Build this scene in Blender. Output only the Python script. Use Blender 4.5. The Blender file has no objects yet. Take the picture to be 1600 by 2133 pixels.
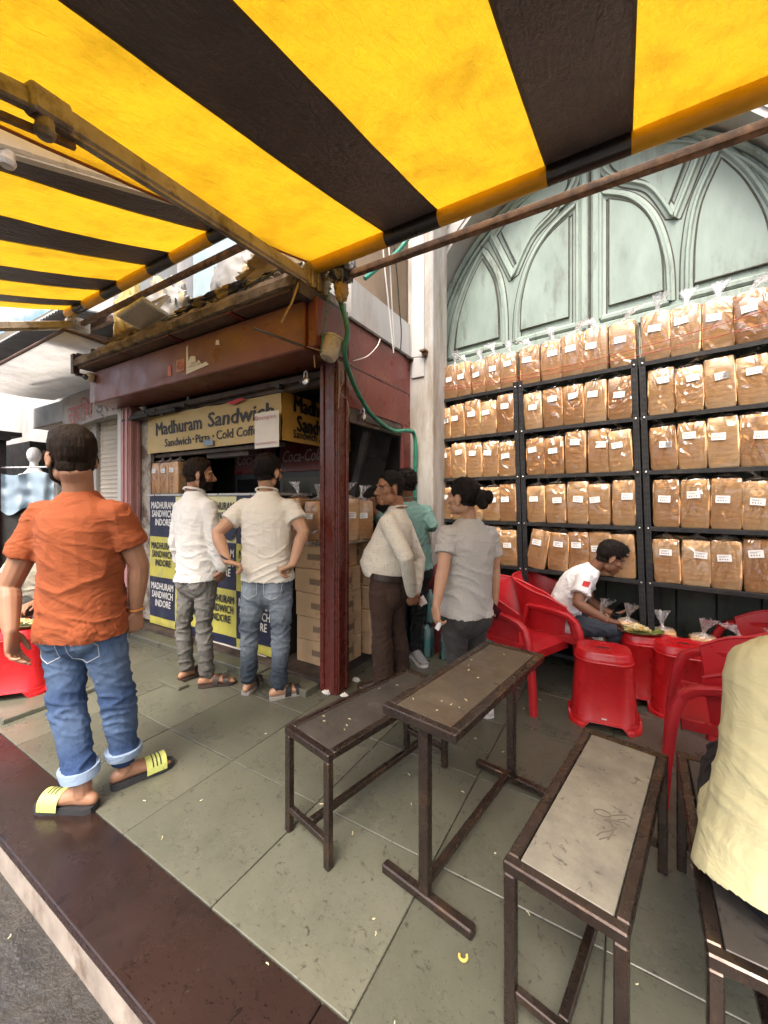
import bpy, bmesh, math, random
import numpy as np
from mathutils import Vector, Matrix, noise
random.seed(7)
sc = bpy.context.scene
COL = sc.collection
R = math.radians
# ------------------------------------------------------------------ camera, sky, sun, exposure
CAMH, FPX, CX, HY = 1.40, 830.0, 800.0, 1040.0
cd = bpy.data.cameras.new('camera'); cam = bpy.data.objects.new('camera', cd); COL.objects.link(cam)
cam.location = (0, 0, CAMH); cam.rotation_euler = (R(90), 0, 0)
cd.sensor_fit = 'HORIZONTAL'; cd.sensor_width = 36; cd.lens = 36*FPX/1600
cd.shift_y = -26.5/1600; cd.clip_start = 0.02; cd.clip_end = 600
sc.camera = cam
w = bpy.data.worlds.new('World'); sc.world = w; w.use_nodes = True
wn = w.node_tree.nodes; wl = w.node_tree.links
sky = wn.new('ShaderNodeTexSky'); sky.sky_type = 'NISHITA'; sky.sun_disc = False
SUN_EL, SUN_ROT = 58, 200
sky.sun_elevation = R(SUN_EL); sky.sun_rotation = R(SUN_ROT)
sky.dust_density = 6.0; sky.air_density = 1.0; sky.ozone_density = 0.6
wl.new(sky.outputs[0], wn['Background'].inputs[0]); wn['Background'].inputs[1].default_value = 0.15
sd = bpy.data.lights.new('sun', 'SUN'); sd.energy = 1.5; sd.angle = R(25); sd.color = (1, .96, .9)
sun = bpy.data.objects.new('sun', sd); COL.objects.link(sun)
# sky sun_rotation is clockwise from +Y seen from above
sdir = Vector((math.sin(R(SUN_ROT))*math.cos(R(SUN_EL)), math.cos(R(SUN_ROT))*math.cos(R(SUN_EL)), math.sin(R(SUN_EL))))
sun.rotation_euler = sdir.to_track_quat('Z', 'Y').to_euler(); sun.location = (-3, -6, 9)
vs = sc.view_settings; vs.view_transform = 'Standard'; vs.look = 'None'; vs.gamma = 1.0; vs.use_curve_mapping = False
vs.exposure = 1.6
sc.cycles.max_bounces = 6; sc.cycles.diffuse_bounces = 4; sc.cycles.glossy_bounces = 3; sc.cycles.transparent_max_bounces = 10; sc.cycles.use_adaptive_sampling = True; sc.cycles.adaptive_threshold = .03; sc.cycles.caustics_reflective = False
sc.cycles.use_denoising = True
# ------------------------------------------------------------------ frames
# street frame: s along the kerb (towards the camera's right), n away from the street; wall frame: t along the arched wall, b into it
SA = math.atan2(-.515, .857); WA = math.atan2(-.645, .764)
WC = Vector((1.802, 3.495, 0))
def S(s, n, z=0): return Vector((.857*s+.515*n, -.515*s+.857*n, z))
def W(t, b, z=0): return Vector((WC.x+.764*t+.645*b, WC.y-.645*t+.764*b, z))
def px(u, v, Y): return Vector(((u-CX)/FPX*Y, Y, CAMH-(v-HY)/FPX*Y))
def gr(u, v, z=0): return px(u, v, (CAMH-z)*FPX/(v-HY))
# ------------------------------------------------------------------ mesh builder
class MB:
    def __init__(s): s.v = []; s.f = []; s.m = []; s.cm = 0
    def add(s, vs_, fs):
        o = len(s.v); s.v += [tuple(x) for x in vs_]
        for f in fs: s.f.append(tuple(i+o for i in f)); s.m.append(s.cm)
        return s
    def box(s, a, b, bev=0, mat=None):
        x0,y0,z0 = [min(p,q) for p,q in zip(a,b)]; x1,y1,z1 = [max(p,q) for p,q in zip(a,b)]
        T = (lambda p: mat @ Vector(p)) if mat is not None else (lambda p: p)
        if bev <= 0:
            vs_ = [(x0,y0,z0),(x1,y0,z0),(x1,y1,z0),(x0,y1,z0),(x0,y0,z1),(x1,y0,z1),(x1,y1,z1),(x0,y1,z1)]
            return s.add([T(p) for p in vs_], [(0,3,2,1),(4,5,6,7),(0,1,5,4),(1,2,6,5),(2,3,7,6),(3,0,4,7)])
        e = min(bev, (x1-x0)*.45, (y1-y0)*.45, (z1-z0)*.45); vs_ = []; idx = {}
        X=(x0,x1); Y=(y0,y1); Z=(z0,z1)
        for i in (0,1):
            for j in (0,1):
                for k in (0,1):
                    sx,sy,sz = (1-2*i)*e,(1-2*j)*e,(1-2*k)*e
                    for a_,p in enumerate(((X[i],Y[j]+sy,Z[k]+sz),(X[i]+sx,Y[j],Z[k]+sz),(X[i]+sx,Y[j]+sy,Z[k]))):
                        idx[i,j,k,a_] = len(vs_); vs_.append(T(p))
        fs = []
        c4 = ((0,0),(1,0),(1,1),(0,1))
        for i in (0,1):
            q = [idx[i,a,b_,0] for a,b_ in c4]; fs.append(q if i else q[::-1])
            q = [idx[a,i,b_,1] for a,b_ in c4]; fs.append(q[::-1] if i else q)
            q = [idx[a,b_,i,2] for a,b_ in c4]; fs.append(q if i else q[::-1])
        for j in (0,1):
            for k in (0,1):
                q=[idx[0,j,k,1],idx[1,j,k,1],idx[1,j,k,2],idx[0,j,k,2]]; fs.append(q if (j!=k) else q[::-1])
                q=[idx[j,0,k,0],idx[j,1,k,0],idx[j,1,k,2],idx[j,0,k,2]]; fs.append(q if (j==k) else q[::-1])
                q=[idx[j,k,0,0],idx[j,k,1,0],idx[j,k,1,1],idx[j,k,0,1]]; fs.append(q if (j!=k) else q[::-1])
        for i in (0,1):
            for j in (0,1):
                for k in (0,1):
                    q=[idx[i,j,k,0],idx[i,j,k,1],idx[i,j,k,2]]; fs.append(q if (i+j+k)%2==1 else q[::-1])
        return s.add(vs_, fs)
    def bar(s, p, q, wd, ht, up=(0,0,1), bev=0):
        p=Vector(p); q=Vector(q); d=(q-p); L=d.length; d.normalize(); up=Vector(up)
        x=d.cross(up)
        if x.length<1e-4: x=d.cross(Vector((0,1,0)))
        x.normalize(); z=x.cross(d)
        M_=Matrix((( x.x,d.x,z.x,p.x),(x.y,d.y,z.y,p.y),(x.z,d.z,z.z,p.z),(0,0,0,1)))
        return s.box((-wd/2,0,-ht/2),(wd/2,L,ht/2),bev,M_)
    def tube(s, path, r, n=8, caps=True, flat=None):
        P=[Vector(p) for p in path]; k=len(P)
        rs = r if isinstance(r,(list,tuple)) else [r]*k
        t0=(P[1]-P[0]).normalized(); up=Vector((0,0,1)) if abs(t0.z)<.9 else Vector((0,1,0))
        x=t0.cross(up).normalized(); vs_=[]; fs=[]
        for i,p in enumerate(P):
            t=(P[min(i+1,k-1)]-P[max(i-1,0)]).normalized()
            x=(x-t*x.dot(t)).normalized(); y=t.cross(x)
            for j in range(n):
                a=2*math.pi*j/n; fl=flat or 1
                vs_.append(p+x*math.cos(a)*rs[i]+y*math.sin(a)*rs[i]*fl)
        for i in range(k-1):
            for j in range(n):
                a=i*n+j; b=i*n+(j+1)%n; fs.append((a,b,b+n,a+n))
        if caps: fs.append(tuple(range(n))[::-1]); fs.append(tuple(range((k-1)*n,k*n)))
        return s.add(vs_,fs)
    def lathe(s, prof, n=20, c=(0,0,0), mat=None):
        vs_=[];fs=[];k=len(prof); T=(lambda p: mat@Vector(p)) if mat is not None else (lambda p:p)
        for r_,z in prof:
            for j in range(n):
                a=2*math.pi*j/n; vs_.append(T((c[0]+r_*math.cos(a),c[1]+r_*math.sin(a),c[2]+z)))
        for i in range(k-1):
            for j in range(n):
                a=i*n+j;b=i*n+(j+1)%n; fs.append((a,b,b+n,a+n))
        fs.append(tuple(range(n))[::-1]); fs.append(tuple(range((k-1)*n,k*n)))
        return s.add(vs_,fs)
    def prism(s, poly, a, b, T=lambda x,y,h:(x,y,h)):
        n=len(poly); vs_=[T(x,y,a) for x,y in poly]+[T(x,y,b) for x,y in poly]
        fs=[tuple(range(n))[::-1],tuple(range(n,2*n))]+[(i,(i+1)%n,n+(i+1)%n,n+i) for i in range(n)]
        return s.add(vs_,fs)
    def quad(s, a,b,c,d): return s.add([a,b,c,d],[(0,1,2,3)])
    def grid(s, fn, nu, nv):
        vs_=[fn(i/nu,j/nv) for j in range(nv+1) for i in range(nu+1)]
        return s.add(vs_,[(j*(nu+1)+i,j*(nu+1)+i+1,(j+1)*(nu+1)+i+1,(j+1)*(nu+1)+i) for j in range(nv) for i in range(nu)])
    def mesh(s, name, mats, smooth=0, off=None):
        me=bpy.data.meshes.new(name)
        v=s.v if off is None else [(x-off[0],y-off[1],z-off[2]) for x,y,z in s.v]
        me.from_pydata(v,[],s.f)
        for m in (mats if isinstance(mats,(list,tuple)) else [mats]): me.materials.append(m)
        if any(s.m): me.polygons.foreach_set('material_index',s.m)
        if smooth:
            me.polygons.foreach_set('use_smooth',[True]*len(me.polygons)); me.set_sharp_from_angle(angle=R(smooth))
        me.update(); return me
def fix_normals(me):
    bm=bmesh.new(); bm.from_mesh(me); bmesh.ops.recalc_face_normals(bm,faces=bm.faces); bm.to_mesh(me); bm.free()
def ob(name, me, parent=None, loc=None, rz=0, **props):
    o=bpy.data.objects.new(name, me); COL.objects.link(o)
    if parent is not None: o.parent=parent
    if loc is not None: o.location=loc
    if rz: o.rotation_euler=(0,0,rz)
    for k,v in props.items(): o[k]=v
    return o
class Thing:
    """an Empty at the thing's base in a frame; parts are given in frame coordinates"""
    def __init__(s, name, label, cat, base=(0,0,0), frame='w', group=None, rz=None, kind=None):
        s.base=base; f={'w':(lambda a,b,c:Vector((a,b,c)),0),'s':(S,SA),'a':(W,WA)}[frame]
        s.o=bpy.data.objects.new(name,None); COL.objects.link(s.o); s.o.empty_display_size=.1
        s.o.location=f[0](*base); s.o.rotation_euler=(0,0,f[1] if rz is None else rz)
        if kind: s.o['kind']=kind
        else: s.o['label']=label; s.o['category']=cat
        if group: s.o['group']=group
    def part(s, name, mb, mats, smooth=0, parent=None, fix=True, local=False, **props):
        me=mb.mesh(name,mats,smooth,None if local else s.base)
        if fix: fix_normals(me)
        return ob(name,me,parent or s.o,**props)
def single(name, mb, mats, label, cat, base=(0,0,0), frame='w', smooth=0, group=None, fix=True, kind=None):
    f={'w':(lambda a,b,c:Vector((a,b,c)),0),'s':(S,SA),'a':(W,WA)}[frame]
    me=mb.mesh(name,mats,smooth,base)
    if fix: fix_normals(me)
    o=ob(name,me,None,f[0](*base),f[1])
    if kind: o['kind']=kind
    if label: o['label']=label
    if cat: o['category']=cat
    if group: o['group']=group
    return o
# ------------------------------------------------------------------ materials
def C(*c): return (c[0],c[1],c[2],1)
class NT:
    def __init__(s,name):
        s.m=bpy.data.materials.new(name); s.m.use_nodes=True; s.t=s.m.node_tree; s.n=s.t.nodes; s.b=s.n['Principled BSDF']; s.out=s.n['Material Output']
        s.tc=None
    def new(s,t,**kw):
        n=s.n.new('ShaderNode'+t)
        for k,v in kw.items():
            if k.startswith('i_'):
                key=k[2:]; key=int(key) if key.isdigit() else key
                n.inputs[key].default_value=v
            else: setattr(n,k,v)
        return n
    def l(s,a,b): s.t.links.new(a,b); return s
    def co(s,scale=None,kind='Object'):
        if s.tc is None: s.tc=s.new('TexCoord')
        o=s.tc.outputs[kind]
        if scale is not None:
            m=s.new('Mapping'); m.inputs['Scale'].default_value=scale; s.l(o,m.inputs[0]); o=m.outputs[0]
        return o
    def noise(s,sc_,detail=5,rough=.55,scale=None,dist=0,kind='Object'):
        n=s.new('TexNoise'); n.inputs['Scale'].default_value=sc_; n.inputs['Detail'].default_value=detail
        n.inputs['Roughness'].default_value=rough; n.inputs['Distortion'].default_value=dist
        s.l(s.co(scale,kind),n.inputs['Vector']); return n.outputs['Fac']
    def ramp(s,fac,stops):
        r=s.new('ValToRGB'); e=r.color_ramp.elements
        while len(e)<len(stops): e.new(.5)
        for el,(p,c) in zip(e,stops):
            el.position=p; el.color=c if len(c)==4 else (*c,1)
        s.l(fac,r.inputs[0]); return r.outputs[0]
    def mix(s,fac,a,b,mode='MIX'):
        n=s.new('Mix',data_type='RGBA',blend_type=mode)
        for sk,x in ((n.inputs[0],fac),(n.inputs[6],a),(n.inputs[7],b)):
            if isinstance(x,(int,float)): sk.default_value=x
            elif isinstance(x,tuple): sk.default_value=x if len(x)==4 else (*x,1)
            else: s.l(x,sk)
        return n.outputs[2]
    def math(s,op,a,b=None):
        n=s.new('Math',operation=op)
        for sk,x in ((n.inputs[0],a),(n.inputs[1],b)):
            if x is None: continue
            if isinstance(x,(int,float)): sk.default_value=x
            else: s.l(x,sk)
        return n.outputs[0]
    def bump(s,h,strength=.3,dist=.01,prev=None):
        b=s.new('Bump'); b.inputs['Strength'].default_value=strength; b.inputs['Distance'].default_value=dist
        s.l(h,b.inputs['Height'])
        if prev is not None: s.l(prev,b.inputs['Normal'])
        return b.outputs[0]
    def set(s,**kw):
        for k,v in kw.items():
            key={'col':'Base Color','rough':'Roughness','metal':'Metallic','spec':'Specular IOR Level','n':'Normal','coat':'Coat Weight','trans':'Transmission Weight','alpha':'Alpha','sheen':'Sheen Weight','sss':'Subsurface Weight','em':'Emission Color','ems':'Emission Strength'}[k]
            sk=s.b.inputs[key]
            if isinstance(v,(int,float)): sk.default_value=v
            elif isinstance(v,tuple): sk.default_value=v if len(v)==4 or key=='Normal' else (*v,1)
            else: s.l(v,sk)
        return s
def mul(c,k): return tuple(min(1,x*k) for x in c[:3])
def pm(name,col,rough=.55,var=.2,vsc=5,bump=.15,bsc=60,col2=None,metal=0,spec=.5,rand=0,rvar=.15,stretch=None,bd=.004,dirt=None,dsc=2.5,dth=.55,coat=0):
    t=NT(name)
    f=t.noise(vsc,6,.6,stretch)
    c=t.ramp(f,[(.3,mul(col,1-var)),(.7,mul(col2 or col,1+var))])
    if dirt:
        g=t.noise(dsc,8,.7,stretch); m=t.ramp(g,[(dth-.08,(0,0,0)),(dth+.1,(1,1,1))]); c=t.mix(m,c,dirt)
    if rand:
        oi=t.new('ObjectInfo'); k=t.math('ADD',t.math('MULTIPLY',oi.outputs['Random'],2*rand),1-rand)
        cb=t.new('CombineColor'); [t.l(k,cb.inputs[i]) for i in range(3)]
        c=t.mix(1.0,c,cb.outputs[0],'MULTIPLY')
    t.set(col=c,metal=metal,spec=spec,coat=coat)
    r=t.noise(vsc*2.3,4)
    rr=t.ramp(r,[(.3,(max(0,rough-rvar),)*3),(.7,(min(1,rough+rvar),)*3)]); t.set(rough=rr)
    if bump: t.set(n=t.bump(t.noise(bsc,5,.6,stretch),bump,bd))
    return t.m
# ------------------------------------------------------------------ flat print
def text_geo(body, size=1.0, bold=0, xs=1.0, shear=0, align='CENTER', sp=1.0, line=1.0):
    cu=bpy.data.curves.new('t','FONT'); cu.body=body; cu.size=size; cu.align_x=align; cu.align_y='CENTER'; cu.shear=shear
    cu.space_character=sp; cu.space_line=line; cu.resolution_u=2; cu.fill_mode='FRONT'
    o=bpy.data.objects.new('t',cu); COL.objects.link(o); dg=bpy.context.evaluated_depsgraph_get()
    me=bpy.data.meshes.new_from_object(o.evaluated_get(dg))
    v=[(p.co.x*xs,p.co.y) for p in me.vertices]; f=[tuple(p.vertices) for p in me.polygons]
    bpy.data.objects.remove(o); bpy.data.curves.remove(cu); bpy.data.meshes.remove(me)
    if bold:
        n=len(v); V=[];F=[]
        for k,(dx,dy) in enumerate(((0,0),(-bold,0),(bold,0),(0,-bold*.6),(0,bold*.6))): V+=[(x+dx,y+dy,k*.00025) for x,y in v]; F+=[tuple(i+k*n for i in q) for q in f]
        return V,F
    return [(x,y,0) for x,y in v],f
def put_text(mb, body, org, ex, ey, **kw):
    """print letters on a plane through org with axes ex (reading direction) and ey (up)"""
    v,f=text_geo(body,**kw); org=Vector(org); ex=Vector(ex); ey=Vector(ey)
    nn=ex.cross(ey); mb.add([org+ex*x+ey*y+nn*h for x,y,h in v],f); return mb
# ------------------------------------------------------------------ materials of the place
def stone_mat(name,c1,c2,dark,rough,rand,spec=.5,wet=.12,fleck=True):
    t=NT(name)
    f=t.noise(2.2,7,.65,kind='Object'); oi=t.new('ObjectInfo')
    c=t.ramp(f,[(.28,c1),(.72,c2)])
    k=t.math('ADD',t.math('MULTIPLY',oi.outputs['Random'],2*rand),1-rand)
    cb=t.new('CombineColor'); [t.l(k,cb.inputs[i]) for i in range(3)]
    c=t.mix(1.0,c,cb.outputs[0],'MULTIPLY')
    g=t.noise(14,6,.75,dist=1.5); c=t.mix(t.ramp(g,[(.585,(0,0,0)),(.65,(.8,.8,.8))]),c,dark)
    g2=t.noise(46,4,.7,scale=(1,1.7,1)); c=t.mix(t.ramp(g2,[(.61,(0,0,0)),(.66,(.7,.7,.7))]),c,dark)
    g4=t.noise(1.1,5,.7); c=t.mix(t.ramp(g4,[(.5,(0,0,0)),(.75,(.45,.45,.45))]),c,mul(c1,.55))
    if fleck:
        g3=t.noise(120,2,.5); c=t.mix(t.ramp(g3,[(.70,(0,0,0)),(.74,(.2,.2,.2))]),c,mul(c2,1.6))
    t.set(col=c,spec=spec)
    t.set(rough=t.ramp(t.noise(1.7,6,.7),[(.35,(max(.05,rough-wet),)*3),(.65,(rough+wet,)*3)]))
    t.set(n=t.bump(t.noise(35,6,.7),.25,.004,t.bump(t.noise(5,4),.25,.01)))
    return t.m
M_kota=stone_mat('kota_stone',(.086,.088,.064),(.148,.146,.108),(.034,.030,.022),.34,.16)
M_gran=stone_mat('red_granite',(.016,.0098,.008),(.038,.021,.017),(.008,.006,.005),.22,.08,wet=.16)
M_slabedge=pm('dark_slab_edge',(.035,.02,.018),.3,.3,20,.1)
M_riser=pm('limewashed_riser',(.32,.27,.225),.8,.25,6,.5,30,dirt=(.16,.12,.09),dsc=5,dth=.58)
M_grout=pm('grout',(.10,.09,.07),.8,.3,20,.2)
def road_mat():
    t=NT('wet_road'); f=t.noise(3,8,.7)
    c=t.ramp(f,[(.35,(.018,.017,.016)),(.6,(.045,.038,.03)),(.75,(.09,.072,.052))])
    t.set(col=c,rough=t.ramp(t.noise(2.2,7,.7),[(.42,(.03,)*3),(.75,(.22,)*3)]),spec=.8,coat=.4)
    t.set(n=t.bump(t.noise(30,6,.7),.8,.03,t.bump(t.noise(6,5,.6),1.0,.10))); return t.m
M_road=road_mat()
M_white=pm('stained_white_paint',(.45,.44,.42),.75,.08,3,.25,25,dirt=(.34,.30,.25),dsc=1.6,dth=.60,stretch=(1,1,.35))
M_col=pm('column_limewash',(.39,.37,.34),.8,.14,4,.35,22,dirt=(.24,.20,.15),dsc=3.5,dth=.53,stretch=(1.4,1.4,.3))
M_brown=pm('brown_plaster',(.30,.22,.15),.8,.25,3,.3,20,stretch=(1,1,.3))
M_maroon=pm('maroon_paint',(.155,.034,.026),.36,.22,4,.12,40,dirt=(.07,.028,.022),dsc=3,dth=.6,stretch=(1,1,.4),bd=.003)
M_maroon2=pm('dull_maroon_paint',(.165,.054,.036),.4,.18,2.5,.1,40,dirt=(.13,.04,.027),dsc=2,dth=.58)  # duller, browner maroon for the shutter housing
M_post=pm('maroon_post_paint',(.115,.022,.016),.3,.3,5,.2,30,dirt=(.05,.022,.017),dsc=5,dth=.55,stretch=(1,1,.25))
M_pink=pm('faded_pink_paint',(.42,.22,.22),.55,.15,6,.15,40,dirt=(.25,.12,.11),dsc=5,dth=.6,stretch=(1,1,.3))
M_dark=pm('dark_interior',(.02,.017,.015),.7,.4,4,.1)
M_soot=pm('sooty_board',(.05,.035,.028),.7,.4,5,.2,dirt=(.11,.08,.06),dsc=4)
M_steel=pm('bare_dark_steel',(.075,.055,.045),.28,.3,9,.08,80,dirt=(.14,.085,.05),dsc=7,dth=.6,metal=.75,rvar=.12)
M_bolt=pm('bright_steel',(.55,.54,.52),.3,.1,20,0,metal=.9)
M_blk=pm('black_paint',(.018,.018,.019),.42,.3,8,.1,60)
M_rust=pm('rusty_bar',(.20,.11,.055),.6,.4,10,.3,60,dirt=(.07,.04,.025),dsc=14,dth=.5,metal=.3)
M_conc=pm('crumbling_slab',(.30,.24,.18),.9,.4,7,.8,35,dirt=(.10,.075,.055),dsc=6,dth=.52)
M_wood=pm('old_brown_board',(.13,.075,.05),.7,.4,6,.4,30,stretch=(.4,1,1))
M_paper=pm('paper',(.75,.73,.68),.7,.06,8,.05)
M_ink=pm('black_print',(.012,.012,.013),.5,.1,8,0)
M_wink=pm('white_print',(.75,.74,.70),.6,.05,8,0)
M_red=pm('red_print',(.5,.03,.03),.5,.1,8,0)
# ------------------------------------------------------------------ road, kerb, pavement
mb=MB(); mb.quad(S(-400,-400,0),S(400,-400,0),S(400,400,0),S(-400,400,0))
me=mb.mesh('road',M_road); ob('road',me,None,(0,0,-.185),kind='structure')
N0=.865
kt=Thing('kerb',None,None,(0,.594,-.03),'s',kind='structure')
mb=MB(); mb.box((-12,.612,-.185),(8,.86,-.032)); kt.part('kerb_riser',mb,M_riser)
for i,(a,b) in enumerate(((-9,-6.2),(-6.2,-3.55),(-3.55,-.72),(-.72,1.9),(1.9,4.5))):
    mb=MB(); mb.box((a+.002,.594,-.03),(b-.002,N0-.002,.001),.004); kt.part('kerb_slab',mb,M_gran)
    mb=MB(); mb.box((a+.003,.5915,-.028),(b-.003,.5935,-.004)); kt.part('kerb_slab_edge',mb,M_slabedge)
pv=Thing('pavement',None,None,(0,N0,0),'s',kind='structure')
mb=MB(); mb.box((-12,N0,-.18),(8,6.4,-.012)); pv.part('screed',mb,M_grout)
tile_me=None
for j in range(8):
    for i in range(-10,9):
        s0=-1.795+.582*i; n0=N0+.547*j
        if s0<-7.2 or s0>4.2: continue
        if n0>3.9 and s0<-1.9: continue
        if tile_me is None:
            m_=MB(); m_.box((0,0,-.014),(.5775,.5425,0),.0025); tile_me=m_.mesh('paving_tile',M_kota); fix_normals(tile_me)
        o=ob('paving_tile',tile_me,pv.o,(s0+.002,n0-N0+.002,random.uniform(-.0012,.0012)))
        o.rotation_euler=(random.uniform(-.0015,.0015),random.uniform(-.0015,.0015),0)
# ------------------------------------------------------------------ arched building wall, column, upper walls
bt=Thing('shop_building','pale limewashed building wall with a wide arched recess behind the bread racks','building',(0,-.25,0),'a')
mb=MB(); RA=1.52; ZS=2.98; TC=-.12
arc=[(TC+RA*math.cos(a),ZS+RA*math.sin(a)) for a in np.linspace(0,math.pi,41)]
# wall front face with the arch cut out, plus the reveal
TL,TR,ZT=-1.95,5.0,7.0
out=[]
for x,z in arc:
    d=Vector((x-TC,z-ZS)); k=min(((TR-TC)/d.x if d.x>1e-6 else 1e9),((TL-TC)/d.x if d.x<-1e-6 else 1e9),((ZT-ZS)/d.y if d.y>1e-6 else 1e9)); out.append((TC+d.x*k,ZS+d.y*k))
vs_=[(x,-.25,z) for x,z in arc]+[(x,-.25,z) for x,z in out]; n=len(arc)
mb.add(vs_,[(i,i+1,n+i+1,n+i) for i in range(n-1)])
XR=TC+RA; XL=TC-RA
mb.quad((XR,-.25,0),(TR,-.25,0),(TR,-.25,ZS),(XR,-.25,ZS)); mb.quad((TL,-.25,0),(XL,-.25,0),(XL,-.25,ZS),(TL,-.25,ZS))
rv=[(XR,0)]+arc+[(XL,0)]
for (x,z),(x2,z2) in zip(rv,rv[1:]): mb.quad((x,-.25,z),(x2,-.25,z2),(x2,.06,z2),(x,.06,z))
bt.part('wall',mb,M_white,fix=False)
mb=MB()
for ra,rb,y in ((1.56,1.64,-.262),(1.70,1.73,-.256)):
    for a,b in zip(np.linspace(0,math.pi,49),np.linspace(0,math.pi,49)[1:]):
        p=[(TC+r*math.cos(q),z0,ZS+r*math.sin(q)) for q in (a,b) for r in (ra,rb) for z0 in (y,-.25)]
        mb.quad(p[0],p[2],p[6],p[4]); mb.quad(p[0],p[4],p[5],p[1]); mb.quad(p[2],p[3],p[7],p[6])
bt.part('arch_moulding',mb,M_white,fix=False)
ct=Thing('corner_column','tall stained white column between the kiosk and the bread racks','column',(-1.64,3.42,0),'s')
mb=MB(); mb.box((-1.78,3.40,-.01),(-1.515,3.75,7),.012); ct.part('shaft',mb,M_col)
mb=MB(); mb.box((-1.73,3.385,2.55),(-1.60,3.399,6.9),.004); ct.part('pilaster_strip',mb,M_white)
mb=MB(); mb.box((-1.60,3.36,2.74),(-1.57,3.40,2.78)); mb.box((-1.62,3.33,2.77),(-1.56,3.40,2.785)); ct.part('bracket',mb,M_rust)
# upper storey behind the kiosk
ut=Thing('upper_storey','brown plastered upper wall above the kiosk beside the white column','building',(-3.4,3.0,2.75),'s')
mb=MB(); mb.box((-2.3,2.75,3.0),(-2.05,3.9,6.6)); ut.part('plaster_wall',mb,M_brown)
M_bglass=pm('pale_blue_panel',(.30,.38,.40),.4,.2,3,.1)
mb=MB(); mb.box((-2.75,2.72,3.0),(-2.3,2.78,6.2)); mb.box((-4.4,2.9,2.8),(-2.75,2.95,5.6)); ut.part('blue_panel',mb,M_bglass)
mb=MB(); mb.box((-5.3,2.45,2.75),(-4.72,2.9,6.6)); ut.part('white_pier',mb,M_white)
# ------------------------------------------------------------------ green arched door
def door_mat(name,c1,c2,dark,dth):
    t=NT(name); c=t.ramp(t.noise(3,8,.65,(1,1,.35)),[(.3,c1),(.7,c2)])
    c=t.mix(t.ramp(t.noise(5,8,.75,(1,1,.25)),[(dth,(0,0,0)),(dth+.15,(.8,.8,.8))]),c,dark)
    t.set(col=c,rough=.6,n=t.bump(t.noise(40,5,.6,(1,1,.15)),.3,.004)); return t.m
M_green=door_mat('pale_green_paint',(.165,.215,.185),(.27,.335,.29),(.10,.105,.08),.53)
M_green2=door_mat('pale_green_moulding',(.19,.24,.205),(.30,.365,.315),(.08,.085,.065),.52)
M_gdark=door_mat('grimy_green_board',(.018,.026,.018),(.05,.06,.042),(.012,.011,.009),.5)
M_line=pm('dark_joint',(.05,.048,.036),.8,.3,10,.1)
dt=Thing('arched_door','pale green arched double door with gothic mouldings above the bread racks','door',(0,0,0),'a')
mb=MB(); arc2=[(TC+1.51*math.cos(a),ZS+1.51*math.sin(a)) for a in np.linspace(0,math.pi,49)]
mb.prism([(TC-1.51,2.45)]+arc2[::-1]+[(TC+1.51,2.45)],.03,.06,lambda x,y,h:(x,h,y)); dt.part('door_leaf',mb,M_green)
mb=MB(); mb.box((-1.62,.062,0),(1.62,.12,4.6)); dt.part('plank_light_stop',mb,M_dark)  # unseen box added behind the planks to stop sky light leaking through the gaps
for i in range(13):
    x0=-1.59+i*3.18/13; mb=MB(); mb.box((x0+.004,.028+random.uniform(0,.008),0),(x0+3.18/13-.004,.06,2.449),.004); dt.part('plank',mb,M_gdark)
def pw(u,v,b=0.0):   # photo pixel to a point of the door plane
    ku=(u-CX)/FPX; o=W(0,b); Y=(o.x+.764/.645*o.y)/(ku+.764/.645); p=px(u,v,Y)
    return ((p.x-WC.x)*.764-(p.y-WC.y)*.645, p.z)
def catmull(P,k=6):
    P=[Vector((p[0],p[1],0)) for p in P]; Q=[]
    for i in range(len(P)-1):
        a,b,c,d=P[max(i-1,0)],P[i],P[i+1],P[min(i+2,len(P)-1)]
        for j in range(k):
            t=j/k; Q.append(.5*((2*b)+(c-a)*t+(2*a-5*b+4*c-d)*t*t+(3*b-a-3*c+d)*t**3))
    Q.append(P[-1]); return [(q.x,q.y) for q in Q]
def strip(mb,path,w0,h,y0=.03):
    """raised moulding along a path on the door face: stepped profile towards the viewer"""
    P=[Vector((x,z)) for x,z in path]; k=len(P); prof=((-w0/2,0),(-w0/2,h*.55),(-w0*.22,h),(w0*.22,h),(w0/2,h*.55),(w0/2,0)); vs_=[]
    for i,p in enumerate(P):
        t=(P[min(i+1,k-1)]-P[max(i-1,0)]).normalized(); nn=Vector((-t.y,t.x))
        for o_,hh in prof: q=p+nn*o_; vs_.append((q.x,y0-hh,q.y))
    n=len(prof); mb.add(vs_,[(i*n+j,i*n+j+1,(i+1)*n+j+1,(i+1)*n+j) for i in range(k-1) for j in range(n-1)]+[tuple(range(n)),tuple(range((k-1)*n,k*n))[::-1]])
def mir(P): return [(-x*.86,ZS+(z-ZS)*.94) for x,z in P]
def lef(P): return [(x*1.0,ZS+(z-ZS)*.94) for x,z in P]
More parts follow.
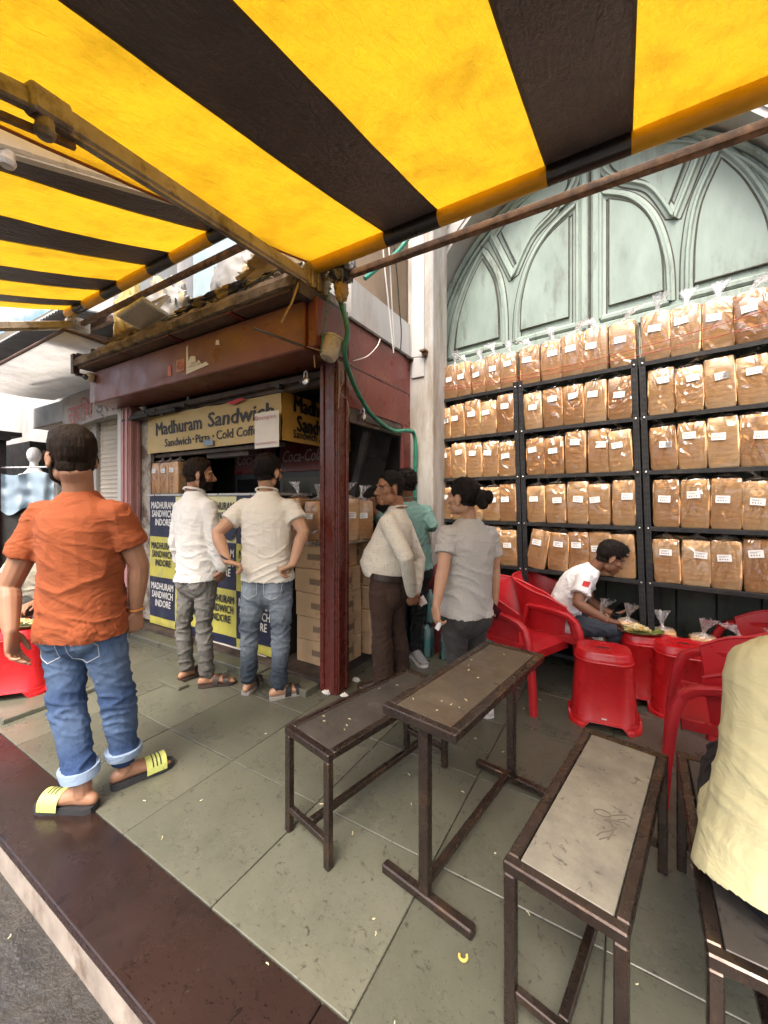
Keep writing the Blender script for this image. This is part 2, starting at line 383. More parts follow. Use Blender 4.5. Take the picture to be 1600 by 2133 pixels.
# panel outlines for the left half (t<0); the right half mirrors it
lanc=catmull([(-1.42,ZS-.02),(-1.36,ZS+.40),(-1.20,ZS+.80),(-1.02,ZS+1.08)])+catmull([(-1.02,ZS+1.08),(-.86,ZS+.74),(-.80,ZS+.38),(-.79,ZS-.02)])[1:]
arch=catmull([(-.66,ZS-.02),(-.64,ZS+.35),(-.54,ZS+.72),(-.36,ZS+.98),(-.10,ZS+1.14)])+[(-.10,ZS-.02)]
kite=catmull([(-.92,ZS+1.20),(-.66,ZS+1.42),(-.36,ZS+1.51),(-.12,ZS+1.53)])+catmull([(-.12,ZS+1.53),(-.13,ZS+1.36),(-.28,ZS+1.18),(-.52,ZS+1.0),(-.70,ZS+.66)])[1:]+[(-.92,ZS+1.20)]
for sgn in (1,-1):
    Fm=lef if sgn==1 else mir
    for P,closed in ((lanc,0),(arch,0),(kite,0)):
        mb=MB(); Q=Fm(P); strip(mb,Q,.098,.006); dt.part('groove',mb,M_line); mb=MB(); strip(mb,[(x*1.0,z) for x,z in Q],.078,.014); strip(mb,Q,.036,.034); 
        if P is not kite: strip(mb,[Q[0],(Q[-1][0],Q[0][1])] if P is lanc else [Q[0],Q[-1]],.06,.03)
        dt.part('panel_moulding',mb,M_green2,30)
        cx_=sum(q[0] for q in Q)/len(Q); cz=sum(q[1] for q in Q)/len(Q)
        mb=MB(); inner=[(cx_+(x-cx_)*.80,cz+(z-cz)*.84) for x,z in Q]; mb.prism(inner,.012,.031,lambda x,y,h:(x,h,y)); dt.part('raised_panel',mb,M_green)
        mb=MB(); strip(mb,inner+[inner[0]],.012,.006,.0145); dt.part('panel_joint',mb,M_line)
    mb=MB(); strip(mb,Fm([(-.012 if sgn==1 else -.014,ZS-.5),(-.012,ZS+1.58)]) if 0 else [(sgn*-.045,ZS-.5),(sgn*-.045,ZS+1.49)],.075,.03); dt.part('meeting_stile',mb,M_green2)
    mb=MB(); mb.prism([(sgn*-.13,ZS+1.22),(sgn*-.27,ZS+1.08),(sgn*-.13,ZS+1.14)],.005,.03,lambda x,y,h:(x,h,y)); dt.part('corner_fillet',mb,M_green2)
mb=MB(); mb.box((-.006,-.012,ZS-.5),(.006,.03,ZS+1.49)); dt.part('centre_joint',mb,M_line)
for rr,ww,hh in ((1.475,.05,.05),(1.415,.035,.03)):
    mb=MB(); strip(mb,[(TC+rr*math.cos(a),ZS+rr*math.sin(a)) for a in np.linspace(0,math.pi,61)],ww,hh); dt.part('arch_frame',mb,M_green2,30)
mb=MB(); mb.box((TC-1.5,.0,ZS-.14),(TC+1.5,.032,ZS-.06),.006); dt.part('bottom_rail',mb,M_green2)
# ------------------------------------------------------------------ sandwich kiosk
kt=Thing('sandwich_kiosk','maroon sandwich kiosk with a dark counter opening and a boxed shutter housing','kiosk',(-1.85,2.25,0),'s')
ZB,ZBT=2.40,2.73
# corner post: square core with raised cover strips and a channel
def post(s0,s1,n0,n1,z1,mat):
    mb=MB(); mb.box((s0,n0,.0),(s1,n1,z1),.006)
    for a in (s0+.012,s1-.047): mb.box((a,n0-.014,.02),(a+.035,n0+.002,z1-.03),.004)
    mb.box((s1-.002,n0+.01,.02),(s1+.012,n0+.045,z1-.03),.004); mb.box((s1-.002,n1-.05,.02),(s1+.012,n1-.015,z1-.03),.004)
    return mb
kt.part('corner_post',post(-1.90,-1.745,2.25,2.40,2.40,M_post),M_post)
kt.part('end_post',post(-4.68,-4.54,2.25,2.38,2.40,M_pink),M_pink)
mb=MB(); mb.box((-4.76,2.24,0),(-4.685,2.40,2.40),.004); kt.part('edge_trim',mb,M_white)
# shutter housing beam
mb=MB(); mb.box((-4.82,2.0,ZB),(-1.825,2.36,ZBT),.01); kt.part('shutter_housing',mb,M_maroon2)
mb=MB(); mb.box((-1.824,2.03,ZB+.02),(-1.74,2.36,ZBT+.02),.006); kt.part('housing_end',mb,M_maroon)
# torn stickers on the beam
mb=MB(); mb.prism([(-3.12,2.44),(-2.82,2.47),(-2.86,2.50),(-2.92,2.49),(-2.95,2.53),(-2.99,2.52),(-3.0,2.57),(-3.06,2.58),(-3.09,2.54),(-3.10,2.68),(-3.12,2.66)],1.994,1.9985,lambda x,y,h:(x,h,y)); kt.part('torn_notice',mb,M_paper)
put=MB(); put_text(put,'LOADING\nCONTACT 700',(-3.01,1.9925,2.505),(1,0,0),(0,0,1),size=.024); kt.part('notice_print',put,M_ink,fix=False)
mb=MB(); mb.prism([(-2.74,2.61),(-2.69,2.60),(-2.70,2.64),(-2.73,2.645)],1.994,1.9985,lambda x,y,h:(x,h,y)); kt.part('paper_scrap',mb,M_paper)
M_stk=pm('orange_sticker',(.52,.16,.10),.5,.15,30,0)
M_stk2=pm('faded_pink_sticker',(.42,.20,.14),.5,.3,30,0)
mb=MB(); mb.box((-3.26,1.994,2.475),(-3.145,1.9985,2.58)); kt.part('sticker',mb,M_stk2)
mb=MB(); mb.tube([(-3.20+.034*math.cos(a),1.992,2.525+.034*math.sin(a)) for a in np.linspace(0,6.28,16)],.004,5); mb.prism([(-3.225,2.51),(-3.175,2.51),(-3.2,2.55)],1.991,1.9945,lambda x,y,h:(x,h,y)); kt.part('sticker_print',mb,M_stk)
mb=MB(); mb.prism([(-3.385,2.46),(-3.335,2.465),(-3.33,2.50),(-3.345,2.535),(-3.335,2.555),(-3.385,2.55),(-3.378,2.52),(-3.39,2.49)],1.994,1.9985,lambda x,y,h:(x,h,y)); kt.part('sticker_scrap',mb,M_stk)
# side wall (door in it) and interior
mb=MB(); mb.box((-1.80,2.402,2.09),(-1.75,3.399,2.74),.004); kt.part('side_panel',mb,M_maroon)
mb=MB(); mb.box((-1.749,2.41,2.395),(-1.7475,3.39,2.402)); kt.part('panel_seam',mb,M_dark)
mb=MB(); mb.box((-1.79,3.26,0),(-1.745,3.398,2.088),.004); mb.box((-1.76,3.235,0),(-1.738,3.259,2.088),.003); kt.part('door_jamb',mb,M_maroon)
mb=MB(); mb.box((-1.785,2.42,1.98),(-1.755,3.26,2.088),.004); mb.box((-1.752,2.62,2.01),(-1.745,3.2,2.06),.003); kt.part('door_header',mb,M_soot)
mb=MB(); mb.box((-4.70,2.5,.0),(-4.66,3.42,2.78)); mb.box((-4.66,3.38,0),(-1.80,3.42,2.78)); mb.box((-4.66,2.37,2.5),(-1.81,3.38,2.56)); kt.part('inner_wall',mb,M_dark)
mb=MB(); mb.box((-4.55,2.38,.1),(-4.36,2.42,2.36)); kt.part('side_board',mb,pm('whitewashed_board',(.45,.42,.36),.8,.3,6,.3,dirt=(.12,.09,.07),dsc=6,dth=.5))
# plinth and front ledge
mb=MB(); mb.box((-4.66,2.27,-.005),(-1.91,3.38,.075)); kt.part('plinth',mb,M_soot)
for a,b,z in ((-4.5,-3.75,.05),(-3.745,-3.0,.055),(-2.995,-2.42,.06),(-2.415,-1.92,.05)):
    mb=MB(); mb.box((a,2.12,-.004),(b,2.268,z),.006); kt.part('ledge_stone',mb,M_kota)
# guide rails under the beam
mb=MB(); mb.box((-4.66,2.365,2.28),(-1.91,2.44,2.36),.004); mb.bar((-4.62,2.30,2.315),(-1.93,2.34,2.345),.045,.045,bev=.005); kt.part('shutter_rail',mb,M_soot)
mb=MB(); mb.bar((-4.64,2.27,2.275),(-3.75,2.29,2.28),.03,.03); mb.bar((-4.66,2.26,2.25),(-4.2,2.28,2.265),.05,.02); kt.part('rail_rod',mb,M_dark)
mb=MB()
for s_ in (-4.3,-4.1,-3.6,-2.35,-2.1): mb.tube([(s_,2.27,2.30),(s_,2.33,2.30)],.022,8)
kt.part('rail_bolt',mb,M_blk)
# concrete canopy slab
sl=Thing('canopy_slab','crumbling dusty slab ledge on top of the kiosk beam','canopy',(-3.3,1.9,2.76),'s')
def slab_pt(side):
    P=[]
    for i in range(61):
        s_=-4.86+i*(3.06/60); P.append((s_,1.87+.02*noise.noise((s_*3,side,0))+.012*noise.noise((s_*11,side,3))))
    return P
mb=MB(); A=slab_pt(0); B=slab_pt(5); nA=len(A)
zt=[2.865+.02*noise.noise((a[0]*6,9,0))+.012*noise.noise((a[0]*19,4,0)) for a in A]
zb=[2.775+.008*noise.noise((a[0]*9,2,0)) for a in A]
rows=[[(a[0],2.45,2.775) for a in A],[(a[0],a[1],z) for a,z in zip(A,zb)],[(b[0],b[1]-.012,(z+y)/2) for b,z,y in zip(B,zb,zt)],[(b[0],b[1]+.015,z) for b,z in zip(B,zt)],[(b[0],b[1]+.10+.03*noise.noise((b[0]*8,1,1)),z+.015+.025*noise.noise((b[0]*14,7,1))) for b,z in zip(B,zt)],[(a[0],2.45,2.88) for a in A]]
vs_=[p for r_ in rows for p in r_]; mb.add(vs_,[(j*nA+i,j*nA+i+1,(j+1)*nA+i+1,(j+1)*nA+i) for j in range(5) for i in range(nA-1)])
for k in (0,nA-1): mb.add([r_[k] for r_ in rows],[tuple(range(6))])
sl.part('slab',mb,M_conc,20)
for a,b in ((-4.84,-4.0),(-3.98,-3.28),(-3.2,-2.5),(-2.42,-1.85)):
    mb=MB(); mb.box((a,1.90,2.752),(b,2.40,2.777),.004); sl.part('soffit_board',mb,M_wood)
for a in (-3.24,-2.46): mb=MB(); mb.box((a-.03,1.89,2.745),(a+.035,2.42,2.757)); sl.part('batten',mb,M_maroon)
mb=MB(); mb.box((-4.90,1.86,2.70),(-4.84,1.92,2.90),.004); mb.bar((-4.87,1.9,2.70),(-4.87,2.45,2.70),.05,.03); mb.prism([(1.9,2.90),(2.12,2.90),(2.0,3.16)],-4.885,-4.86,lambda x,y,h:(h,x,y)); sl.part('end_bracket',mb,pm('bracket_brown',(.06,.025,.02),.5,.3,8,.2))
mb=MB(); mb.box((-1.83,1.9,2.72),(-1.77,2.42,2.80)); sl.part('end_bracket',mb,M_soot)
mb=MB()
for i in range(46):
    s_=random.uniform(-4.8,-1.9); r_=random.uniform(.008,.03); c=Vector((s_,random.uniform(1.90,2.02),2.875+r_*.4))
    mb.lathe([(r_*.5,-r_*.6),(r_,-.1*r_),(r_*.7,r_*.5),(.001,r_*.7)],random.choice((5,6,7)),c)
sl.part('rubble',mb,M_conc,kind='stuff')
# white parapet over the side panel
pt=Thing('parapet','white painted parapet strip with a ragged edge above the maroon side panel','wall',(-1.78,2.9,2.75),'s')
mb=MB(); P=[(2.44,3.07),(3.398,3.07),(3.398,2.742)]+[(n_,2.742+.012*noise.noise((n_*14,0,0))) for n_ in np.linspace(3.39,2.44,24)]
mb.prism(P,-2.04,-1.752,lambda x,y,h:(h,x,y)); pt.part('parapet_face',mb,M_white)
mb=MB(); mb.bar((-1.757,2.40,2.745),(-1.757,3.37,2.745),.05,.02); mb.bar((-1.75,3.30,2.735),(-1.73,3.42,2.725),.06,.02); pt.part('ragged_flashing',mb,M_soot)
# ------------------------------------------------------------------ kiosk sign (corner of two banners)
def banner_mat(name,c1,c2,dirt):
    t=NT(name); c=t.ramp(t.noise(2.2,6,.6),[(.3,c1),(.7,c2)])
    c=t.mix(t.ramp(t.noise(6,8,.75,dist=.6),[(.56,(0,0,0)),(.68,(.85,.85,.85))]),c,dirt)
    c=t.mix(t.ramp(t.noise(16,6,.8,(1,1,2)),[(.63,(0,0,0)),(.70,(.8,.8,.8))]),c,(.62,.55,.42))
    t.set(col=c,rough=.55,n=t.bump(t.noise(7,3,.5),.5,.02)); return t.m
M_ban=banner_mat('worn_yellow_banner',(.44,.31,.105),(.53,.40,.18),(.46,.38,.25))
M_ban2=banner_mat('mustard_banner',(.58,.34,.06),(.66,.42,.11),(.40,.26,.09))
def worn_ink(name,c,worn,dth=.6):
    t=NT(name); f=t.ramp(t.noise(26,6,.75),[(dth,(0,0,0)),(dth+.05,(1,1,1))]); t.set(col=t.mix(f,c,worn),rough=.55); return t.m
M_ink2=worn_ink('worn_black_letters',(.014,.013,.016),(.35,.27,.14),.62)
st=Thing('shop_sign','worn yellow banner sign reading Madhuram Sandwich above the kiosk counter','sign',(-3.37,2.35,1.88),'s')
def wave(s_,z): return .012*math.sin(s_*3.1+z*4)+.008*noise.noise((s_*4,z*5,0))
mb=MB(); mb.grid(lambda a,b:(-4.36+a*1.965,2.352+wave(-4.36+a*1.965,b)*.5,1.885+b*.385+.012*noise.noise((a*9,3,0))*(b>.9)),56,10); st.part('banner',mb,M_ban,60,fix=False)
mb=MB(); mb.box((-4.35,2.38,1.89),(-2.40,2.42,2.26)); st.part('sign_box',mb,M_dark)
mb=MB(); mb.grid(lambda a,b:(-2.388+.01*noise.noise((a*5,b*4,2)),2.36+a*.95,1.885+b*.40-.03*(a*(1-a))*(b>.9)),30,8); sd_=Thing('side_sign','mustard side banner half hidden behind the maroon post, lettered Madhuram Sandwich','sign',(-2.39,2.8,1.88),'s'); sd_.part('banner',mb,M_ban2,60,fix=False)
def on_banner(mb,dy=-.0035):
    mb.v=[(x,2.352+wave(x,(z-1.885)/.385)*.5+dy+h_,z) for x,h_,z in mb.v]; return mb
def put_fit(mb,body,a,b,z,ey=(0,0,1),n_=0,**kw):
    v,f=text_geo(body,**kw); x0=min(p[0] for p in v); x1=max(p[0] for p in v); k=(b-a)/(x1-x0); mb.add([Vector((a+(x-x0)*k,n_-h,z+y)) for x,y,h in v],f)
mb=MB(); put_fit(mb,'Madhuram',-4.21,-3.42,2.125,size=.185,bold=.006); st.part('lettering',on_banner(mb),M_ink2,fix=False); mb=MB(); put_fit(mb,'Sandwich',-3.33,-2.47,2.132,size=.19,bold=.006); st.part('lettering',on_banner(mb),M_ink2,fix=False)
mb=MB(); put_fit(mb,'Sandwich',-4.05,-3.60,1.975,size=.112,bold=.0034); put_fit(mb,'Pizza',-3.53,-3.30,1.977,size=.112,bold=.0034); put_fit(mb,'Cold Coffee',-3.21,-2.60,1.985,size=.118,bold=.0034)
for x in (-3.565,-3.255): mb.lathe([(.013,0),(.013,.001)],10,mat=Matrix.Translation((x,0,1.985))@Matrix.Rotation(R(90),4,'X'))
st.part('lettering',on_banner(mb),M_ink2,fix=False)
M_bluepaper=pm('blue_scrap',(.20,.27,.36),.6,.2,20,0)
mb=MB(); mb.box((-3.38,2.3315,1.90),(-3.24,2.3325,1.955)); st.part('blue_scrap',mb,M_bluepaper)
mb=MB(); mb.prism([(-3.05,2.262),(-2.85,2.285),(-2.80,2.262),(-2.95,2.235)],2.33,2.333,lambda x,y,h:(x,h,y)); st.part('red_patch',mb,M_red)
mb=MB(); put_text(mb,'Madhuram\nSandwich',(-2.379,2.80,2.12),(0,1,0),(0,0,1),size=.19,bold=.008,xs=.78,line=.85); put_text(mb,'Sandwich . Pizza',(-2.379,2.74,1.95),(0,1,0),(0,0,1),size=.10,bold=.003,xs=.8); sd_.part('lettering',mb,M_ink,fix=False)
# white notice hung at the sign corner (the square code on it is left out)
it=Thing('hanging_notice','white paper notice with pink heading hanging at the corner of the yellow sign','notice',(-2.52,2.31,1.84),'s')
mb=MB(); mb.grid(lambda a,b:(-2.665+a*.285,2.318-.008*math.sin(a*3),1.825+b*.295),6,4); it.part('sheet',mb,M_paper,40,fix=False)
M_pinkink=pm('pink_print',(.55,.30,.36),.6,.1,20,0)
mb=MB(); put_text(mb,'Instagram',(-2.505,2.304,2.075),(1,0,0),(0,0,1),size=.052,bold=.0,shear=.25); put_text(mb,'MADHURAMSANDWICH',(-2.52,2.304,1.862),(1,0,0),(0,0,1),size=.024,bold=.0005); it.part('lettering',mb,M_pinkink,fix=False)
mb=MB(); mb.tube([(-2.63+.014*math.cos(a)*(1.25 if i%2 else 1),2.303,2.075+.014*math.sin(a)) for i,a in enumerate(np.linspace(0,6.28,12))],.003,5); it.part('emblem',mb,M_red)
# ------------------------------------------------------------------ counter with chequered posters
ct_=Thing('counter','tall kiosk counter fronted with navy and yellow chequered lettered panels','counter',(-3.4,2.36,0),'s')
mb=MB(); mb.box((-4.34,2.365,.08),(-2.43,2.75,1.43)); ct_.part('counter_body',mb,M_dark)
mb=MB(); mb.box((-4.36,2.335,1.432),(-2.42,2.77,1.455),.004); ct_.part('counter_top',mb,pm('steel_counter',(.55,.55,.54),.35,.1,8,.05,metal=.7))
M_navy=pm('navy_vinyl',(.018,.022,.055),.4,.25,3,.15,8,dirt=(.05,.055,.08),dsc=4,dth=.6)
M_yel=pm('acid_yellow_vinyl',(.56,.52,.10),.42,.12,3,.15,8,dirt=(.42,.38,.14),dsc=5,dth=.57)
M_yel2=pm('faded_yellow_vinyl',(.66,.62,.34),.42,.1,3,.15,8)
M_lw=worn_ink('white_letters',(.72,.72,.68),(.25,.26,.3),.66); M_ln=worn_ink('navy_letters',(.016,.018,.04),(.35,.33,.12),.66)
CW,CH=.46,.42
for ci in range(4):
    for ri in range(4):
        s0=-4.32+ci*CW; s1=min(s0+CW,-2.43); z1=1.43-ri*CH; z0=max(z1-CH,.09)
        yel=((0,1,1,0)[ci]+ri)%2==1; y=2.352
        mb=MB(); mb.grid(lambda a,b:(s0+a*(s1-s0),y+.006*noise.noise((s0*3+a*3,z0*4+b*3,1)),z0+b*(z1-z0)),8,5); ct_.part('poster_panel',mb,(M_yel2 if (yel and ri==0) else M_yel) if yel else M_navy,60,fix=False)
        mb=MB()
        for li,(wd,wl) in enumerate((('MADHURAM',.40),('SANDWICH',.38),('INDORE',.28))):
            zz=z1-.095-li*.088
            if zz<.13: continue
            put_fit(mb,wd,s0+.03+(.06 if li==2 else .01)+.012*li,s0+.03+(.06 if li==2 else .01)+.012*li+wl,zz,n_=2.3435,size=.098,bold=.0030,shear=.08)
        if mb.f: ct_.part('lettering',mb,M_ln if yel else M_lw,fix=False)
mb=MB(); mb.lathe([(.075,0),(.08,.003)],24,mat=Matrix.Translation((-3.02,2.343,1.11))@Matrix.Rotation(R(90),4,'X')); ct_.part('round_emblem',mb,M_navy)
# right-hand shelf over the cartons
sh=Thing('side_shelf','thin board shelf with bread standing on it beside the maroon post','shelf',(-2.1,2.6,1.05),'s')
mb=MB(); mb.box((-2.42,2.36,1.055),(-1.93,2.86,1.075),.003); mb.box((-1.93,2.42,1.055),(-1.80,2.86,1.075),.003); sh.part('board',mb,pm('worn_ply',(.34,.28,.22),.7,.3,6,.2))
mb=MB(); mb.box((-2.42,2.352,1.045),(-1.93,2.359,1.07)); sh.part('edge_strip',mb,M_bolt)
# cartons
def box_mat():
    t=NT('carton_board'); c=t.ramp(t.noise(3,6,.6),[(.3,(.52,.34,.185)),(.7,(.64,.45,.27))])
    c=t.mix(t.ramp(t.noise(7,6,.7),[(.58,(0,0,0)),(.75,(.6,.6,.6))]),c,(.33,.19,.09))
    t.set(col=c,rough=.75,n=t.bump(t.noise(25,4),.2,.004,t.bump(t.noise(4,3),.4,.02))); return t.m
M_box=box_mat(); M_boxp=pm('carton_brown_print',(.20,.13,.085),.7,.3,30,0); M_boxs=pm('carton_grey_print',(.27,.19,.125),.7,.2,30,0)
rc=random.Random(3)
tier=('bottom','second','third','fourth','topmost')
def carton(base,i,stack,sx,ny,hz,rot,z):
    th=Thing('carton',f'brown printed carton, {tier[i]} of the stack {stack}','carton',(base[0],base[1],z),'s',group='cartons stacked under the side shelf')
    th.o.rotation_euler=(0,0,SA+rot)
    mb=MB(); mb.box((0,0,0),(sx,ny,hz),.006); th.part('body',mb,M_box,local=True)
    mb=MB(); mb.box((sx*.42,-.0015,hz*.36),(sx*.80,-.0005,hz*.62)); th.part('print_block',mb,M_boxs,local=True); mb=MB(); mb.box((sx+.0005,ny*.3,hz*.36),(sx+.0015,ny*.66,hz*.62)); th.part('print_block',mb,M_boxs,local=True)
    mb=MB(); put_text(mb,'FOOD',(sx*.6,-.0022,hz*.49),(1,0,0),(0,0,1),size=hz*.26,bold=.001); put_text(mb,'44',(sx*.72,-.0022,hz*.22),(1,0,0),(0,0,1),size=hz*.14)
    for k in range(9):
        z0=hz*(.12+.08*k); mb.box((sx+.0018,ny*.62+.006*rc.uniform(-1,1),z0),(sx+.0028,ny*.62+.02+.015*rc.random(),z0+.006)); mb.box((sx*.83+.006*rc.uniform(-1,1),-.0028,z0),(sx*.83+.016+.015*rc.random(),-.0018,z0+.006))
    th.part('print',mb,M_boxp,local=True,fix=False)
    mb=MB(); mb.box((.0,ny*.49,hz-.0005),(sx,ny*.51,hz+.001)); th.part('tape',mb,M_boxs,local=True)
for i in range(5):
    carton((-2.30+rc.uniform(-.02,.02),2.375+rc.uniform(0,.02)+(.015*(4-i)),0),i,'nearest the corner post',.40,.36,.19,rc.uniform(-.06,.06),.076+i*.194)
    carton((-2.42+rc.uniform(-.012,.012),2.83+rc.uniform(0,.02),0),i,'set back behind the corner post',.58,.30,.19,rc.uniform(-.04,.04),.076+i*.194)
# coolers in the dark interior
M_dimw=pm('dull_white_print',(.34,.33,.32),.6,.1,8,0); M_cool=pm('cooler_red',(.11,.006,.006),.35,.1,4,0); M_glass=pm('dark_glass',(.01,.011,.012),.08,.1,4,0)
for k,(s0,lab) in enumerate(((-3.78,'red headed drinks cooler in the dark kiosk behind the cream polo'),(-3.08,'red headed drinks cooler in the dark kiosk next to the maroon post'))):
    th=Thing('drinks_cooler',lab,'cooler',(s0,3.0,.08),'s',group='coolers inside the kiosk')
    mb=MB(); mb.box((s0,3.0,.08),(s0+.64,3.36,2.0),.01); th.part('cabinet',mb,M_blk)
    mb=MB(); mb.box((s0+.02,2.985,1.68),(s0+.62,2.999,1.98),.004); th.part('header',mb,M_cool)
    mb=MB(); put_text(mb,'Coca-Cola',(s0+.32,2.982,1.83),(1,0,0),(0,0,1),size=.17,bold=.002,shear=.35,xs=.72); th.part('lettering',mb,M_dimw,fix=False)
    mb=MB(); mb.box((s0+.06,2.988,.2),(s0+.58,2.999,1.62)); d_=th.part('glass_door',mb,M_glass)
    mb=MB(); mb.box((s0+.57,2.96,.8),(s0+.59,2.985,1.2),.004); th.part('handle',mb,M_bolt,parent=d_)
# hanging fascia inside: under-sign rail and dim tube fixtures
mb=MB(); mb.box((-4.3,2.40,1.845),(-2.45,2.46,1.878)); mb.box((-3.5,2.45,1.80),(-2.9,2.55,1.85)); st.part('under_rail',mb,M_soot)
# diagonal ladder inside the side door
ld=Thing('inner_ladder','dark ladder leaning inside the kiosk side door','ladder',(-2.2,3.2,.08),'s')
for k in (0,.35): mb=MB(); mb.bar((-2.45+k*.1,2.95+k,.08),(-1.95+k*.1,2.95+k,2.0),.04,.06); ld.part('rail',mb,M_dark)
for z in np.linspace(.3,1.8,6): mb=MB(); q=-2.45+(z-.08)/1.92*.5; mb.bar((q,2.95,z),(q+.035,3.3,z),.03,.03); ld.part('rung',mb,M_dark)
# ------------------------------------------------------------------ racks
LEAN=.030
def rk(t,b,z): return (t-LEAN*(z-1.2),b,z)
SHZ=[.15,.815,1.205,1.605,1.995,2.385]
M_rack=pm('rack_black_steel',(.022,.022,.024),.45,.35,8,.1,60,dirt=(.06,.05,.04),dsc=9,dth=.62,metal=.3)
M_hole=pm('slot_shadow',(.004,.004,.004),.9,0,5,0); M_holeb=pm('slot_light',(.35,.34,.3),.8,0,5,0)
RACKS=((-1.318,-.432,'leftmost bread rack beside the white column'),(-.424,.452,'middle bread rack behind the seated boy'),(.464,1.345,'right-hand bread rack behind the red chairs'))
RB0,RB1=-.45,-.13
for ri,(t0,t1,lab) in enumerate(RACKS):
    th=Thing('steel_rack','black slotted-angle steel rack, '+lab,'rack',(t0,RB0,0),'a',group='bread racks along the arched wall')
    for (t,sg) in ((t0,1),(t1,-1)):
        for b,bg in ((RB0,1),(RB1,-1)):
            mb=MB(); zt=2.42
            for (a0,a1,c0,c1) in ((0,.038,0,.004),(0,.004,.004,.038)):
                P=[rk(t+sg*x,b+bg*y,z) for z in (0,zt) for x,y in ((a0,c0),(a1,c0),(a1,c1),(a0,c1))]
                mb.add(P,[(0,1,5,4),(1,2,6,5),(2,3,7,6),(3,0,4,7),(0,3,2,1),(4,5,6,7)])
            up=th.part('upright',mb,M_rack)
            if b==RB0:
                mb=MB()
                for k in range(56):
                    z=.06+k*.042
                    for xx in (.012,.027):
                        p=rk(t+sg*xx,b-.0012,z); mb.box((p[0]-.0035,p[1],p[2]-.008),(p[0]+.0035,p[1]+.001,p[2]+.008))
                th.part('slots',mb,M_hole,parent=up,kind='stuff')
                mb=MB()
                for z in SHZ: p=rk(t+sg*.02,b-.004,z-.012); mb.lathe([(.007,0),(.007,.004),(.003,.006)],8,mat=Matrix.Translation(p)@Matrix.Rotation(R(90),4,'X'))
                th.part('bolts',mb,M_bolt,parent=up,kind='stuff')
    for z in SHZ:
        a=rk(t0,0,z)[0]; b=rk(t1,0,z)[0]; sag=random.uniform(-.004,.004)
        mb=MB(); mb.box((a+.005,RB0+.005,z-.012),(b-.005,RB1,z-.001)); mb.box((a+.005,RB0-.0005,z-.03),(b-.005,RB0+.0045,z),.001); th.part('shelf',mb,M_rack)
# ------------------------------------------------------------------ bread loaves in clear bags
def bread_mat():
    t=NT('bread_crust'); oi=t.new('ObjectInfo')
    f=t.noise(4,6,.6,(1,1,2.2)); c=t.ramp(f,[(.22,(.68,.325,.13)),(.5,(.86,.495,.23)),(.8,(.95,.68,.39))])
    g=t.noise(9,5,.7,(.6,.6,5)); c=t.mix(t.ramp(g,[(.56,(0,0,0)),(.66,(.5,.5,.5))]),c,(.54,.24,.09))
    cb=t.ramp(oi.outputs['Random'],[(0,(.72,.62,.55)),(.3,(.92,.88,.84)),(.7,(1.04,1.06,1.08)),(1,(1.14,1.26,1.45))]); c=t.mix(1.0,c,cb,'MULTIPLY')
    t.set(col=c,rough=.75,spec=.25,n=t.bump(t.noise(10,5,.65,(.7,.7,4)),.5,.012,t.bump(t.noise(60,3),.2,.003))); return t.m
M_bread=bread_mat()
def bag_mat():
    t=NT('clear_film'); t.n.remove(t.b)
    gl=t.new('BsdfGlossy'); gl.inputs['Roughness'].default_value=.18; gl.inputs['Color'].default_value=(1,1,1,1)
    tr=t.new('BsdfTransparent'); tr.inputs['Color'].default_value=(.97,.965,.96,1)
    oi=t.new('ObjectInfo'); cv=t.new('CombineXYZ'); [t.l(oi.outputs['Random'],cv.inputs[i]) for i in range(3)]
    vm=t.new('VectorMath',operation='MULTIPLY'); t.l(cv.outputs[0],vm.inputs[0]); vm.inputs[1].default_value=(31,17,23)
    va=t.new('VectorMath',operation='ADD'); t.l(t.co((2.3,2.3,1.0)),va.inputs[0]); t.l(vm.outputs[0],va.inputs[1])
    nz=t.new('TexNoise'); nz.inputs['Scale'].default_value=2.6; nz.inputs['Detail'].default_value=1.5; nz.inputs['Distortion'].default_value=1.6; t.l(va.outputs[0],nz.inputs['Vector'])
    vo=t.new('TexVoronoi'); vo.feature='DISTANCE_TO_EDGE'; vo.inputs['Scale'].default_value=2.4
    ad=t.new('VectorMath',operation='ADD'); sc_=t.new('VectorMath',operation='SCALE'); sc_.inputs['Scale'].default_value=.7; t.l(nz.outputs['Color'],sc_.inputs[0]); t.l(va.outputs[0],ad.inputs[0]); t.l(sc_.outputs[0],ad.inputs[1]); t.l(ad.outputs[0],vo.inputs['Vector'])
    h=t.math('ADD',t.math('MULTIPLY',t.math('MINIMUM',vo.outputs['Distance'],.16),2.2),nz.outputs['Fac'])
    nb=t.bump(h,.75,.04)
    t.l(nb,gl.inputs['Normal'])
    fr=t.new('Fresnel'); fr.inputs['IOR'].default_value=1.5; t.l(nb,fr.inputs['Normal'])
    fac=t.math('MINIMUM',t.math('ADD',t.math('MULTIPLY',fr.outputs[0],.75),.03),.85)
    mx=t.new('MixShader'); t.l(fac,mx.inputs[0]); t.l(tr.outputs[0],mx.inputs[1]); t.l(gl.outputs[0],mx.inputs[2]); t.l(mx.outputs[0],t.out.inputs['Surface'])
    return t.m
M_bag=bag_mat()
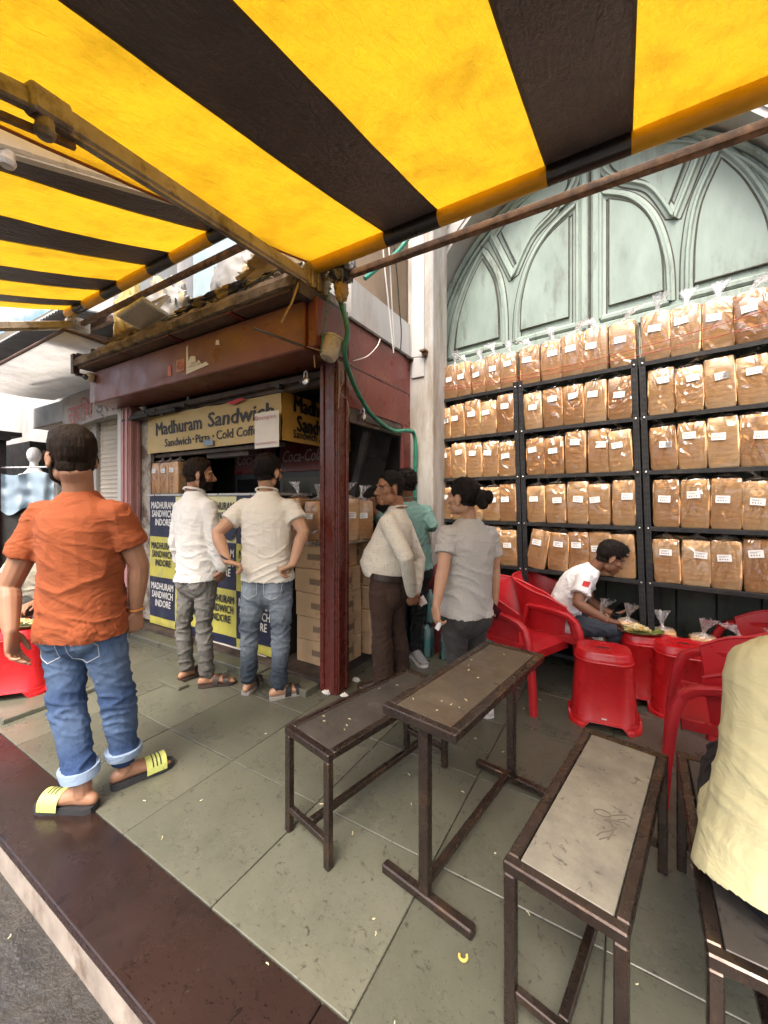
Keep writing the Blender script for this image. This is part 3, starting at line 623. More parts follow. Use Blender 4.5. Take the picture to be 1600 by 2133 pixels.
def bunch_mat():
    t=NT('bunched_film'); t.n.remove(t.b); tr=t.new('BsdfTransparent'); df=t.new('BsdfTranslucent'); df.inputs['Color'].default_value=(.9,.9,.92,1); d2=t.new('BsdfDiffuse'); d2.inputs['Color'].default_value=(.8,.8,.82,1); gl=t.new('BsdfGlossy'); gl.inputs['Roughness'].default_value=.15
    nb=t.bump(t.noise(30,3,.6,(1,1,.25)),1.0,.02); t.l(nb,gl.inputs['Normal'])
    a=t.new('MixShader'); a.inputs[0].default_value=.5; t.l(df.outputs[0],a.inputs[1]); t.l(d2.outputs[0],a.inputs[2])
    b=t.new('MixShader'); b.inputs[0].default_value=.35; t.l(a.outputs[0],b.inputs[1]); t.l(gl.outputs[0],b.inputs[2])
    c=t.new('MixShader'); t.l(t.ramp(t.noise(34,3,.6,(1,1,.3)),[(.35,(.12,.12,.12)),(.65,(.75,.75,.75))]),c.inputs[0]); t.l(tr.outputs[0],c.inputs[1]); t.l(b.outputs[0],c.inputs[2]); t.l(c.outputs[0],t.out.inputs['Surface']); return t.m
M_bunch=bunch_mat()
M_lab=pm('white_label',(.80,.79,.77),.5,.03,8,0); M_labp=pm('label_print',(.22,.2,.2),.6,0,8,0)
def loaf_mesh(seed,wd,dp,h):
    """square loaf standing on end: gently bulged and creased sides"""
    rd=random.Random(seed); bm=bmesh.new(); nx,nz=6,10; V={}
    mb=MB(); rings=[]
    N=20
    for k in range(nz+1):
        z=h*k/nz; row=[]
        for j in range(N):
            a=2*math.pi*(j+.5)/N; c_,s_=math.cos(a),math.sin(a); e=.11
            x=math.copysign(abs(c_)**e,c_)*wd/2; y=math.copysign(abs(s_)**e,s_)*dp/2
            bul=1+.035*math.sin(math.pi*z/h)+.03*noise.noise((x*14+seed,y*14,z*16+seed))
            row.append((x*bul*(1-.05*(k in(0,nz))),y*bul*(1-.05*(k in(0,nz))),z))
        rings.append(row)
    vs_=[p for r_ in rings for p in r_]+[(0,0,0),(0,0,h+.006)]
    fs=[(k*N+j,k*N+(j+1)%N,(k+1)*N+(j+1)%N,(k+1)*N+j) for k in range(nz) for j in range(N)]
    fs+=[((j+1)%N,j,nz*N+N) for j in range(N)]+[(nz*N+j,nz*N+(j+1)%N,nz*N+N+1) for j in range(N)]
    mb.add(vs_,fs); return mb.mesh('bread',M_bread,50)
def bag_mesh(seed,wd,dp,h,tilt):
    rd=random.Random(seed); N=24; mb=MB(); rows=[]
    def ring(z,kx,ky,cx=0,cy=0,am=.006,e=.3):
        r_=[]
        for j in range(N):
            a=2*math.pi*(j+.5)/N; c_,s_=math.cos(a),math.sin(a)
            x=math.copysign(abs(c_)**e,c_)*wd/2*kx; y=math.copysign(abs(s_)**e,s_)*dp/2*ky
            d=am*noise.noise((c_*3+seed*3,s_*3,z*9))
            r_.append((cx+x*(1+d*12),cy+y*(1+d*12),z+.2*d))
        return r_
    tl=.105*math.cos(tilt); tx=.105*math.sin(tilt)
    rows=[ring(-.0,.97,.97),ring(.01,1.04,1.04),ring(h*.33,1.06,1.06),ring(h*.66,1.06,1.06),ring(h-.005,1.05,1.05),ring(h+.016,.80,.82,e=.6),ring(h+.034,.24,.30,0,0,.01,1.0),ring(h+.044,.10,.13,tx*.08,0,.012,1.0)]
    rows+=[ring(h+.044+tl*q,.10+.50*q**1.2,.13+.20*q,tx*q,.02*q*math.sin(seed),.05*q+.01,1.0) for q in (.3,.65,1.0)]
    vs_=[p for r_ in rows for p in r_]
    mb.add(vs_,[(k*N+j,k*N+(j+1)%N,(k+1)*N+(j+1)%N,(k+1)*N+j) for k in range(len(rows)-1) for j in range(N)]+[tuple(range(N))[::-1]])
    mb.m=[1 if i>=5*N and i<(len(rows)-1)*N else 0 for i in range(len(mb.f))]
    return mb.mesh('bag',[M_bag,M_bunch],70)
LW,LD,LH=.160,.15,.322
loafs=[loaf_mesh(i,LW*.97,LD,LH) for i in range(5)]
bags=[bag_mesh(i,LW,LD+.008,LH,a) for i,a in enumerate((-.5,.1,.55,-1.0,1.0,.3,-.2))]
bags_fold=[bag_mesh(i+20,LW,LD+.008,LH,a) for i,a in enumerate((-1.25,1.2,-1.1,1.35))]
mb=MB(); mb.box((-.036,-.0006,-.023),(.036,0,.023)); lab_me=mb.mesh('label',M_lab)
mb=MB()
for k,(a,b) in enumerate(((-.028,.022),(-.028,.006))): mb.box((a,-.0011,.011-k*.006),(b,-.0007,.0135-k*.006))
for k in range(4): mb.box((-.026+k*.013,-.0011,-.013),(-.018+k*.012,-.0007,-.004))
labp_me=mb.mesh('label_print',M_labp)
lrd=random.Random(11)
def loaf(loc,rz,label,lean=0,fold=False,group='bagged loaves on the racks',lab=True,sc_=1.0,labz=None):
    o=ob('bread_loaf',None,None,loc); o.rotation_euler=(0,lean,rz) if not isinstance(lean,tuple) else (lean[0],lean[1],rz)
    o['label']=label; o['category']='bread loaf'; o['group']=group; o.scale=(sc_*lrd.uniform(.995,1.03),lrd.uniform(.95,1.03),lrd.uniform(.93,1.04))
    ob('bread',lrd.choice(loafs),o); ob('bag',lrd.choice(bags_fold if fold else bags),o)
    if lab:
        l=ob('label',lab_me,o,(lrd.uniform(-.025,.025),-LD/2-.0105,labz if labz else lrd.uniform(.185,.24))); l.rotation_euler=(0,lrd.uniform(-.10,.10),lrd.uniform(-.03,.03))
        ob('label_print',labp_me,l)
    return o
ordn=('first','second','third','fourth','fifth','sixth','seventh')
rname=('leftmost rack','middle rack','right-hand rack')
def sname(k): return {5:'top of the',4:'uppermost shelf inside the',3:'second shelf inside the',2:'third shelf inside the',1:'fourth shelf inside the',0:'lowest shelf of the'}[k]
for ri,(t0,t1,_) in enumerate(RACKS):
    for k in (5,4,3,2,1):
        nl=6 if (k==5 and ri==0) else 5
        wd=(t1-t0-(.02 if k==5 else .085)); x0=t0+(.01 if k==5 else .042)
        pitch=wd/nl
        for i in range(nl):
            t=x0+pitch*(i+.5)+lrd.uniform(-.006,.006)
            if ri==0 and k==1 and i<1: continue
            z=SHZ[k]+.001; p=rk(t,RB0+.085+lrd.uniform(-.008,.012),z)
            ln=-LEAN*.8+lrd.uniform(-.03,.03)
            if ri==1 and k==1 and i==0: ln=.17; p=(p[0]-.028,p[1],p[2])
            if ri==1 and k==1 and i==1: ln=.06
            kk=min(1.12,(pitch-.001)/(LW*1.0))
            loaf(W(*p),WA+lrd.uniform(-.06,.06),f'bagged loaf, {ordn[i]} from left, front row, {sname(k)} {rname[ri]}',ln,fold=(k in (4,3)),sc_=kk)
    # second row, seen behind on the lower shelves
    if ri>0:
        for k in (1,2):
            for i in range(3):
                t=t0+.16+.27*i; loaf(W(*rk(t,RB0+.235,SHZ[k]+.001)),WA+lrd.uniform(-.1,.1),f'back-row loaf, {ordn[i]} from left, {sname(k)} {rname[ri]}',-LEAN,lab=False)
# low loaves near the floor
low=[((.16,-.36),'bagged loaf low behind the plate of food, left one',0,0),((.34,-.37),'bagged loaf low between plate and rack upright',.02,0),
     ((.60,-.37),'bagged loaf on the lowest shelf just right of the rack upright, tilted',-.12,.1),((.79,-.38),'bagged loaf on the lowest shelf beside the red stool, second from the upright',.0,.12),((.96,-.37),'bagged loaf on the lowest shelf left of the rear red chair',.05,.1),((1.15,-.37),'bagged loaf on the lowest shelf behind the rear red chair',0,.1)]
for (t,b),lb,ln,rr in low:
    z=.151
    loaf(W(t,b,z),WA+rr,lb,ln,group='bagged loaves near the floor',labz=.19)
# loaves on the kiosk counter and shelf
for i,(s_,n_,z) in enumerate(((-4.24,2.44,1.456),(-4.09,2.445,1.456),(-3.94,2.45,1.456))): loaf(S(s_,n_,z),SA,f'bagged loaf on the tall counter by the bearded person, {ordn[i]} from left',0,group='bagged loaves on the kiosk counter',labz=.24)
for i,(s_,n_,lb) in enumerate(((-2.30,2.46,'bagged loaf on the side shelf just right of the cream polo'),(-2.10,2.47,'bagged loaf on the side shelf left of the maroon post'),(-1.875,2.535,'bagged loaf on the side shelf right of the maroon post, nearer the counter'),(-1.86,2.72,'bagged loaf on the side shelf right of the maroon post, nearer the dotted shirt'))):
    loaf(S(s_,n_,1.076),SA+(.0 if i<2 else R(62)),lb,0,group='bagged loaves on the kiosk side shelf',labz=.2)
# red strings sagging along the top loaves
M_str=pm('red_string',(.35,.04,.03),.6,.1,5,0)
for k,(z0,z1,nm) in enumerate(((2.52,2.60,'upper'),(2.49,2.50,'lower'))):
    mb=MB(); mb.tube([W(-1.45+q*2.85,-.475,z0+(z1-z0)*q-.10*4*q*(1-q)*(1 if k==0 else .75)) for q in np.linspace(0,1,24)],.0022,5)
    single('red_string',mb,M_str,f'thin red string sagging along the top loaves, {nm} one','string',group='strings along the top loaves')
# ------------------------------------------------------------------ steel benches and table
def top_mat(name,c1,c2,c3,rough,rust=None):
    t=NT(name); c=t.ramp(t.noise(5,8,.7),[(.3,c1),(.55,c2),(.75,c3)])
    c=t.mix(t.ramp(t.noise(22,6,.75,dist=1),[(.59,(0,0,0)),(.64,(.8,.8,.8))]),c,mul(c1,.5))
    if rust: c=t.mix(t.ramp(t.noise(4,8,.75),[(.5,(0,0,0)),(.68,(.8,.8,.8))]),c,rust)
    t.set(col=c,rough=t.ramp(t.noise(8,6,.7),[(.3,(rough-.12,)*3),(.7,(rough+.15,)*3)]),n=t.bump(t.noise(50,5,.7),.2,.003)); return t.m
M_topA=top_mat('worn_dark_sheet',(.048,.042,.037),(.075,.067,.058),(.22,.21,.19),.42)
M_topB=top_mat('stained_brown_stone',(.085,.066,.044),(.12,.095,.065),(.17,.145,.105),.38,(.075,.042,.02))
M_topC=top_mat('worn_pale_stone',(.15,.14,.118),(.27,.25,.20),(.38,.355,.29),.38)
def seat_frame(mb,x0,x1,y0,y1,z,w=.034,h=.03):
    for a,b in (((x0,y0),(x1,y0)),((x0,y1),(x1,y1))): mb.box((a[0],a[1]-w/2,z-h),(b[0],b[1]+w/2,z),.004)
    for x in (x0,x1): mb.box((x-w/2,y0+w/2+.001,z-h+.0005),(x+w/2,y1-w/2-.001,z-.0005),.004)
def bench(name,label,corner,ang,wd,ln,h,mtop,group):
    th=Thing(name,label,'bench',(corner[0],corner[1],0),'w',group=group,rz=ang)
    q=.016
    for k,(a,b) in enumerate((((q,q),(wd-q,q)),((q,ln-q),(wd-q,ln-q)))):
        mb=MB(); mb.box((a[0]-q,a[1]-q,h-.032),(b[0]+q,b[1]+q,h),.004); th.part('end_rail',mb,M_steel,local=True)
    for x in (q,wd-q): mb=MB(); mb.box((x-q+.0005,2*q,h-.0315),(x+q-.0005,ln-2*q,h-.0008),.004); th.part('side_rail',mb,M_steel,local=True)
    mb=MB(); mb.box((2*q+.003,2*q+.003,h-.03),(wd-2*q-.003,ln-2*q-.003,h-.004),.002); th.part('seat_panel',mb,mtop,local=True)
    for x in (q,wd-q):
        for y in (q,ln-q): mb=MB(); mb.box((x-.015,y-.015,0),(x+.015,y+.015,h-.0325),.004); th.part('leg',mb,M_steel,local=True)
    for y in (q,ln-q): mb=MB(); mb.box((q+.0155,y-.012,.085),(wd-q-.0155,y+.012,.11),.003); th.part('end_stretcher',mb,M_steel,local=True)
    mb=MB(); mb.box((wd/2-.013,q+.0125,.084),(wd/2+.013,ln-q-.0125,.112),.003); th.part('long_stretcher',mb,M_steel,local=True)
    return th
bg='narrow steel-framed benches'
bench('bench','narrow steel bench with dark scuffed top, left of the table, nearest the kiosk',(-.422,1.685),R(-42.7),.288,.81,.44,M_topA,bg)
b2=bench('bench','narrow steel bench with a pale worn stone top in the right foreground',(.316,1.062),R(-40.5),.29,.82,.44,M_topC,bg)
bench('bench','steel bench under the person in the pale yellow shirt',(.683,.843),R(-32.5),.30,.81,.44,M_topA,bg)
# hand-drawn scrawl on the pale top
def scr(P,z=.4408): return [Vector((a,b,z)) for a,b in P]
mb=MB()
c0=(.205,.30)
mb.tube(scr([(.165+.022*math.cos(a),.352+.014*math.sin(a)+.2*(.022*math.cos(a))) for a in np.linspace(0,6.28,16)],.4375),.0018,5,flat=.3)
for P in ([(.19,.36),(.215,.385),(.225,.372),(.205,.352)],[(.20,.372),(.225,.392),(.24,.386)],[(.186,.343),(.205,.30),(.20,.255)],[(.18,.332),(.21,.315),(.195,.29),(.178,.27),(.172,.248)],[(.192,.34),(.222,.352),(.24,.346)],[(.20,.27),(.18,.24)]): mb.tube(scr(P,.4375),.0018,5,flat=.3)
b2.part('scrawl',mb,pm('grey_scrawl',(.15,.13,.10),.6,.2,9,0),local=True,kind='stuff')
tt=Thing('table','narrow steel-framed table with a stained brown top in the centre','table',(-.007,1.441,0),'w',rz=R(-39.7))
w_,l_,h_=.30,.85,.66; q=.017
for y in (q,l_-q): mb=MB(); mb.box((0,y-q,h_-.034),(w_,y+q,h_),.004); tt.part('end_rail',mb,M_steel,local=True)
for x in (q,w_-q): mb=MB(); mb.box((x-q+.0005,2*q,h_-.0335),(x+q-.0005,l_-2*q,h_-.0008),.004); tt.part('side_rail',mb,M_steel,local=True)
mb=MB(); mb.box((2*q+.003,2*q+.003,h_-.03),(w_-2*q-.003,l_-2*q-.003,h_-.003),.002); tt.part('table_top',mb,M_topB,local=True)
for y in (.055,l_-.03): 
    mb=MB(); mb.box((w_/2-.019,y-.019,.036),(w_/2+.019,y+.019,h_-.0345),.005); tt.part('leg',mb,M_steel,local=True)
    mb=MB(); mb.box((w_/2-.185,y-.018,.001),(w_/2+.185,y+.018,.0355),.005); tt.part('foot_bar',mb,M_steel,local=True)
mb=MB(); mb.box((w_/2-.014,.075,.05),(w_/2+.014,l_-.05,.078),.004); tt.part('stretcher',mb,M_steel,local=True)
# ------------------------------------------------------------------ red plastic stools and chairs
def plastic(name,c,rough):
    t=NT(name); col=t.ramp(t.noise(3,5),[(.3,mul(c,.85)),(.7,mul(c,1.12))])
    col=t.mix(t.ramp(t.noise(9,7,.8),[(.62,(0,0,0)),(.8,(.35,.35,.35))]),col,(.45,.22,.19))
    t.set(col=col,rough=t.ramp(t.noise(6,5),[(.3,(rough-.08,)*3),(.7,(rough+.1,)*3)]),spec=.5,n=t.bump(t.noise(160,2),.06,.002)); return t.m
M_redp=plastic('red_plastic',(.56,.014,.018),.28); M_redc=plastic('chair_red_plastic',(.47,.018,.024),.34)
def rrect(hx,hy,r,n=5):
    P=[]
    for cx_,cy_,a0 in ((hx-r,hy-r,0),(-hx+r,hy-r,90),(-hx+r,-hy+r,180),(hx-r,-hy+r,270)):
        for k in range(n+1):
            a=R(a0+90*k/n); P.append((cx_+r*math.cos(a),cy_+r*math.sin(a)))
    return P
def stool(label,loc,rz,sticker=False):
    th=Thing('stool',label,'stool',(loc[0],loc[1],loc[2] if len(loc)>2 else 0),'w',group='red plastic stools',rz=rz)
    prof=[(x,y,min(y*.72,r_*1.7),z) for x,y,r_,z in [(.205,.175,.07,.0),(.203,.173,.07,.016),(.192,.162,.07,.024),(.190,.160,.07,.045),(.186,.156,.07,.05),(.184,.154,.07,.072),(.181,.151,.07,.077),(.164,.138,.062,.385),(.167,.141,.062,.390),(.167,.141,.062,.398),(.162,.136,.06,.402),(.161,.135,.06,.420),(.158,.132,.06,.424),(.156,.130,.06,.442),(.150,.124,.058,.454),(.134,.108,.05,.459),(.04,.03,.012,.457),(.034,.010,.004,.454)]]
    rows=[]
    NN=len(rrect(.1,.1,.05))
    for hx,hy,r_,z in prof: rows.append([(x,y,z) for x,y in rrect(hx,hy,r_)])
    # arched cut-outs at the foot: lift the lowest rings between the corner feet
    for k in range(4):
        for i,(x,y,z) in enumerate(rows[k]):
            pass
    mb=MB(); 
    # subdivide the straight runs so that the foot arches can be shaped
    def dens(row):
        out=[]
        for i,p in enumerate(row):
            q_=row[(i+1)%len(row)]; d=math.hypot(q_[0]-p[0],q_[1]-p[1]); m=1 if d<.03 else 8
            for j in range(m): out.append(tuple(p[c]+(q_[c]-p[c])*j/m for c in range(3)))
        return out
    base=rows[0]; cnt=[]
    for i,p in enumerate(base):
        q_=base[(i+1)%NN]; cnt.append(1 if (i%6)!=5 else 8)
    D=[]
    for row in rows:
        out=[]
        for i,p in enumerate(row):
            q_=row[(i+1)%NN]
            for j in range(cnt[i]): out.append([p[c]+(q_[c]-p[c])*j/cnt[i] for c in range(3)])
        D.append(out)
    n=len(D[0])
    for k in range(3):
        for p in D[k]:
            a=abs(p[0])/.2; b=abs(p[1])/.165
            m=max(0,1-(min(a,b)/.52)**4) if min(a,b)<.52 else 0
            p[2]+= (.046-.010*k)*min(1,m*2.2) if k<2 else .026*min(1,m*2.2)
    vs_=[p for r_ in D for p in r_]
    mb.add(vs_,[(k*n+j,k*n+(j+1)%n,(k+1)*n+(j+1)%n,(k+1)*n+j) for k in range(len(D)-1) for j in range(n)])
    th.part('shell',mb,M_redp,35,local=True)
    mb=MB(); mb.prism(rrect(.034,.010,.009),.4525,.4545,lambda x,y,h:(x,y,h)); th.part('grip_slot',mb,M_hole,local=True)
    if sticker: mb=MB(); mb.box((-.022,-.1545,.056),(.006,-.1525,.074)); th.part('sticker',mb,M_lab,local=True)
    return th
stool('red plastic stool with a finger slot standing empty in front of the seated boy',(1.40,2.545),R(-24),True)
stool('red plastic stool carrying the plate of noodles beside the seated boy',(1.86,2.83),R(-22))
stool('red plastic stool half hidden under the right-hand red chair',(1.97,2.62),R(-30))
stool('red plastic stool at the left edge behind the orange shirt',(-2.62,2.86,.031),R(20))
def chair(label,loc,face):
    """moulded armchair: seat, tub back, two arm-and-front-leg bands, two rear legs; y is forward"""
    th=Thing('armchair',label,'chair',(loc[0],loc[1],0),'w',group='red plastic armchairs',rz=face)
    T=.006
    # seat: slightly dished panel with a rolled front lip
    def seat(a,b):
        x=(a-.5)*2; y=-.20+.43*b; wdt=.205+.03*b
        z=.405-.018*(1-x*x)*(1-abs(2*b-1))-.03*max(0,b-.86)/.14*1.3
        return (x*wdt,y,z)
    mb=MB(); mb.grid(seat,14,14); mb.grid(lambda a,b:tuple(Vector(seat(1-a,b))-Vector((0,0,.02))),14,14)
    mb.grid(lambda a,b:tuple(Vector(seat(a,1))-Vector((0,0,.055*b))),14,2)
    th.part('seat',mb,M_redc,50,local=True)
    # tub back and sides: U-shaped wall, rim high at the back and falling to the arms
    def tub(a,b,o=0):
        th_=R(-118+236*a)          # 0 = straight back
        k=abs(a-.5)*2
        rim=.775-.165*(k**2.2); lo=.385
        h=lo+(rim-lo)*b
        rx=.215+.045*b+o; ry=.215+.055*b+o
        c,s_=math.cos(th_),math.sin(th_)
        x=math.copysign(abs(s_)**.75,s_)*rx; y=-.0-math.copysign(abs(c)**.75,c)*ry
        return (x,y-.005-.045*b*(1-k)**.5,h)
    mb=MB(); mb.grid(lambda a,b:tub(a,b),36,12); mb.grid(lambda a,b:tub(1-a,b,.008),36,12)
    mb.tube([tub(a,1,.004) for a in np.linspace(0,1,49)],.0085,8)
    mb.grid(lambda a,b:tub(0,b,.008*a),1,12); mb.grid(lambda a,b:tub(1,b,.008*(1-a)),1,12)
    th.part('backrest',mb,M_redc,60,local=True,fix=False)
    for sg in (-1,1):
        P=[(.262,-.12,.595),(.268,.0,.590),(.272,.10,.580),(.275,.175,.560),(.277,.220,.525),(.279,.245,.46),(.281,.262,.36),(.284,.28,.19),(.286,.292,.0)]
        Q=[]; 
        for i in range(len(P)-1):
            for j in range(4): t=j/4; Q.append([P[i][c]*(1-t)+P[i+1][c]*t for c in range(3)])
        Q.append(list(P[-1])); mb=MB(); rows=[]
        for i,p in enumerate(Q):
            a=Vector(Q[max(i-1,0)]); b=Vector(Q[min(i+1,len(Q)-1)]); tg=(b-a).normalized(); nn=Vector((1,0,0)).cross(tg).normalized(); f=i/(len(Q)-1)
            wd=.030-.008*f; hh=.012+.012*min(1,f*1.6)
            pr=[(-wd,-.012),(-wd,hh*.6),(-wd*.6,hh),(wd*.6,hh),(wd,hh*.6),(wd,-.012),(wd*.75,-.02),(-wd*.75,-.02)]
            if nn.z<0 and f<.3: nn=-nn
            rows.append([(sg*(p[0]+x),p[1]+nn.y*z*(1 if nn.z>=0 or f>.3 else 1),p[2]+nn.z*z) for x,z in pr])
        n=8; mb.add([p for r_ in rows for p in r_],[(k*n+j,k*n+(j+1)%n,(k+1)*n+(j+1)%n,(k+1)*n+j) for k in range(len(rows)-1) for j in range(n)]+[tuple(range(n)),tuple(range((len(rows)-1)*n,len(rows)*n))])
        th.part('armrest',mb,M_redc,50,local=True)
        mb=MB(); mb.bar((sg*.248,-.175,.41),(sg*.262,-.275,0),.05,.034,(0,1,0),.008); mb.bar((sg*.262,-.12,.60),(sg*.248,-.178,.405),.052,.03,(0,1,0),.008); mb.bar((sg*.215,-.18,.385),(sg*.235,.23,.38),.014,.05,(0,0,1),.004); th.part('leg',mb,M_redc,30,local=True)
    return th
def face(dx,dy): return math.atan2(dy,dx)-math.pi/2
chair('empty red plastic armchair just behind the far end of the table',(1.03,2.98),face(.58,-.81))
chair('red plastic armchair under the seated boy',(1.37,3.17),face(.75,-.65))
chair('red plastic armchair at the right, nearest the pale yellow shirt',(1.68,1.87),face(-.8,.6))
chair('red plastic armchair at the right edge, set back near the bread',(2.31,2.37),face(-.8,.6))
# ------------------------------------------------------------------ striped awnings
def cloth_mat(name,c,tr,trc,rough=.5):
    t=NT(name); t.n.remove(t.b)
    f=t.noise(5,7,.65); col=t.ramp(f,[(.3,mul(c,.82)),(.7,mul(c,1.1))]); tcol=t.ramp(t.noise(3.2,7,.7),[(.3,mul(trc,.60)),(.52,trc),(.75,mul(trc,1.2))])  # uneven glow of light through the cloth is put into the transmission colour
    pr=t.new('BsdfPrincipled'); t.l(col,pr.inputs['Base Color']); pr.inputs['Roughness'].default_value=rough
    tl=t.new('BsdfTranslucent'); t.l(tcol,tl.inputs['Color'])
    nb=t.bump(t.noise(9,3,.6,(3,.7,1),dist=.8),.5,.03,t.bump(t.noise(38,4,.65,(1,.45,1),dist=1.5),.55,.016)); t.l(nb,pr.inputs['Normal']); t.l(nb,tl.inputs['Normal'])
    mx=t.new('MixShader'); mx.inputs[0].default_value=tr; t.l(pr.outputs[0],mx.inputs[1]); t.l(tl.outputs[0],mx.inputs[2]); t.l(mx.outputs[0],t.out.inputs['Surface']); return t.m
M_awy=cloth_mat('yellow_awning_cloth',(.66,.37,.014),.46,(.575,.325,.011)); M_awk=cloth_mat('black_awning_cloth',(.022,.018,.016),.05,(.07,.045,.035),.42)
M_arm=pm('grey_arm_paint',(.33,.29,.24),.5,.25,6,.2,50,dirt=(.10,.07,.05),dsc=8,dth=.55,metal=.2,stretch=(1,1,1)); M_armw=pm('white_arm_paint',(.72,.70,.66),.45,.1,6,.1,50,dirt=(.35,.3,.24),dsc=6,dth=.62)
M_seam=pm('seam_thread',(.10,.06,.02),.7,.2,9,0)
def awning(name,label,edges,black,nr,zr,slope,sag,ln,base,mat_idx_first,rr=.045):
    th=Thing(name,label,'awning',base,'s')
    # fabric: one cloth, stripes along n
    mb=MB()
    def zz(s_,d): # d = distance from the roller towards the street
        q=d/ln; return zr+rr*.7-slope*d-sag*4*q*(1-q)*.5+.008*noise.noise((s_*2.2,d*1.6,zr))+.0035*noise.noise((s_*9,d*5,2))
    for i,(a,b) in enumerate(zip(edges,edges[1:])):
        mb.cm=1 if i in black else 0
        nu=max(3,int((b-a)/.05)); mb.grid(lambda x,y:(a+(b-a)*x,nr-.01-ln*y,zz(a+(b-a)*x,ln*y)),nu,44)
    bm_me=mb.mesh('fabric',[M_awy,M_awk],80,base); 
    ob('fabric',bm_me,th.o)
    for e_ in edges[1:-1]:
        mb=MB(); mb.grid(lambda x,y:(e_-.005+.010*x,nr-.01-ln*y,zz(e_,ln*y)-.003),1,30); th.part('seam',mb,M_seam,60,fix=False)
    mb=MB(); N=16
    for i,(a,b) in enumerate(zip(edges,edges[1:])):
        mb.cm=1 if i in black else 0
        nu=max(2,int((b-a)/.08))
        mb.grid(lambda x,y:(a+(b-a)*x,nr+.004+(rr+.002*noise.noise((a+x,y*3,0)))*math.cos(2*math.pi*y+.6),zr+rr*math.sin(2*math.pi*y+.6)),nu,N)
    th.part('fabric_roll',mb,[M_awyo,M_awko],60,fix=False)
    mb=MB()
    for i,(a,b) in enumerate(zip(edges,edges[1:])):
        if i%2: mb.box((b-.03,nr-.052,zr-.004),(b-.01,nr-.0505,zr+.004))
    mb=MB(); mb.tube([(edges[0]-.03,nr+.004,zr),(edges[-1]+.03,nr+.004,zr)],.03,10); th.part('roller_tube',mb,M_arm,40)
    return th,zz
M_awyo=pm('yellow_roll_cloth',(.64,.36,.015),.42,.12,5,.15,60); M_awko=pm('black_roll_cloth',(.012,.010,.010),.35,.2,6,.12,60)
e1=[-1.816,-1.227,-.883,-.318,.03,.60,.945,1.51,1.86,2.40]
aw1,zz1=awning('awning','large black and yellow striped awning stretched overhead','x' and e1,(1,3,5,7),2.07,2.975,.196,.05,2.3,(-1.8,2.07,2.9),0)
mb=MB(); mb.bar((-1.73,2.185,2.915),(2.6,2.185,2.915),.042,.042,bev=.004); aw1.part('mounting_bar',mb,M_rust)
mb=MB(); mb.tube([(-1.816,2.05-q,zz1(-1.816,2.05-q if 0 else .02+q)-.004) for q in np.linspace(0,2.2,24)],.006,6); aw1.part('edge_hem',mb,pm('hem_brown',(.22,.07,.03),.6,.2,8,0))
mb=MB(); mb.box((-1.86,2.0,2.83),(-1.78,2.22,2.97),.006)
for k in range(3): mb.box((-1.875,2.02+k*.06,2.81),(-1.765,2.045+k*.06,2.95),.004)
mb.tube([(-1.82,2.03,2.80),(-1.82,2.03,2.99)],.022,10); aw1.part('arm_bracket',mb,M_arm,30)
mb=MB(); mb.box((-1.862,2.02,2.93),(-1.832,2.10,3.05),.008); aw1.part('roller_bracket',mb,M_armw)
def arm(th,p,q,r_,mat,wd=.045,ht=.075,nm='arm',back=None):
    p=Vector(p); q=Vector(q); r_=Vector(r_); mb=MB(); mb.bar(p,q,wd,ht,bev=.010); 
    d=(q-p).normalized(); u=d.cross(Vector((0,0,1))).normalized()
    mb.bar(p+d*.02-Vector((0,0,ht*.55)),q-d*.02-Vector((0,0,ht*.55)),wd*.6,.012); a=th.part(nm,mb,mat)
    mb=MB(); mb.box((-.034,-.07,-.042),(.034,.05,.042),.01,Matrix.Translation(q)@d.to_track_quat('Y','Z').to_matrix().to_4x4()); mb.tube([q+Vector((0,0,-.075)),q+Vector((0,0,.05))],.026,12); mb.lathe([(.002,-.03),(.022,-.026),(.030,-.008),(.026,.004)],12,q+Vector((0,0,-.07))); th.part('elbow_joint',mb,mat,30)
    mb=MB(); mb.bar(q,r_,wd*.9,ht*.85,bev=.008); th.part('forearm',mb,mat)
arm(aw1,(-1.82,2.06,2.885),(-1.575,.53,2.645),(-1.62,-.5,2.43),M_arm)
mb=MB(); mb.bar((-1.60,.62,2.60),(-1.64,-.4,2.36),.02,.02); aw1.part('tension_rod',mb,M_rust)
e2=[-4.80,-4.62,-4.42,-4.06,-3.76,-3.30,-2.98,-2.52,-2.20,-1.78]
aw2,zz2=awning('awning','smaller black and yellow striped awning on the left, set back over the kiosk','x' and e2,(1,3,5,7),1.80,3.27,.30,.05,1.45,(-3.3,1.8,3.2),0)
mb=MB(); mb.bar((-4.80,1.90,3.19),(-1.9,1.90,3.19),.042,.042,bev=.004); aw2.part('mounting_bar',mb,M_rust)
arm(aw2,(-1.98,1.84,3.20),(-2.07,.577,2.80),(-2.3,-.3,2.5),M_armw,.06,.085)
arm(aw2,(-4.74,1.84,3.16),(-5.1,.72,2.80),(-4.9,-.3,2.5),M_arm,nm='arm')
mb=MB()
for k in range(5): mb.box((-4.87+k*.03,1.80,3.11),(-4.85+k*.03,1.97,3.24),.003)
mb.box((-4.88,1.84,3.14),(-4.72,1.95,3.21),.004); mb.tube([(-4.78,1.84,3.2),(-4.72,1.80,3.34)],.012,6); aw2.part('arm_bracket',mb,M_arm,30)
mb=MB(); mb.tube([(-4.83,1.83,3.24),(-4.84,1.81,3.33),(-4.82,1.80,3.36)],.02,8); aw2.part('roller_bracket',mb,M_armw)
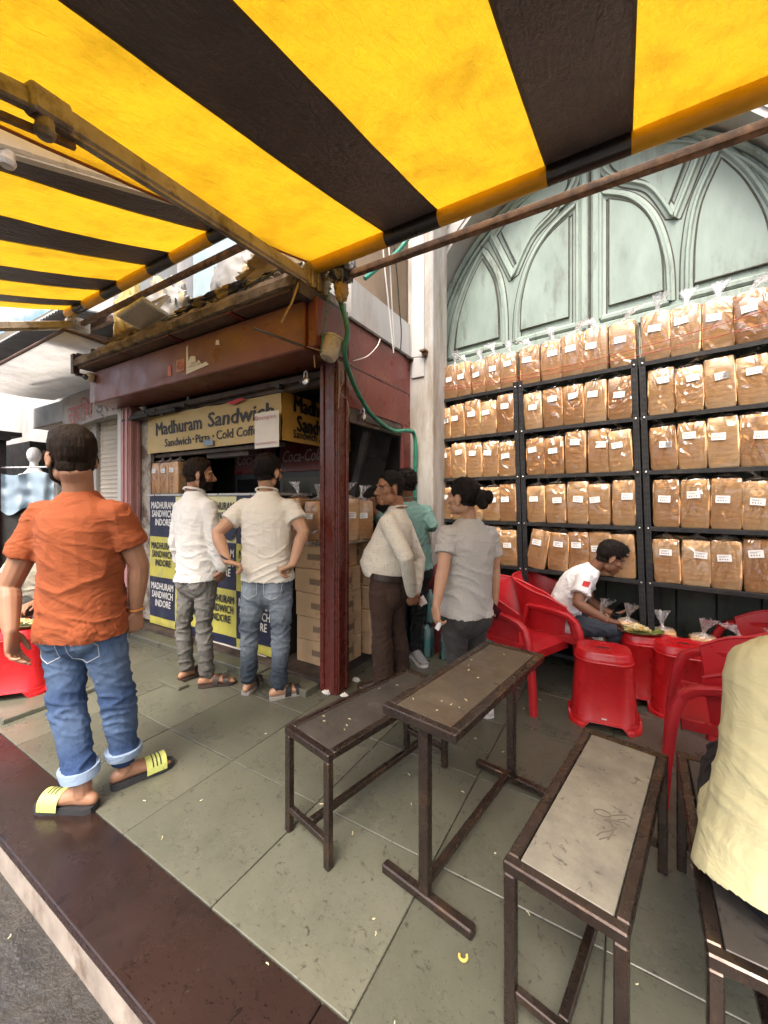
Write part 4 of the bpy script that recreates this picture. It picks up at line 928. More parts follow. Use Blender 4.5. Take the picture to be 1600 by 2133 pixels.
# ------------------------------------------------------------------ people
def loft(mb, rings, N=16, round_ends=True, e=1.0):
    """rings: (centre, xvec, yvec) ellipses; closed solid"""
    Rg=list(rings)
    if round_ends:
        def cap(r0,r1):
            c,x,y=r0; d=(Vector(c)-Vector(r1[0])).normalized(); k=min(x.length,y.length)
            return [(c+d*k*.75,x*.35,y*.35),(c+d*k*.45,x*.78,y*.78)]
        Rg=cap(Rg[0],Rg[1])+Rg+cap(Rg[-1],Rg[-2])[::-1]
    vs_=[]
    for c,x,y in Rg:
        for j in range(N):
            a=2*math.pi*j/N; ca,sa=math.cos(a),math.sin(a)
            if e!=1: ca=math.copysign(abs(ca)**e,ca); sa=math.copysign(abs(sa)**e,sa)
            vs_.append(c+x*ca+y*sa)
    n=len(Rg); fs=[(k*N+j,k*N+(j+1)%N,(k+1)*N+(j+1)%N,(k+1)*N+j) for k in range(n-1) for j in range(N)]
    fs+=[tuple(range(N))[::-1],tuple(range((n-1)*N,n*N))]
    mb.add(vs_,fs)
def limb(mb, pts, rad, N=12, sub=3, flat=None, xdir=None, open_end=False):
    P=[Vector(p) for p in pts]; Q=[]; RR=[]
    for i in range(len(P)-1):
        a,b,c,d=P[max(i-1,0)],P[i],P[i+1],P[min(i+2,len(P)-1)]
        for j in range(sub):
            t=j/sub; k=.25  # gentle rounding at joints
            Q.append(b.lerp(c,t)); RR.append(rad[i]*(1-t)+rad[i+1]*t)
    Q.append(P[-1]); RR.append(rad[-1])
    t0=(Q[1]-Q[0]).normalized(); x=Vector(xdir) if xdir is not None else t0.cross(Vector((.3,.9,.2)))
    if x.length<.01: x=t0.cross(Vector((1,0,0)))
    rings=[]
    for i,q in enumerate(Q):
        t=(Q[min(i+1,len(Q)-1)]-Q[max(i-1,0)]).normalized(); x=(x-t*x.dot(t)).normalized(); y=t.cross(x)
        rings.append((q,x*RR[i],y*RR[i]*(flat or 1)))
    if open_end:
        c,x,y=rings[0]; d=(c-rings[1][0]).normalized(); kk=x.length; rings=[(c+d*kk*.75,x*.35,y*.35),(c+d*kk*.45,x*.78,y*.78)]+rings; loft(mb,rings,N,False)
    else: loft(mb,rings,N)
def ell(mb,c,r,M_=None,N=12):
    """ellipsoid, radii r, optional 4x4"""
    vs_=[];K=8; c=Vector(c)
    for k in range(1,K):
        ph=math.pi*k/K
        for j in range(N):
            a=2*math.pi*j/N; vs_.append(Vector((c.x+r[0]*math.sin(ph)*math.cos(a),c.y+r[1]*math.sin(ph)*math.sin(a),c.z+r[2]*math.cos(ph))))
    vs_+=[c+Vector((0,0,r[2])),c-Vector((0,0,r[2]))]
    if M_ is not None: vs_=[M_@v for v in vs_]
    fs=[((k+1)*N+j,(k+1)*N+(j+1)%N,k*N+(j+1)%N,k*N+j) for k in range(K-2) for j in range(N)]
    fs+=[(j,(j+1)%N,(K-1)*N) for j in range(N)]+[((K-2)*N+(j+1)%N,(K-2)*N+j,(K-1)*N+1) for j in range(N)]
    mb.add(vs_,fs)
def remesh(mb, vox, it=4, fac=.5):
    me=bpy.data.meshes.new('tmp'); me.from_pydata([tuple(v) for v in mb.v],[],mb.f); fix_normals_islands(me)
    o=bpy.data.objects.new('tmp',me); COL.objects.link(o)
    m=o.modifiers.new('r','REMESH'); m.mode='VOXEL'; m.voxel_size=vox
    if it: s_=o.modifiers.new('s','SMOOTH'); s_.factor=fac; s_.iterations=it
    dg=bpy.context.evaluated_depsgraph_get(); e=o.evaluated_get(dg); r_=bpy.data.meshes.new_from_object(e)
    bpy.data.objects.remove(o); bpy.data.meshes.remove(me); return r_
def fix_normals_islands(me):
    bm=bmesh.new(); bm.from_mesh(me); bmesh.ops.recalc_face_normals(bm,faces=bm.faces); bm.to_mesh(me); bm.free()
def arr(me):
    a=np.empty(len(me.vertices)*3,np.float32); me.vertices.foreach_get('co',a); return a.reshape(-1,3).astype(float)
def nrm(me):
    a=np.empty(len(me.vertices)*3,np.float32); me.vertex_normals.foreach_get('vector',a); return a.reshape(-1,3).astype(float)
def setco(me,a): me.vertices.foreach_set('co',a.astype(np.float32).ravel()); me.update()
def nz(P,sc_,off=0.0):
    return np.array([noise.noise((p[0]*sc_[0]+off,p[1]*sc_[1]-off*.7,p[2]*sc_[2]+off*1.3)) for p in P])
def ridge(P,sc_,off=0.0,k=2.5): return (1-np.abs(nz(P,sc_,off))*1.6).clip(0,1)**k
def finish(me,mats,name,sm=True):
    me.name=name; me.materials.clear()
    for m in (mats if isinstance(mats,(list,tuple)) else [mats]): me.materials.append(m)
    me.polygons.foreach_set('use_smooth',[True]*len(me.polygons)); me.update(); return me
def join_me(A,B):
    bm=bmesh.new(); bm.from_mesh(A); bm.from_mesh(B); bm.to_mesh(A); bm.free(); return A
# --- materials
def skin_mat(name,c):
    t=NT(name); col=t.ramp(t.noise(9,5),[(.3,mul(c,.86)),(.7,mul(c,1.1))]); t.set(col=col,rough=.48,spec=.4,sss=.06,n=t.bump(t.noise(90,3),.12,.002))
    t.b.inputs['Subsurface Radius'].default_value=(.5,.2,.1); t.b.inputs['Subsurface Scale'].default_value=.02; return t.m
M_skin1=skin_mat('skin_warm_brown',(.36,.185,.11)); M_skin2=skin_mat('skin_mid_brown',(.30,.145,.08)); M_skin3=skin_mat('skin_deep_brown',(.20,.092,.05)); M_skin4=skin_mat('skin_light_brown',(.46,.255,.155))
def hair_mat(name,c,r_=.42):
    t=NT(name); f=t.noise(60,4,.7,(1,1,.3)); t.set(col=t.ramp(f,[(.35,mul(c,.5)),(.7,mul(c,1.7))]),rough=r_+.2,spec=.12,n=t.bump(t.noise(110,3,.7,(1,1,.22)),1.0,.008)); return t.m
M_hair=hair_mat('black_hair',(.011,.008,.007)); M_hairb=hair_mat('brown_black_hair',(.018,.011,.007)); M_beard=hair_mat('beard',(.014,.009,.007),.6)
def cloth(name,c,var=.08,rough=.85,wsc=420,sheen=.03,dots=None,heather=0):
    t=NT(name); col=t.ramp(t.noise(4,5),[(.3,mul(c,1-var)),(.7,mul(c,1+var))])
    if heather: col=t.mix(t.ramp(t.noise(220,2,.5),[(.45,(0,0,0)),(.6,(1,1,1))]),col,mul(c,1-heather))
    if dots:
        vo=t.new('TexVoronoi'); vo.inputs['Scale'].default_value=52; vo.inputs['Randomness'].default_value=.3; t.l(t.co(),vo.inputs['Vector'])
        col=t.mix(t.ramp(vo.outputs['Distance'],[(.15,(1,1,1)),(.22,(0,0,0))]),col,dots)
    t.set(col=col,rough=rough,sheen=sheen,spec=.25,n=t.bump(t.noise(wsc,2),.12,.001,t.bump(t.noise(13,4,.6,(1,1,1.6),dist=1.0),.22,.007,t.bump(t.noise(4,3,.6,(1.4,1.4,3),dist=1.8),.35,.025)))); return t.m
def denim(name,c,fade):
    t=NT(name); at=t.new('Attribute',attribute_name='fade'); f=t.noise(7,6,.7,(1,1,.5))
    k=t.math('MULTIPLY',at.outputs['Fac'],t.math('ADD',f,.45)); col=t.mix(k,t.ramp(t.noise(260,2,.5,(1,1,.2)),[(.35,mul(c,.75)),(.65,mul(c,1.25))]),fade)
    t.set(col=col,rough=.85,spec=.2,n=t.bump(t.noise(300,2),.15,.001,t.bump(t.noise(16,5,.65),.3,.008))); return t.m
M_eye=pm('eye_dark',(.02,.012,.01),.2,0,5,0); M_eyew=pm('eye_white',(.34,.31,.28),.3,0,5,0)
M_lip={}
# --- head
def head_prims(mb):
    ell(mb,(0,-.014,.036),(.077,.096,.084)); ell(mb,(0,.028,-.022),(.063,.062,.088)); ell(mb,(0,.060,-.090),(.030,.026,.023))
    for s_ in (-1,1):
        ell(mb,(s_*.042,.010,-.062),(.026,.040,.034)); ell(mb,(s_*.043,.058,-.020),(.023,.022,.022)); ell(mb,(s_*.030,.074,.026),(.026,.016,.011))
        M_=Matrix.Translation((s_*.079,-.008,-.008))@Matrix.Rotation(R(-14),4,'X')@Matrix.Rotation(R(s_*-24),4,'Z'); ell(mb,(0,0,.006),(.010,.021,.032),M_); ell(mb,(0,.004,-.022),(.009,.012,.013),M_)
        ell(mb,(s_*.013,.094,-.036),(.011,.012,.009))
    ell(mb,(0,-.040,-.034),(.057,.042,.070))
    limb(mb,[(0,.082,.018),(0,.096,-.006),(0,.110,-.031)],[.008,.010,.0125],8); ell(mb,(0,.082,-.062),(.026,.014,.008)); ell(mb,(0,.080,-.074),(.022,.014,.008))
_head=None
def head_base():
    global _head
    if _head is None:
        mb=MB(); head_prims(mb); me=remesh(mb,.0042,3,.5)
        V=arr(me); # carve eye sockets and mouth line
        for s_ in (-1,1):
            d=np.linalg.norm((V-np.array((s_*.031,.084,.006)))*np.array((1,1,1.5)),axis=1); V[:,1]-=.010*np.exp(-(d/.016)**2)
        d=np.exp(-((V[:,2]+.068)/.0035)**2)*np.exp(-(V[:,0]/.024)**2)*(V[:,1]>.06); V[:,1]-=.0035*d
        setco(me,V); _head=(arr(me).copy(),nrm(me).copy(),[tuple(p.vertices) for p in me.polygons]); bpy.data.meshes.remove(me)
    return _head
_bvh=None
def head_bvh():
    global _bvh
    if _bvh is None:
        from mathutils.bvhtree import BVHTree
        V,_,F=head_base(); _bvh=BVHTree.FromPolygons([Vector(v) for v in V],F)
    return _bvh
def sst(x,a,b): t=((x-a)/(b-a)).clip(0,1); return t*t*(3-2*t)
def hair_shell(V,Nn,F,kind,seed,th):
    x,y,z=V[:,0],V[:,1],V[:,2]
    # hairline height as a function of the angle round the head
    ang=np.arctan2(np.abs(x),y)   # 0 front .. pi back
    line=np.interp(ang,[0,.45,.85,1.2,1.5,1.75,2.2,3.15],kind['line'])
    m=sst(z-line,-.004,.020)
    ear=(np.abs(x)>.074)&(np.abs(y+.008)<.028)&(z<.03)
    m[ear]=0
    top=sst(z,.03,.11)
    t=th*(.55+.75*top)*m-.006*(1-m)
    q=kind.get('quiff',0); t=t+q*np.exp(-((y-.065)/.045)**2)*sst(z,.06,.10)
    P=V+Nn*t[:,None]
    st=nz(V,(70,70,24),seed)*.0035*m+nz(V,(26,26,14),seed+3)*.004*m
    P=P+Nn*st[:,None]
    keep=m>.02; ids=np.where(keep)[0]; fs=[f for f in F if all(keep[i] for i in f)]
    return P,fs,m
def sub_mesh(P,fs):
    used=sorted({i for f in fs for i in f}); mp={i:k for k,i in enumerate(used)}
    return [tuple(P[i]) for i in used],[tuple(mp[i] for i in f) for f in fs]
LINE_SHORT=[.066,.066,.045,.006,.012,-.025,-.058,-.068]; LINE_LONG=[.068,.064,.040,.0,.0,-.025,-.045,-.052]
def hand(mb,wr,d,pn,side,curl=.35,sp=.06,thumb=.6,L=1.0):
    """palm and five fingers: wr wrist, d finger direction, pn palm normal (the side the fingers close to), side +1 if the thumb lies along +x = d x pn"""
    d=Vector(d).normalized(); pn=Vector(pn); pn=(pn-d*pn.dot(d)).normalized(); x=d.cross(pn)*side
    k=L; wr=Vector(wr)
    loft(mb,[(wr-d*.01*k,x*.025*k,pn*.019*k),(wr+d*.03*k,x*.034*k,pn*.017*k),(wr+d*.065*k,x*.040*k,pn*.015*k),(wr+d*.088*k,x*.039*k,pn*.012*k)],12,True,.8)
    for i,(ox,ln,r_) in enumerate(((.031,.074,.0080),(.0105,.083,.0084),(-.0105,.077,.0080),(-.031,.060,.0072))):
        p=wr+d*(.086-.004*abs(i-1.2))*k+x*ox*k; dd=(d+x*sp*(1.3-i)).normalized(); pts=[p-dd*.02]; a=0; cu=curl if not isinstance(curl,(list,tuple)) else curl[i]
        pts.append(p)
        for s_,fr in enumerate((.45,.30,.25)):
            a+=cu*(1.0,1.15,.8)[s_]; q=dd*math.cos(a)+pn*math.sin(a); p=p+q*ln*fr*k; pts.append(p)
        limb(mb,pts,[r_*k*1.05,r_*k*1.05,r_*k,r_*k*.95,r_*k*.82],8,2)
    p=wr+d*.018*k+x*.022*k; t1=(d*.62+x*.72+pn*.25*thumb).normalized(); t2=(d*.9+x*.25+pn*.45*thumb).normalized(); t3=(d*.95+x*.05+pn*.5*thumb).normalized()
    a=p+t1*.038*k; b=a+t2*.034*k; c=b+t3*.026*k; limb(mb,[p,a,b,c],[.015*k,.0125*k,.0105*k,.0085*k],8,2)
def foot(mb,ank,d,L=.25,toes=True):
    """bare foot on the ground below the ankle: heel behind, toes ahead"""
    d=Vector((d[0],d[1],0)).normalized(); x=Vector((d.y,-d.x,0)); a=Vector(ank); g=a.z
    heel=Vector((a.x,a.y,0))-d*.05*L/.25
    z0=a.z-.075 if a.z>.075 else 0
    def P(f,zc): return Vector((heel.x+d.x*f*L,heel.y+d.y*f*L,z0+zc))
    up=Vector((0,0,1))
    loft(mb,[(P(.0,.030),x*.024,up*.026),(P(.12,.036),x*.031,up*.034),(P(.3,.042),x*.032,up*.040),(P(.5,.034),x*.038,up*.032),(P(.70,.024),x*.045,up*.022),(P(.82,.018),x*.043,up*.016)],12)
    limb(mb,[a+up*.02,P(.20,.05)],[.036,.036],10)
    if toes:
        for i,(ox,l,r_) in enumerate(((.028,.225,.013),(.010,.20,.0095),(-.006,.185,.009),(-.021,.165,.0085),(-.034,.14,.008))):
            sgn=1
            limb(mb,[P(.74,.016)+x*ox,P(.80+l*.75,.012)+x*ox*1.05],[r_,r_*.9],8,2)
def sole_outline(heel,d,L,wd):
    d=Vector((d[0],d[1],0)).normalized(); x=Vector((d.y,-d.x,0)); heel=Vector(heel)
    pr=[(0,0),(.02,.55),(.10,.78),(.25,.78),(.45,.74),(.62,.92),(.78,1.0),(.9,.85),(.98,.45),(1.0,0)]
    P=[heel+d*f*L+x*w_*wd/2 for f,w_ in pr]+[heel+d*f*L-x*w_*wd/2 for f,w_ in pr[-2:0:-1]]
    return P,d,x
def footwear(th,kind,ank,d,mats,L=.27,z0=0.0,th_=.022):
    heel=Vector((ank[0],ank[1],0))-Vector((d[0],d[1],0)).normalized()*.065
    P,dv,x=sole_outline(heel,d,L,.102)
    if kind in('slide','sandal'):
        mb=MB(); mb.prism([(p.x,p.y) for p in P],z0+.001,z0+th_); so=th.part('sole',mb,mats[0],30)
        mb=MB()
        def band(f0,f1,h,w_,tw=0):
            def fn(a,b):
                f=f0+(f1-f0)*b; ang=math.pi*(a); c=heel+dv*(f+tw*(a-.5))*L
                return c+x*math.cos(ang)*w_+Vector((0,0,z0+th_-.006+math.sin(ang)**.7*h))
            mb.grid(fn,14,5); mb.grid(lambda a,b:fn(1-a,b)-Vector((0,0,.004))+x*0,14,5)
        if kind=='slide': band(.52,.84,.062,.051)
        else: band(.42,.58,.066,.048,.12); band(.60,.76,.05,.050,-.12)
        th.part('strap',mb,mats[1],60,fix=False)
        if kind=='slide' and len(mats)>2:
            mb=MB()
            for f0 in (.61,.67,.73):
                mb.grid(lambda a,b:heel+dv*(f0+.02*b)*L+x*math.cos(math.pi*(.10+.55*a))*.0525+Vector((0,0,z0+th_-.006+math.sin(math.pi*(.10+.55*a))**.7*.0645)),10,1)
            th.part('strap_stripes',mb,mats[2],60,fix=False)
    else:
        mb=MB(); up=Vector((0,0,1))
        Pt=lambda f,z:heel+dv*f*L+up*(z0+z)
        loft(mb,[(Pt(.03,.05),x*.028,up*.035),(Pt(.15,.062),x*.036,up*.05),(Pt(.35,.06),x*.037,up*.045),(Pt(.55,.048),x*.042,up*.034),(Pt(.78,.036),x*.043,up*.024),(Pt(.95,.028),x*.030,up*.016)],14); th.part('shoe_upper',mb,mats[0],60)
        mb=MB(); mb.prism([(p.x,p.y) for p in P],z0+.001,z0+.028); th.part('sole',mb,mats[1],30)
def person(label,S_):
    """S_: joints in world coordinates; builds body (one mesh), clothes and hair as its children"""
    pel=Vector(S_['pelvis']); nk=Vector(S_['neck']); fh=Vector((*S_['hipdir'],0)).normalized(); fs_=Vector((*S_.get('shdir',S_['hipdir']),0)).normalized()
    base=(pel.x,pel.y,0); th=Thing('person',label,'person',base,'w',group=S_.get('group'),rz=0)
    rh=Vector((fh.y,-fh.x,0)); rs=Vector((fs_.y,-fs_.x,0)); up=(nk-pel).normalized(); seed=S_.get('seed',1)
    bw,bd=S_.get('bw',1.0),S_.get('bd',1.0); belly=S_.get('belly',0); H=(nk-pel).length; hp=S_.get('hump',0)
    def spine(t): return pel.lerp(nk,t)+ (Vector((fs_.x,fs_.y,0))*(-hp)*math.sin(math.pi*min(max(t,0),1)) if hp else Vector((0,0,0)))
    def ax(t):
        r_=rh.lerp(rs,min(max(t,0),1)).normalized(); u=(spine(min(t+.05,1.1))-spine(t-.05)).normalized() if hp else up
        r_=(r_-u*r_.dot(u)).normalized(); return r_,u.cross(r_)
    sh=[]
    for sg in (-1,1):
        r_,f_=ax(.9); sh.append(Vector(S_['shoulders'][(sg+1)//2]) if 'shoulders' in S_ else spine(.80)+r_*sg*.178*bw)
    arms=S_['arms']; legs=S_['legs']
    # ---- body: core, arms, hands, feet (legs under cloth)
    mb=MB(); A=S_.get('armr',1.0)
    loft(mb,[(spine(t),ax(t)[0]*a*bw*.80,ax(t)[1]*b*bd*.75) for t,a,b in ((0,.15,.10),(.3,.13,.09),(.6,.15,.10),(.85,.13,.08))],14)
    for k,sg in ((0,-1),(1,1)):
        el,wr=Vector(arms[k]['el']),Vector(arms[k]['wr']); s_=sh[k]
        mid=el.lerp(wr,.3)
        limb(mb,[s_+(spine(.8)-s_)*.25,s_,s_.lerp(el,.5),el,mid,el.lerp(wr,.7),wr],[.052*A,.054*A,.050*A,.041*A,.043*A,.034*A,.0265*A],12,2)
        h=arms[k]['hand']; hand(mb,wr,h[0],h[1],h[2],h[3] if len(h)>3 else .4,h[4] if len(h)>4 else .05,L=S_.get('handL',1.0))
        lg=legs[k]; an=Vector(lg['an']); hj=pel+rh*sg*.088*bw-Vector((0,0,.03))
        limb(mb,[hj,Vector(lg['kn']),an],[.07,.045,.036],10,2)
        if S_.get('feet','bare')=='bare': foot(mb,an,lg['d'],.245)
    body=remesh(mb,S_.get('vox',.0052),2,.45)
    # ---- head
    hd=S_['head']; f=Vector(hd['f']).normalized(); u=Vector(hd.get('u',(0,0,1))); r_=f.cross(u).normalized(); u=r_.cross(f); k=hd.get('k',1.0); c=Vector(hd['c'])
    HM=Matrix(((r_.x*k,f.x*k,u.x*k,c.x),(r_.y*k,f.y*k,u.y*k,c.y),(r_.z*k,f.z*k,u.z*k,c.z),(0,0,0,1)))
    V,Nn,F=head_base(); Hn=np.array(HM)[:3,:3]; Ht=np.array(HM)[:3,3]
    hm=bpy.data.meshes.new('h'); hm.from_pydata((V@Hn.T+Ht).tolist(),[],F); body=join_me(body,hm); bpy.data.meshes.remove(hm)
    mb=MB(); n0=HM@Vector((0,-.030,-.045)); limb(mb,[n0,n0.lerp(nk,.55),nk-up*.05],[.056*k*S_.get('neckr',1),.055*S_.get('neckr',1),.052*S_.get('neckr',1)],14,3); nm=remesh(mb,.006,2); body=join_me(body,nm); bpy.data.meshes.remove(nm)
    a=arr(body); a-=np.array(base); setco(body,a); ob('body',finish(body,S_['skin'],'body'),th.o)
    # ---- hair, brows, beard, eyes
    hk=S_['hair']; P,fs2,m=hair_shell(V,Nn,F,hk,seed,hk.get('th',.016)); v2,f2=sub_mesh(P,fs2)
    mb=MB(); mb.add([tuple(Hn@np.array(p)+Ht) for p in v2],f2)
    rd=random.Random(seed*7+1)
    idx=[i for i in range(len(V)) if m[i]>.75]
    for _ in range(hk.get('tufts',260)*3):
        i=rd.choice(idx); p=P[i]-Nn[i]*.003; nn=Nn[i]; z_=V[i][2]
        fl=np.array(hk.get('flow',(0,-.6,-.25)))*1.0; dirv=nn*hk.get('spike',.35)+fl+np.array((rd.uniform(-.35,.35),rd.uniform(-.35,.35),rd.uniform(-.25,.25)))
        dirv/=np.linalg.norm(dirv); L=hk.get('tl',.022)*rd.uniform(.6,1.3); sd_=np.cross(dirv,nn); sd_/=np.linalg.norm(sd_)+1e-9
        w_=.0020; q=[p+sd_*w_,p-sd_*w_,p+dirv*L*.6-nn*.002-sd_*w_*.6,p+dirv*L*.6-nn*.002+sd_*w_*.6,p+dirv*L-nn*.004]
        mb.add([tuple(Hn@x+Ht) for x in q],[(0,1,2,3),(3,2,4)])
    if 'bun' in hk:
        for cc,rr in hk['bun']: ell(mb,cc,rr,HM,16)
    ho=th.part('hair',mb,S_.get('hairm',M_hair),70,fix=False)
    if S_.get('face',True):
        bvh=head_bvh()
        def on(x_,z_,o_): 
            h_=bvh.ray_cast(Vector((x_,.3,z_)),Vector((0,-1,0))); return HM@(h_[0]+Vector((0,o_,0)))
        for sg in (-1,1):
            mb=MB(); ell(mb,(sg*.030,.0742,.0050),(.0125,.0080,.0046),HM,10); eo=th.part('eye',mb,M_eyew,60)
            mb=MB(); ell(mb,(sg*.030,.0790,.0052),(.0060,.0046,.0047),HM,10); th.part('iris',mb,M_eye,60,parent=eo)
            mb=MB(); limb(mb,[on(sg*x_,z_,.0004) for x_,z_ in ((.012,.0205),(.022,.0245),(.034,.0260),(.046,.0225))],[.0024*k,.0030*k,.0026*k,.0015*k],6,3); th.part('eyebrow',mb,M_hair,60)
            mb=MB(); limb(mb,[on(sg*x_,z_,.0) for x_,z_ in ((.018,.0075),(.030,.0105),(.043,.0075))],[.0014*k]*3,6,3); th.part('eyelash',mb,M_eye,60)
        mb=MB(); limb(mb,[on(x_,-.0685,.0) for x_ in (-.020,-.010,0,.010,.020)],[.0012*k,.0018*k,.002*k,.0018*k,.0012*k],6,2); th.part('lip_line',mb,M_liplin,60)
    if S_.get('beard'):
        x_,y_,z_=V[:,0],V[:,1],V[:,2]; bt=S_['beard']
        jaw=sst(-(z_+ (.052 if bt=='stubble' else .045)),-.004,.012)*sst(y_,-.012,.012)
        side=sst(y_,-.006,.006)*sst(.040+.25*(-.01-z_)-y_,-.004,.012)*sst(-(z_-.032),-.004,.01)*(np.abs(x_)>.045)
        mo=np.exp(-((z_+.050)/.006)**2)*(np.abs(x_)<.032)*(y_>.07)
        mouth=np.exp(-((z_+.068)/.008)**2)*np.exp(-(x_/.020)**2)*(y_>.07)
        if bt=='moustache': mm=mo
        else: mm=np.maximum(np.maximum(jaw,side),mo)
        mm=mm*(1-.95*mouth); nose=(y_>.098)&(z_>-.05); mm[nose]=0
        t=(.0075 if bt=='full' else .002)*mm-.0015*(1-mm); Pb=V+Nn*(t+nz(V,(90,90,60),seed)*.0015*mm)[:,None]
        keep=mm>.25; fb=[f_ for f_ in F if all(keep[i] for i in f_)]
        if fb: v2,f2=sub_mesh(Pb,fb); mb=MB(); mb.add([tuple(Hn@np.array(p)+Ht) for p in v2],f2); th.part('beard' if bt!='moustache' else 'moustache',mb,M_beard,70,fix=False)
    # ---- trousers
    tr=S_['trousers']; mb=MB(); tw=tr.get('w',1.0)
    rings=[(pel+Vector((0,0,-.10)),rh*.165*bw,fh*.115*bd),(pel,rh*.182*bw,fh*.125*bd),(spine(.10),ax(.1)[0]*.176*bw,ax(.1)[1]*.122*bd),(spine(.22),ax(.2)[0]*.165*bw,ax(.2)[1]*.115*bd)]
    if S_.get('seated'): rings=[(pel-up*.06,rh*.17*bw,ax(0)[1]*.12*bd),(pel,rh*.18*bw,ax(0)[1]*.125*bd),(spine(.2),ax(.2)[0]*.165*bw,ax(.2)[1]*.115*bd)]
    hk_=tr.get('hipk',1.0); rings=[(c_,x_*hk_,y_*hk_) for c_,x_,y_ in rings]
    loft(mb,rings,20)
    for sg in (-1,1): ell(mb,pel+rh*sg*.075*bw*hk_-fh*.062*bd-Vector((0,0,.045)),(.085*bw*hk_,.075*bd*hk_,.10*hk_))
    for k_,sg in ((0,-1),(1,1)):
        lg=legs[k_]; an=Vector(lg['an']); kn=Vector(lg['kn']); hj=pel+rh*sg*.090*bw-Vector((0,0,.02)); end=an.lerp(kn,tr.get('cut',-.06))
        limb(mb,[hj,hj.lerp(kn,.35),hj.lerp(kn,.7),kn,kn.lerp(end,.35),kn.lerp(end,.75),end],[.100*tw*bw,.096*tw*bw,.080*tw*bw,.066*tw*tr.get('knee',1),.063*tw*tr.get('calf',1),.057*tw*tr.get('calf',1),tr.get('hem',.056)],14,3)
    tm=remesh(mb,.0075,5,.5); V2=arr(tm); N2=nrm(tm)
    lo=np.array([min((Vector(v)-Vector(legs[0]['kn'])).length,(Vector(v)-Vector(legs[1]['kn'])).length) for v in V2]); la=np.array([min((Vector(v)-Vector(legs[0]['an'])).length,(Vector(v)-Vector(legs[1]['an'])).length) for v in V2])
    wr_=tr.get('wr',1.0); amp=(.004+.008*np.exp(-(lo/.12)**2)+.0075*np.exp(-(la/.14)**2))*wr_
    wv=V2+.035*np.stack([nz(V2,(6,6,6),seed+1),nz(V2,(6,6,6),seed+2),1.6*nz(V2,(6,6,6),seed+3)],1); disp=(ridge(wv,(10,10,19),seed*3.1,4)-.25)*amp+nz(V2,(5,5,6),seed)*.003*wr_+(ridge(wv,(24,24,30),seed*1.7,4)-.25)*.0025*wr_
    V2=V2+N2*disp[:,None]
    fade=np.zeros(len(V2))
    for k_ in (0,1):
        kn=np.array(legs[k_]['kn']); hj=np.array(pel)+np.array(rh)*(-1,1)[k_]*.09
        for cpt,rr,am in ((hj*.50+kn*.50,.10,1.0),(kn*.75+np.array(legs[k_]['an'])*.25,.085,.8),(hj+np.array((0,0,-.08))-np.array((fh.x,fh.y,0))*.12,.085,.9)): fade=np.maximum(fade,am*np.exp(-(np.linalg.norm((V2-cpt)*np.array((1,1,.75)),axis=1)/rr)**2))
    setco(tm,V2-np.array(base)); at=tm.attributes.new('fade','FLOAT','POINT'); at.data.foreach_set('value',(fade*tr.get('fade',0)).astype(np.float32))
    to=ob('trousers',finish(tm,tr['m'],'trousers'),th.o)
    if tr.get('cuff'):
        for k_ in (0,1):
            an=Vector(legs[k_]['an']); kn=Vector(legs[k_]['kn']); e0=an.lerp(kn,tr.get('cut',-.06)-.01); e1=an.lerp(kn,tr.get('cut',-.06)+.10); mb=MB(); loft(mb,[(e0,Vector((.074,0,0)),Vector((0,.078,0))),(e0.lerp(e1,.5),Vector((.078,0,0)),Vector((0,.082,0))),(e1,Vector((.079,0,0)),Vector((0,.083,0)))],18,False); th.part('cuff',mb,tr['cuff'],50,parent=to)
    if tr.get('pockets'):
        pc=tr['pockets']
        for sg in (-1,1):
            c0=pel+rh*sg*.085*bw-fh*.5-Vector((0,0,tr.get('pz',.02))); mb=MB()
            pts=[(-.06,.055),(.06,.06),(.058,-.045),(0,-.075),(-.058,-.05),(-.06,.055)]
            path=[]
            for (a0,b0),(a1,b1) in zip(pts,pts[1:]):
                for q in np.linspace(0,1,7)[:-1]: path.append((a0+(a1-a0)*q,b0+(b1-b0)*q))
            path.append(pts[0]); W3=[]
            from mathutils.bvhtree import BVHTree
            bv=S_.setdefault('_bv',BVHTree.FromPolygons([Vector(v) for v in V2],[tuple(p.vertices) for p in tm.polygons]))
            for a0,b0 in path:
                o_=c0+rh*a0*bw+Vector((0,0,b0)); hit=bv.ray_cast(o_,fh)
                if hit[0]: W3.append(hit[0]+hit[1]*.001)
            if len(W3)>3: mb.tube(W3,.0022,5); th.part('pocket_seam',mb,pc,60,parent=to)
    if tr.get('belt'):
        mb=MB(); 
        for t in (.14,): loft(mb,[(spine(t)-up*.02,ax(t)[0]*.188*bw*tr.get('bk',1),ax(t)[1]*.134*bd*tr.get('bk',1)),(spine(t)+up*.02,ax(t)[0]*.187*bw*tr.get('bk',1),ax(t)[1]*.133*bd*tr.get('bk',1))],28,False)
        th.part('belt',mb,tr['belt'],50)
    # ---- shirt
    st=S_['shirt']; mb=MB(); z0=st.get('hem',-.10); sl=st.get('loose',1.0)
    if st.get('tuck'): prof=[(z0,.166,.118),(z0+.05,.178,.130),(.26,.184,.138),(.40,.184,.136),(.55,.184,.132),(.70,.188,.128),(.81,.176,.114),(.88,.138,.090),(.93,.096,.076),(.965,.072,.066),(.985,.064,.061)]
    else: prof=[(z0,.192,.142),(z0+.12,.188,.138),(.30,.178,.130),(.5,.180,.130),(.68,.186,.128),(.79,.178,.114),(.87,.140,.090),(.925,.098,.076),(.962,.073,.067),(.982,.064,.061)]
    rings=[]
    for t,a_,b_ in prof:
        r0,f0=ax(t); bel=belly*math.exp(-((t-.28)/.26)**2); rings.append((spine(t)+f0*bel*.6,r0*a_*bw*sl*(1+bel*.5),f0*(b_*bd*sl+bel*.55)))
    loft(mb,rings,24,False,.92)
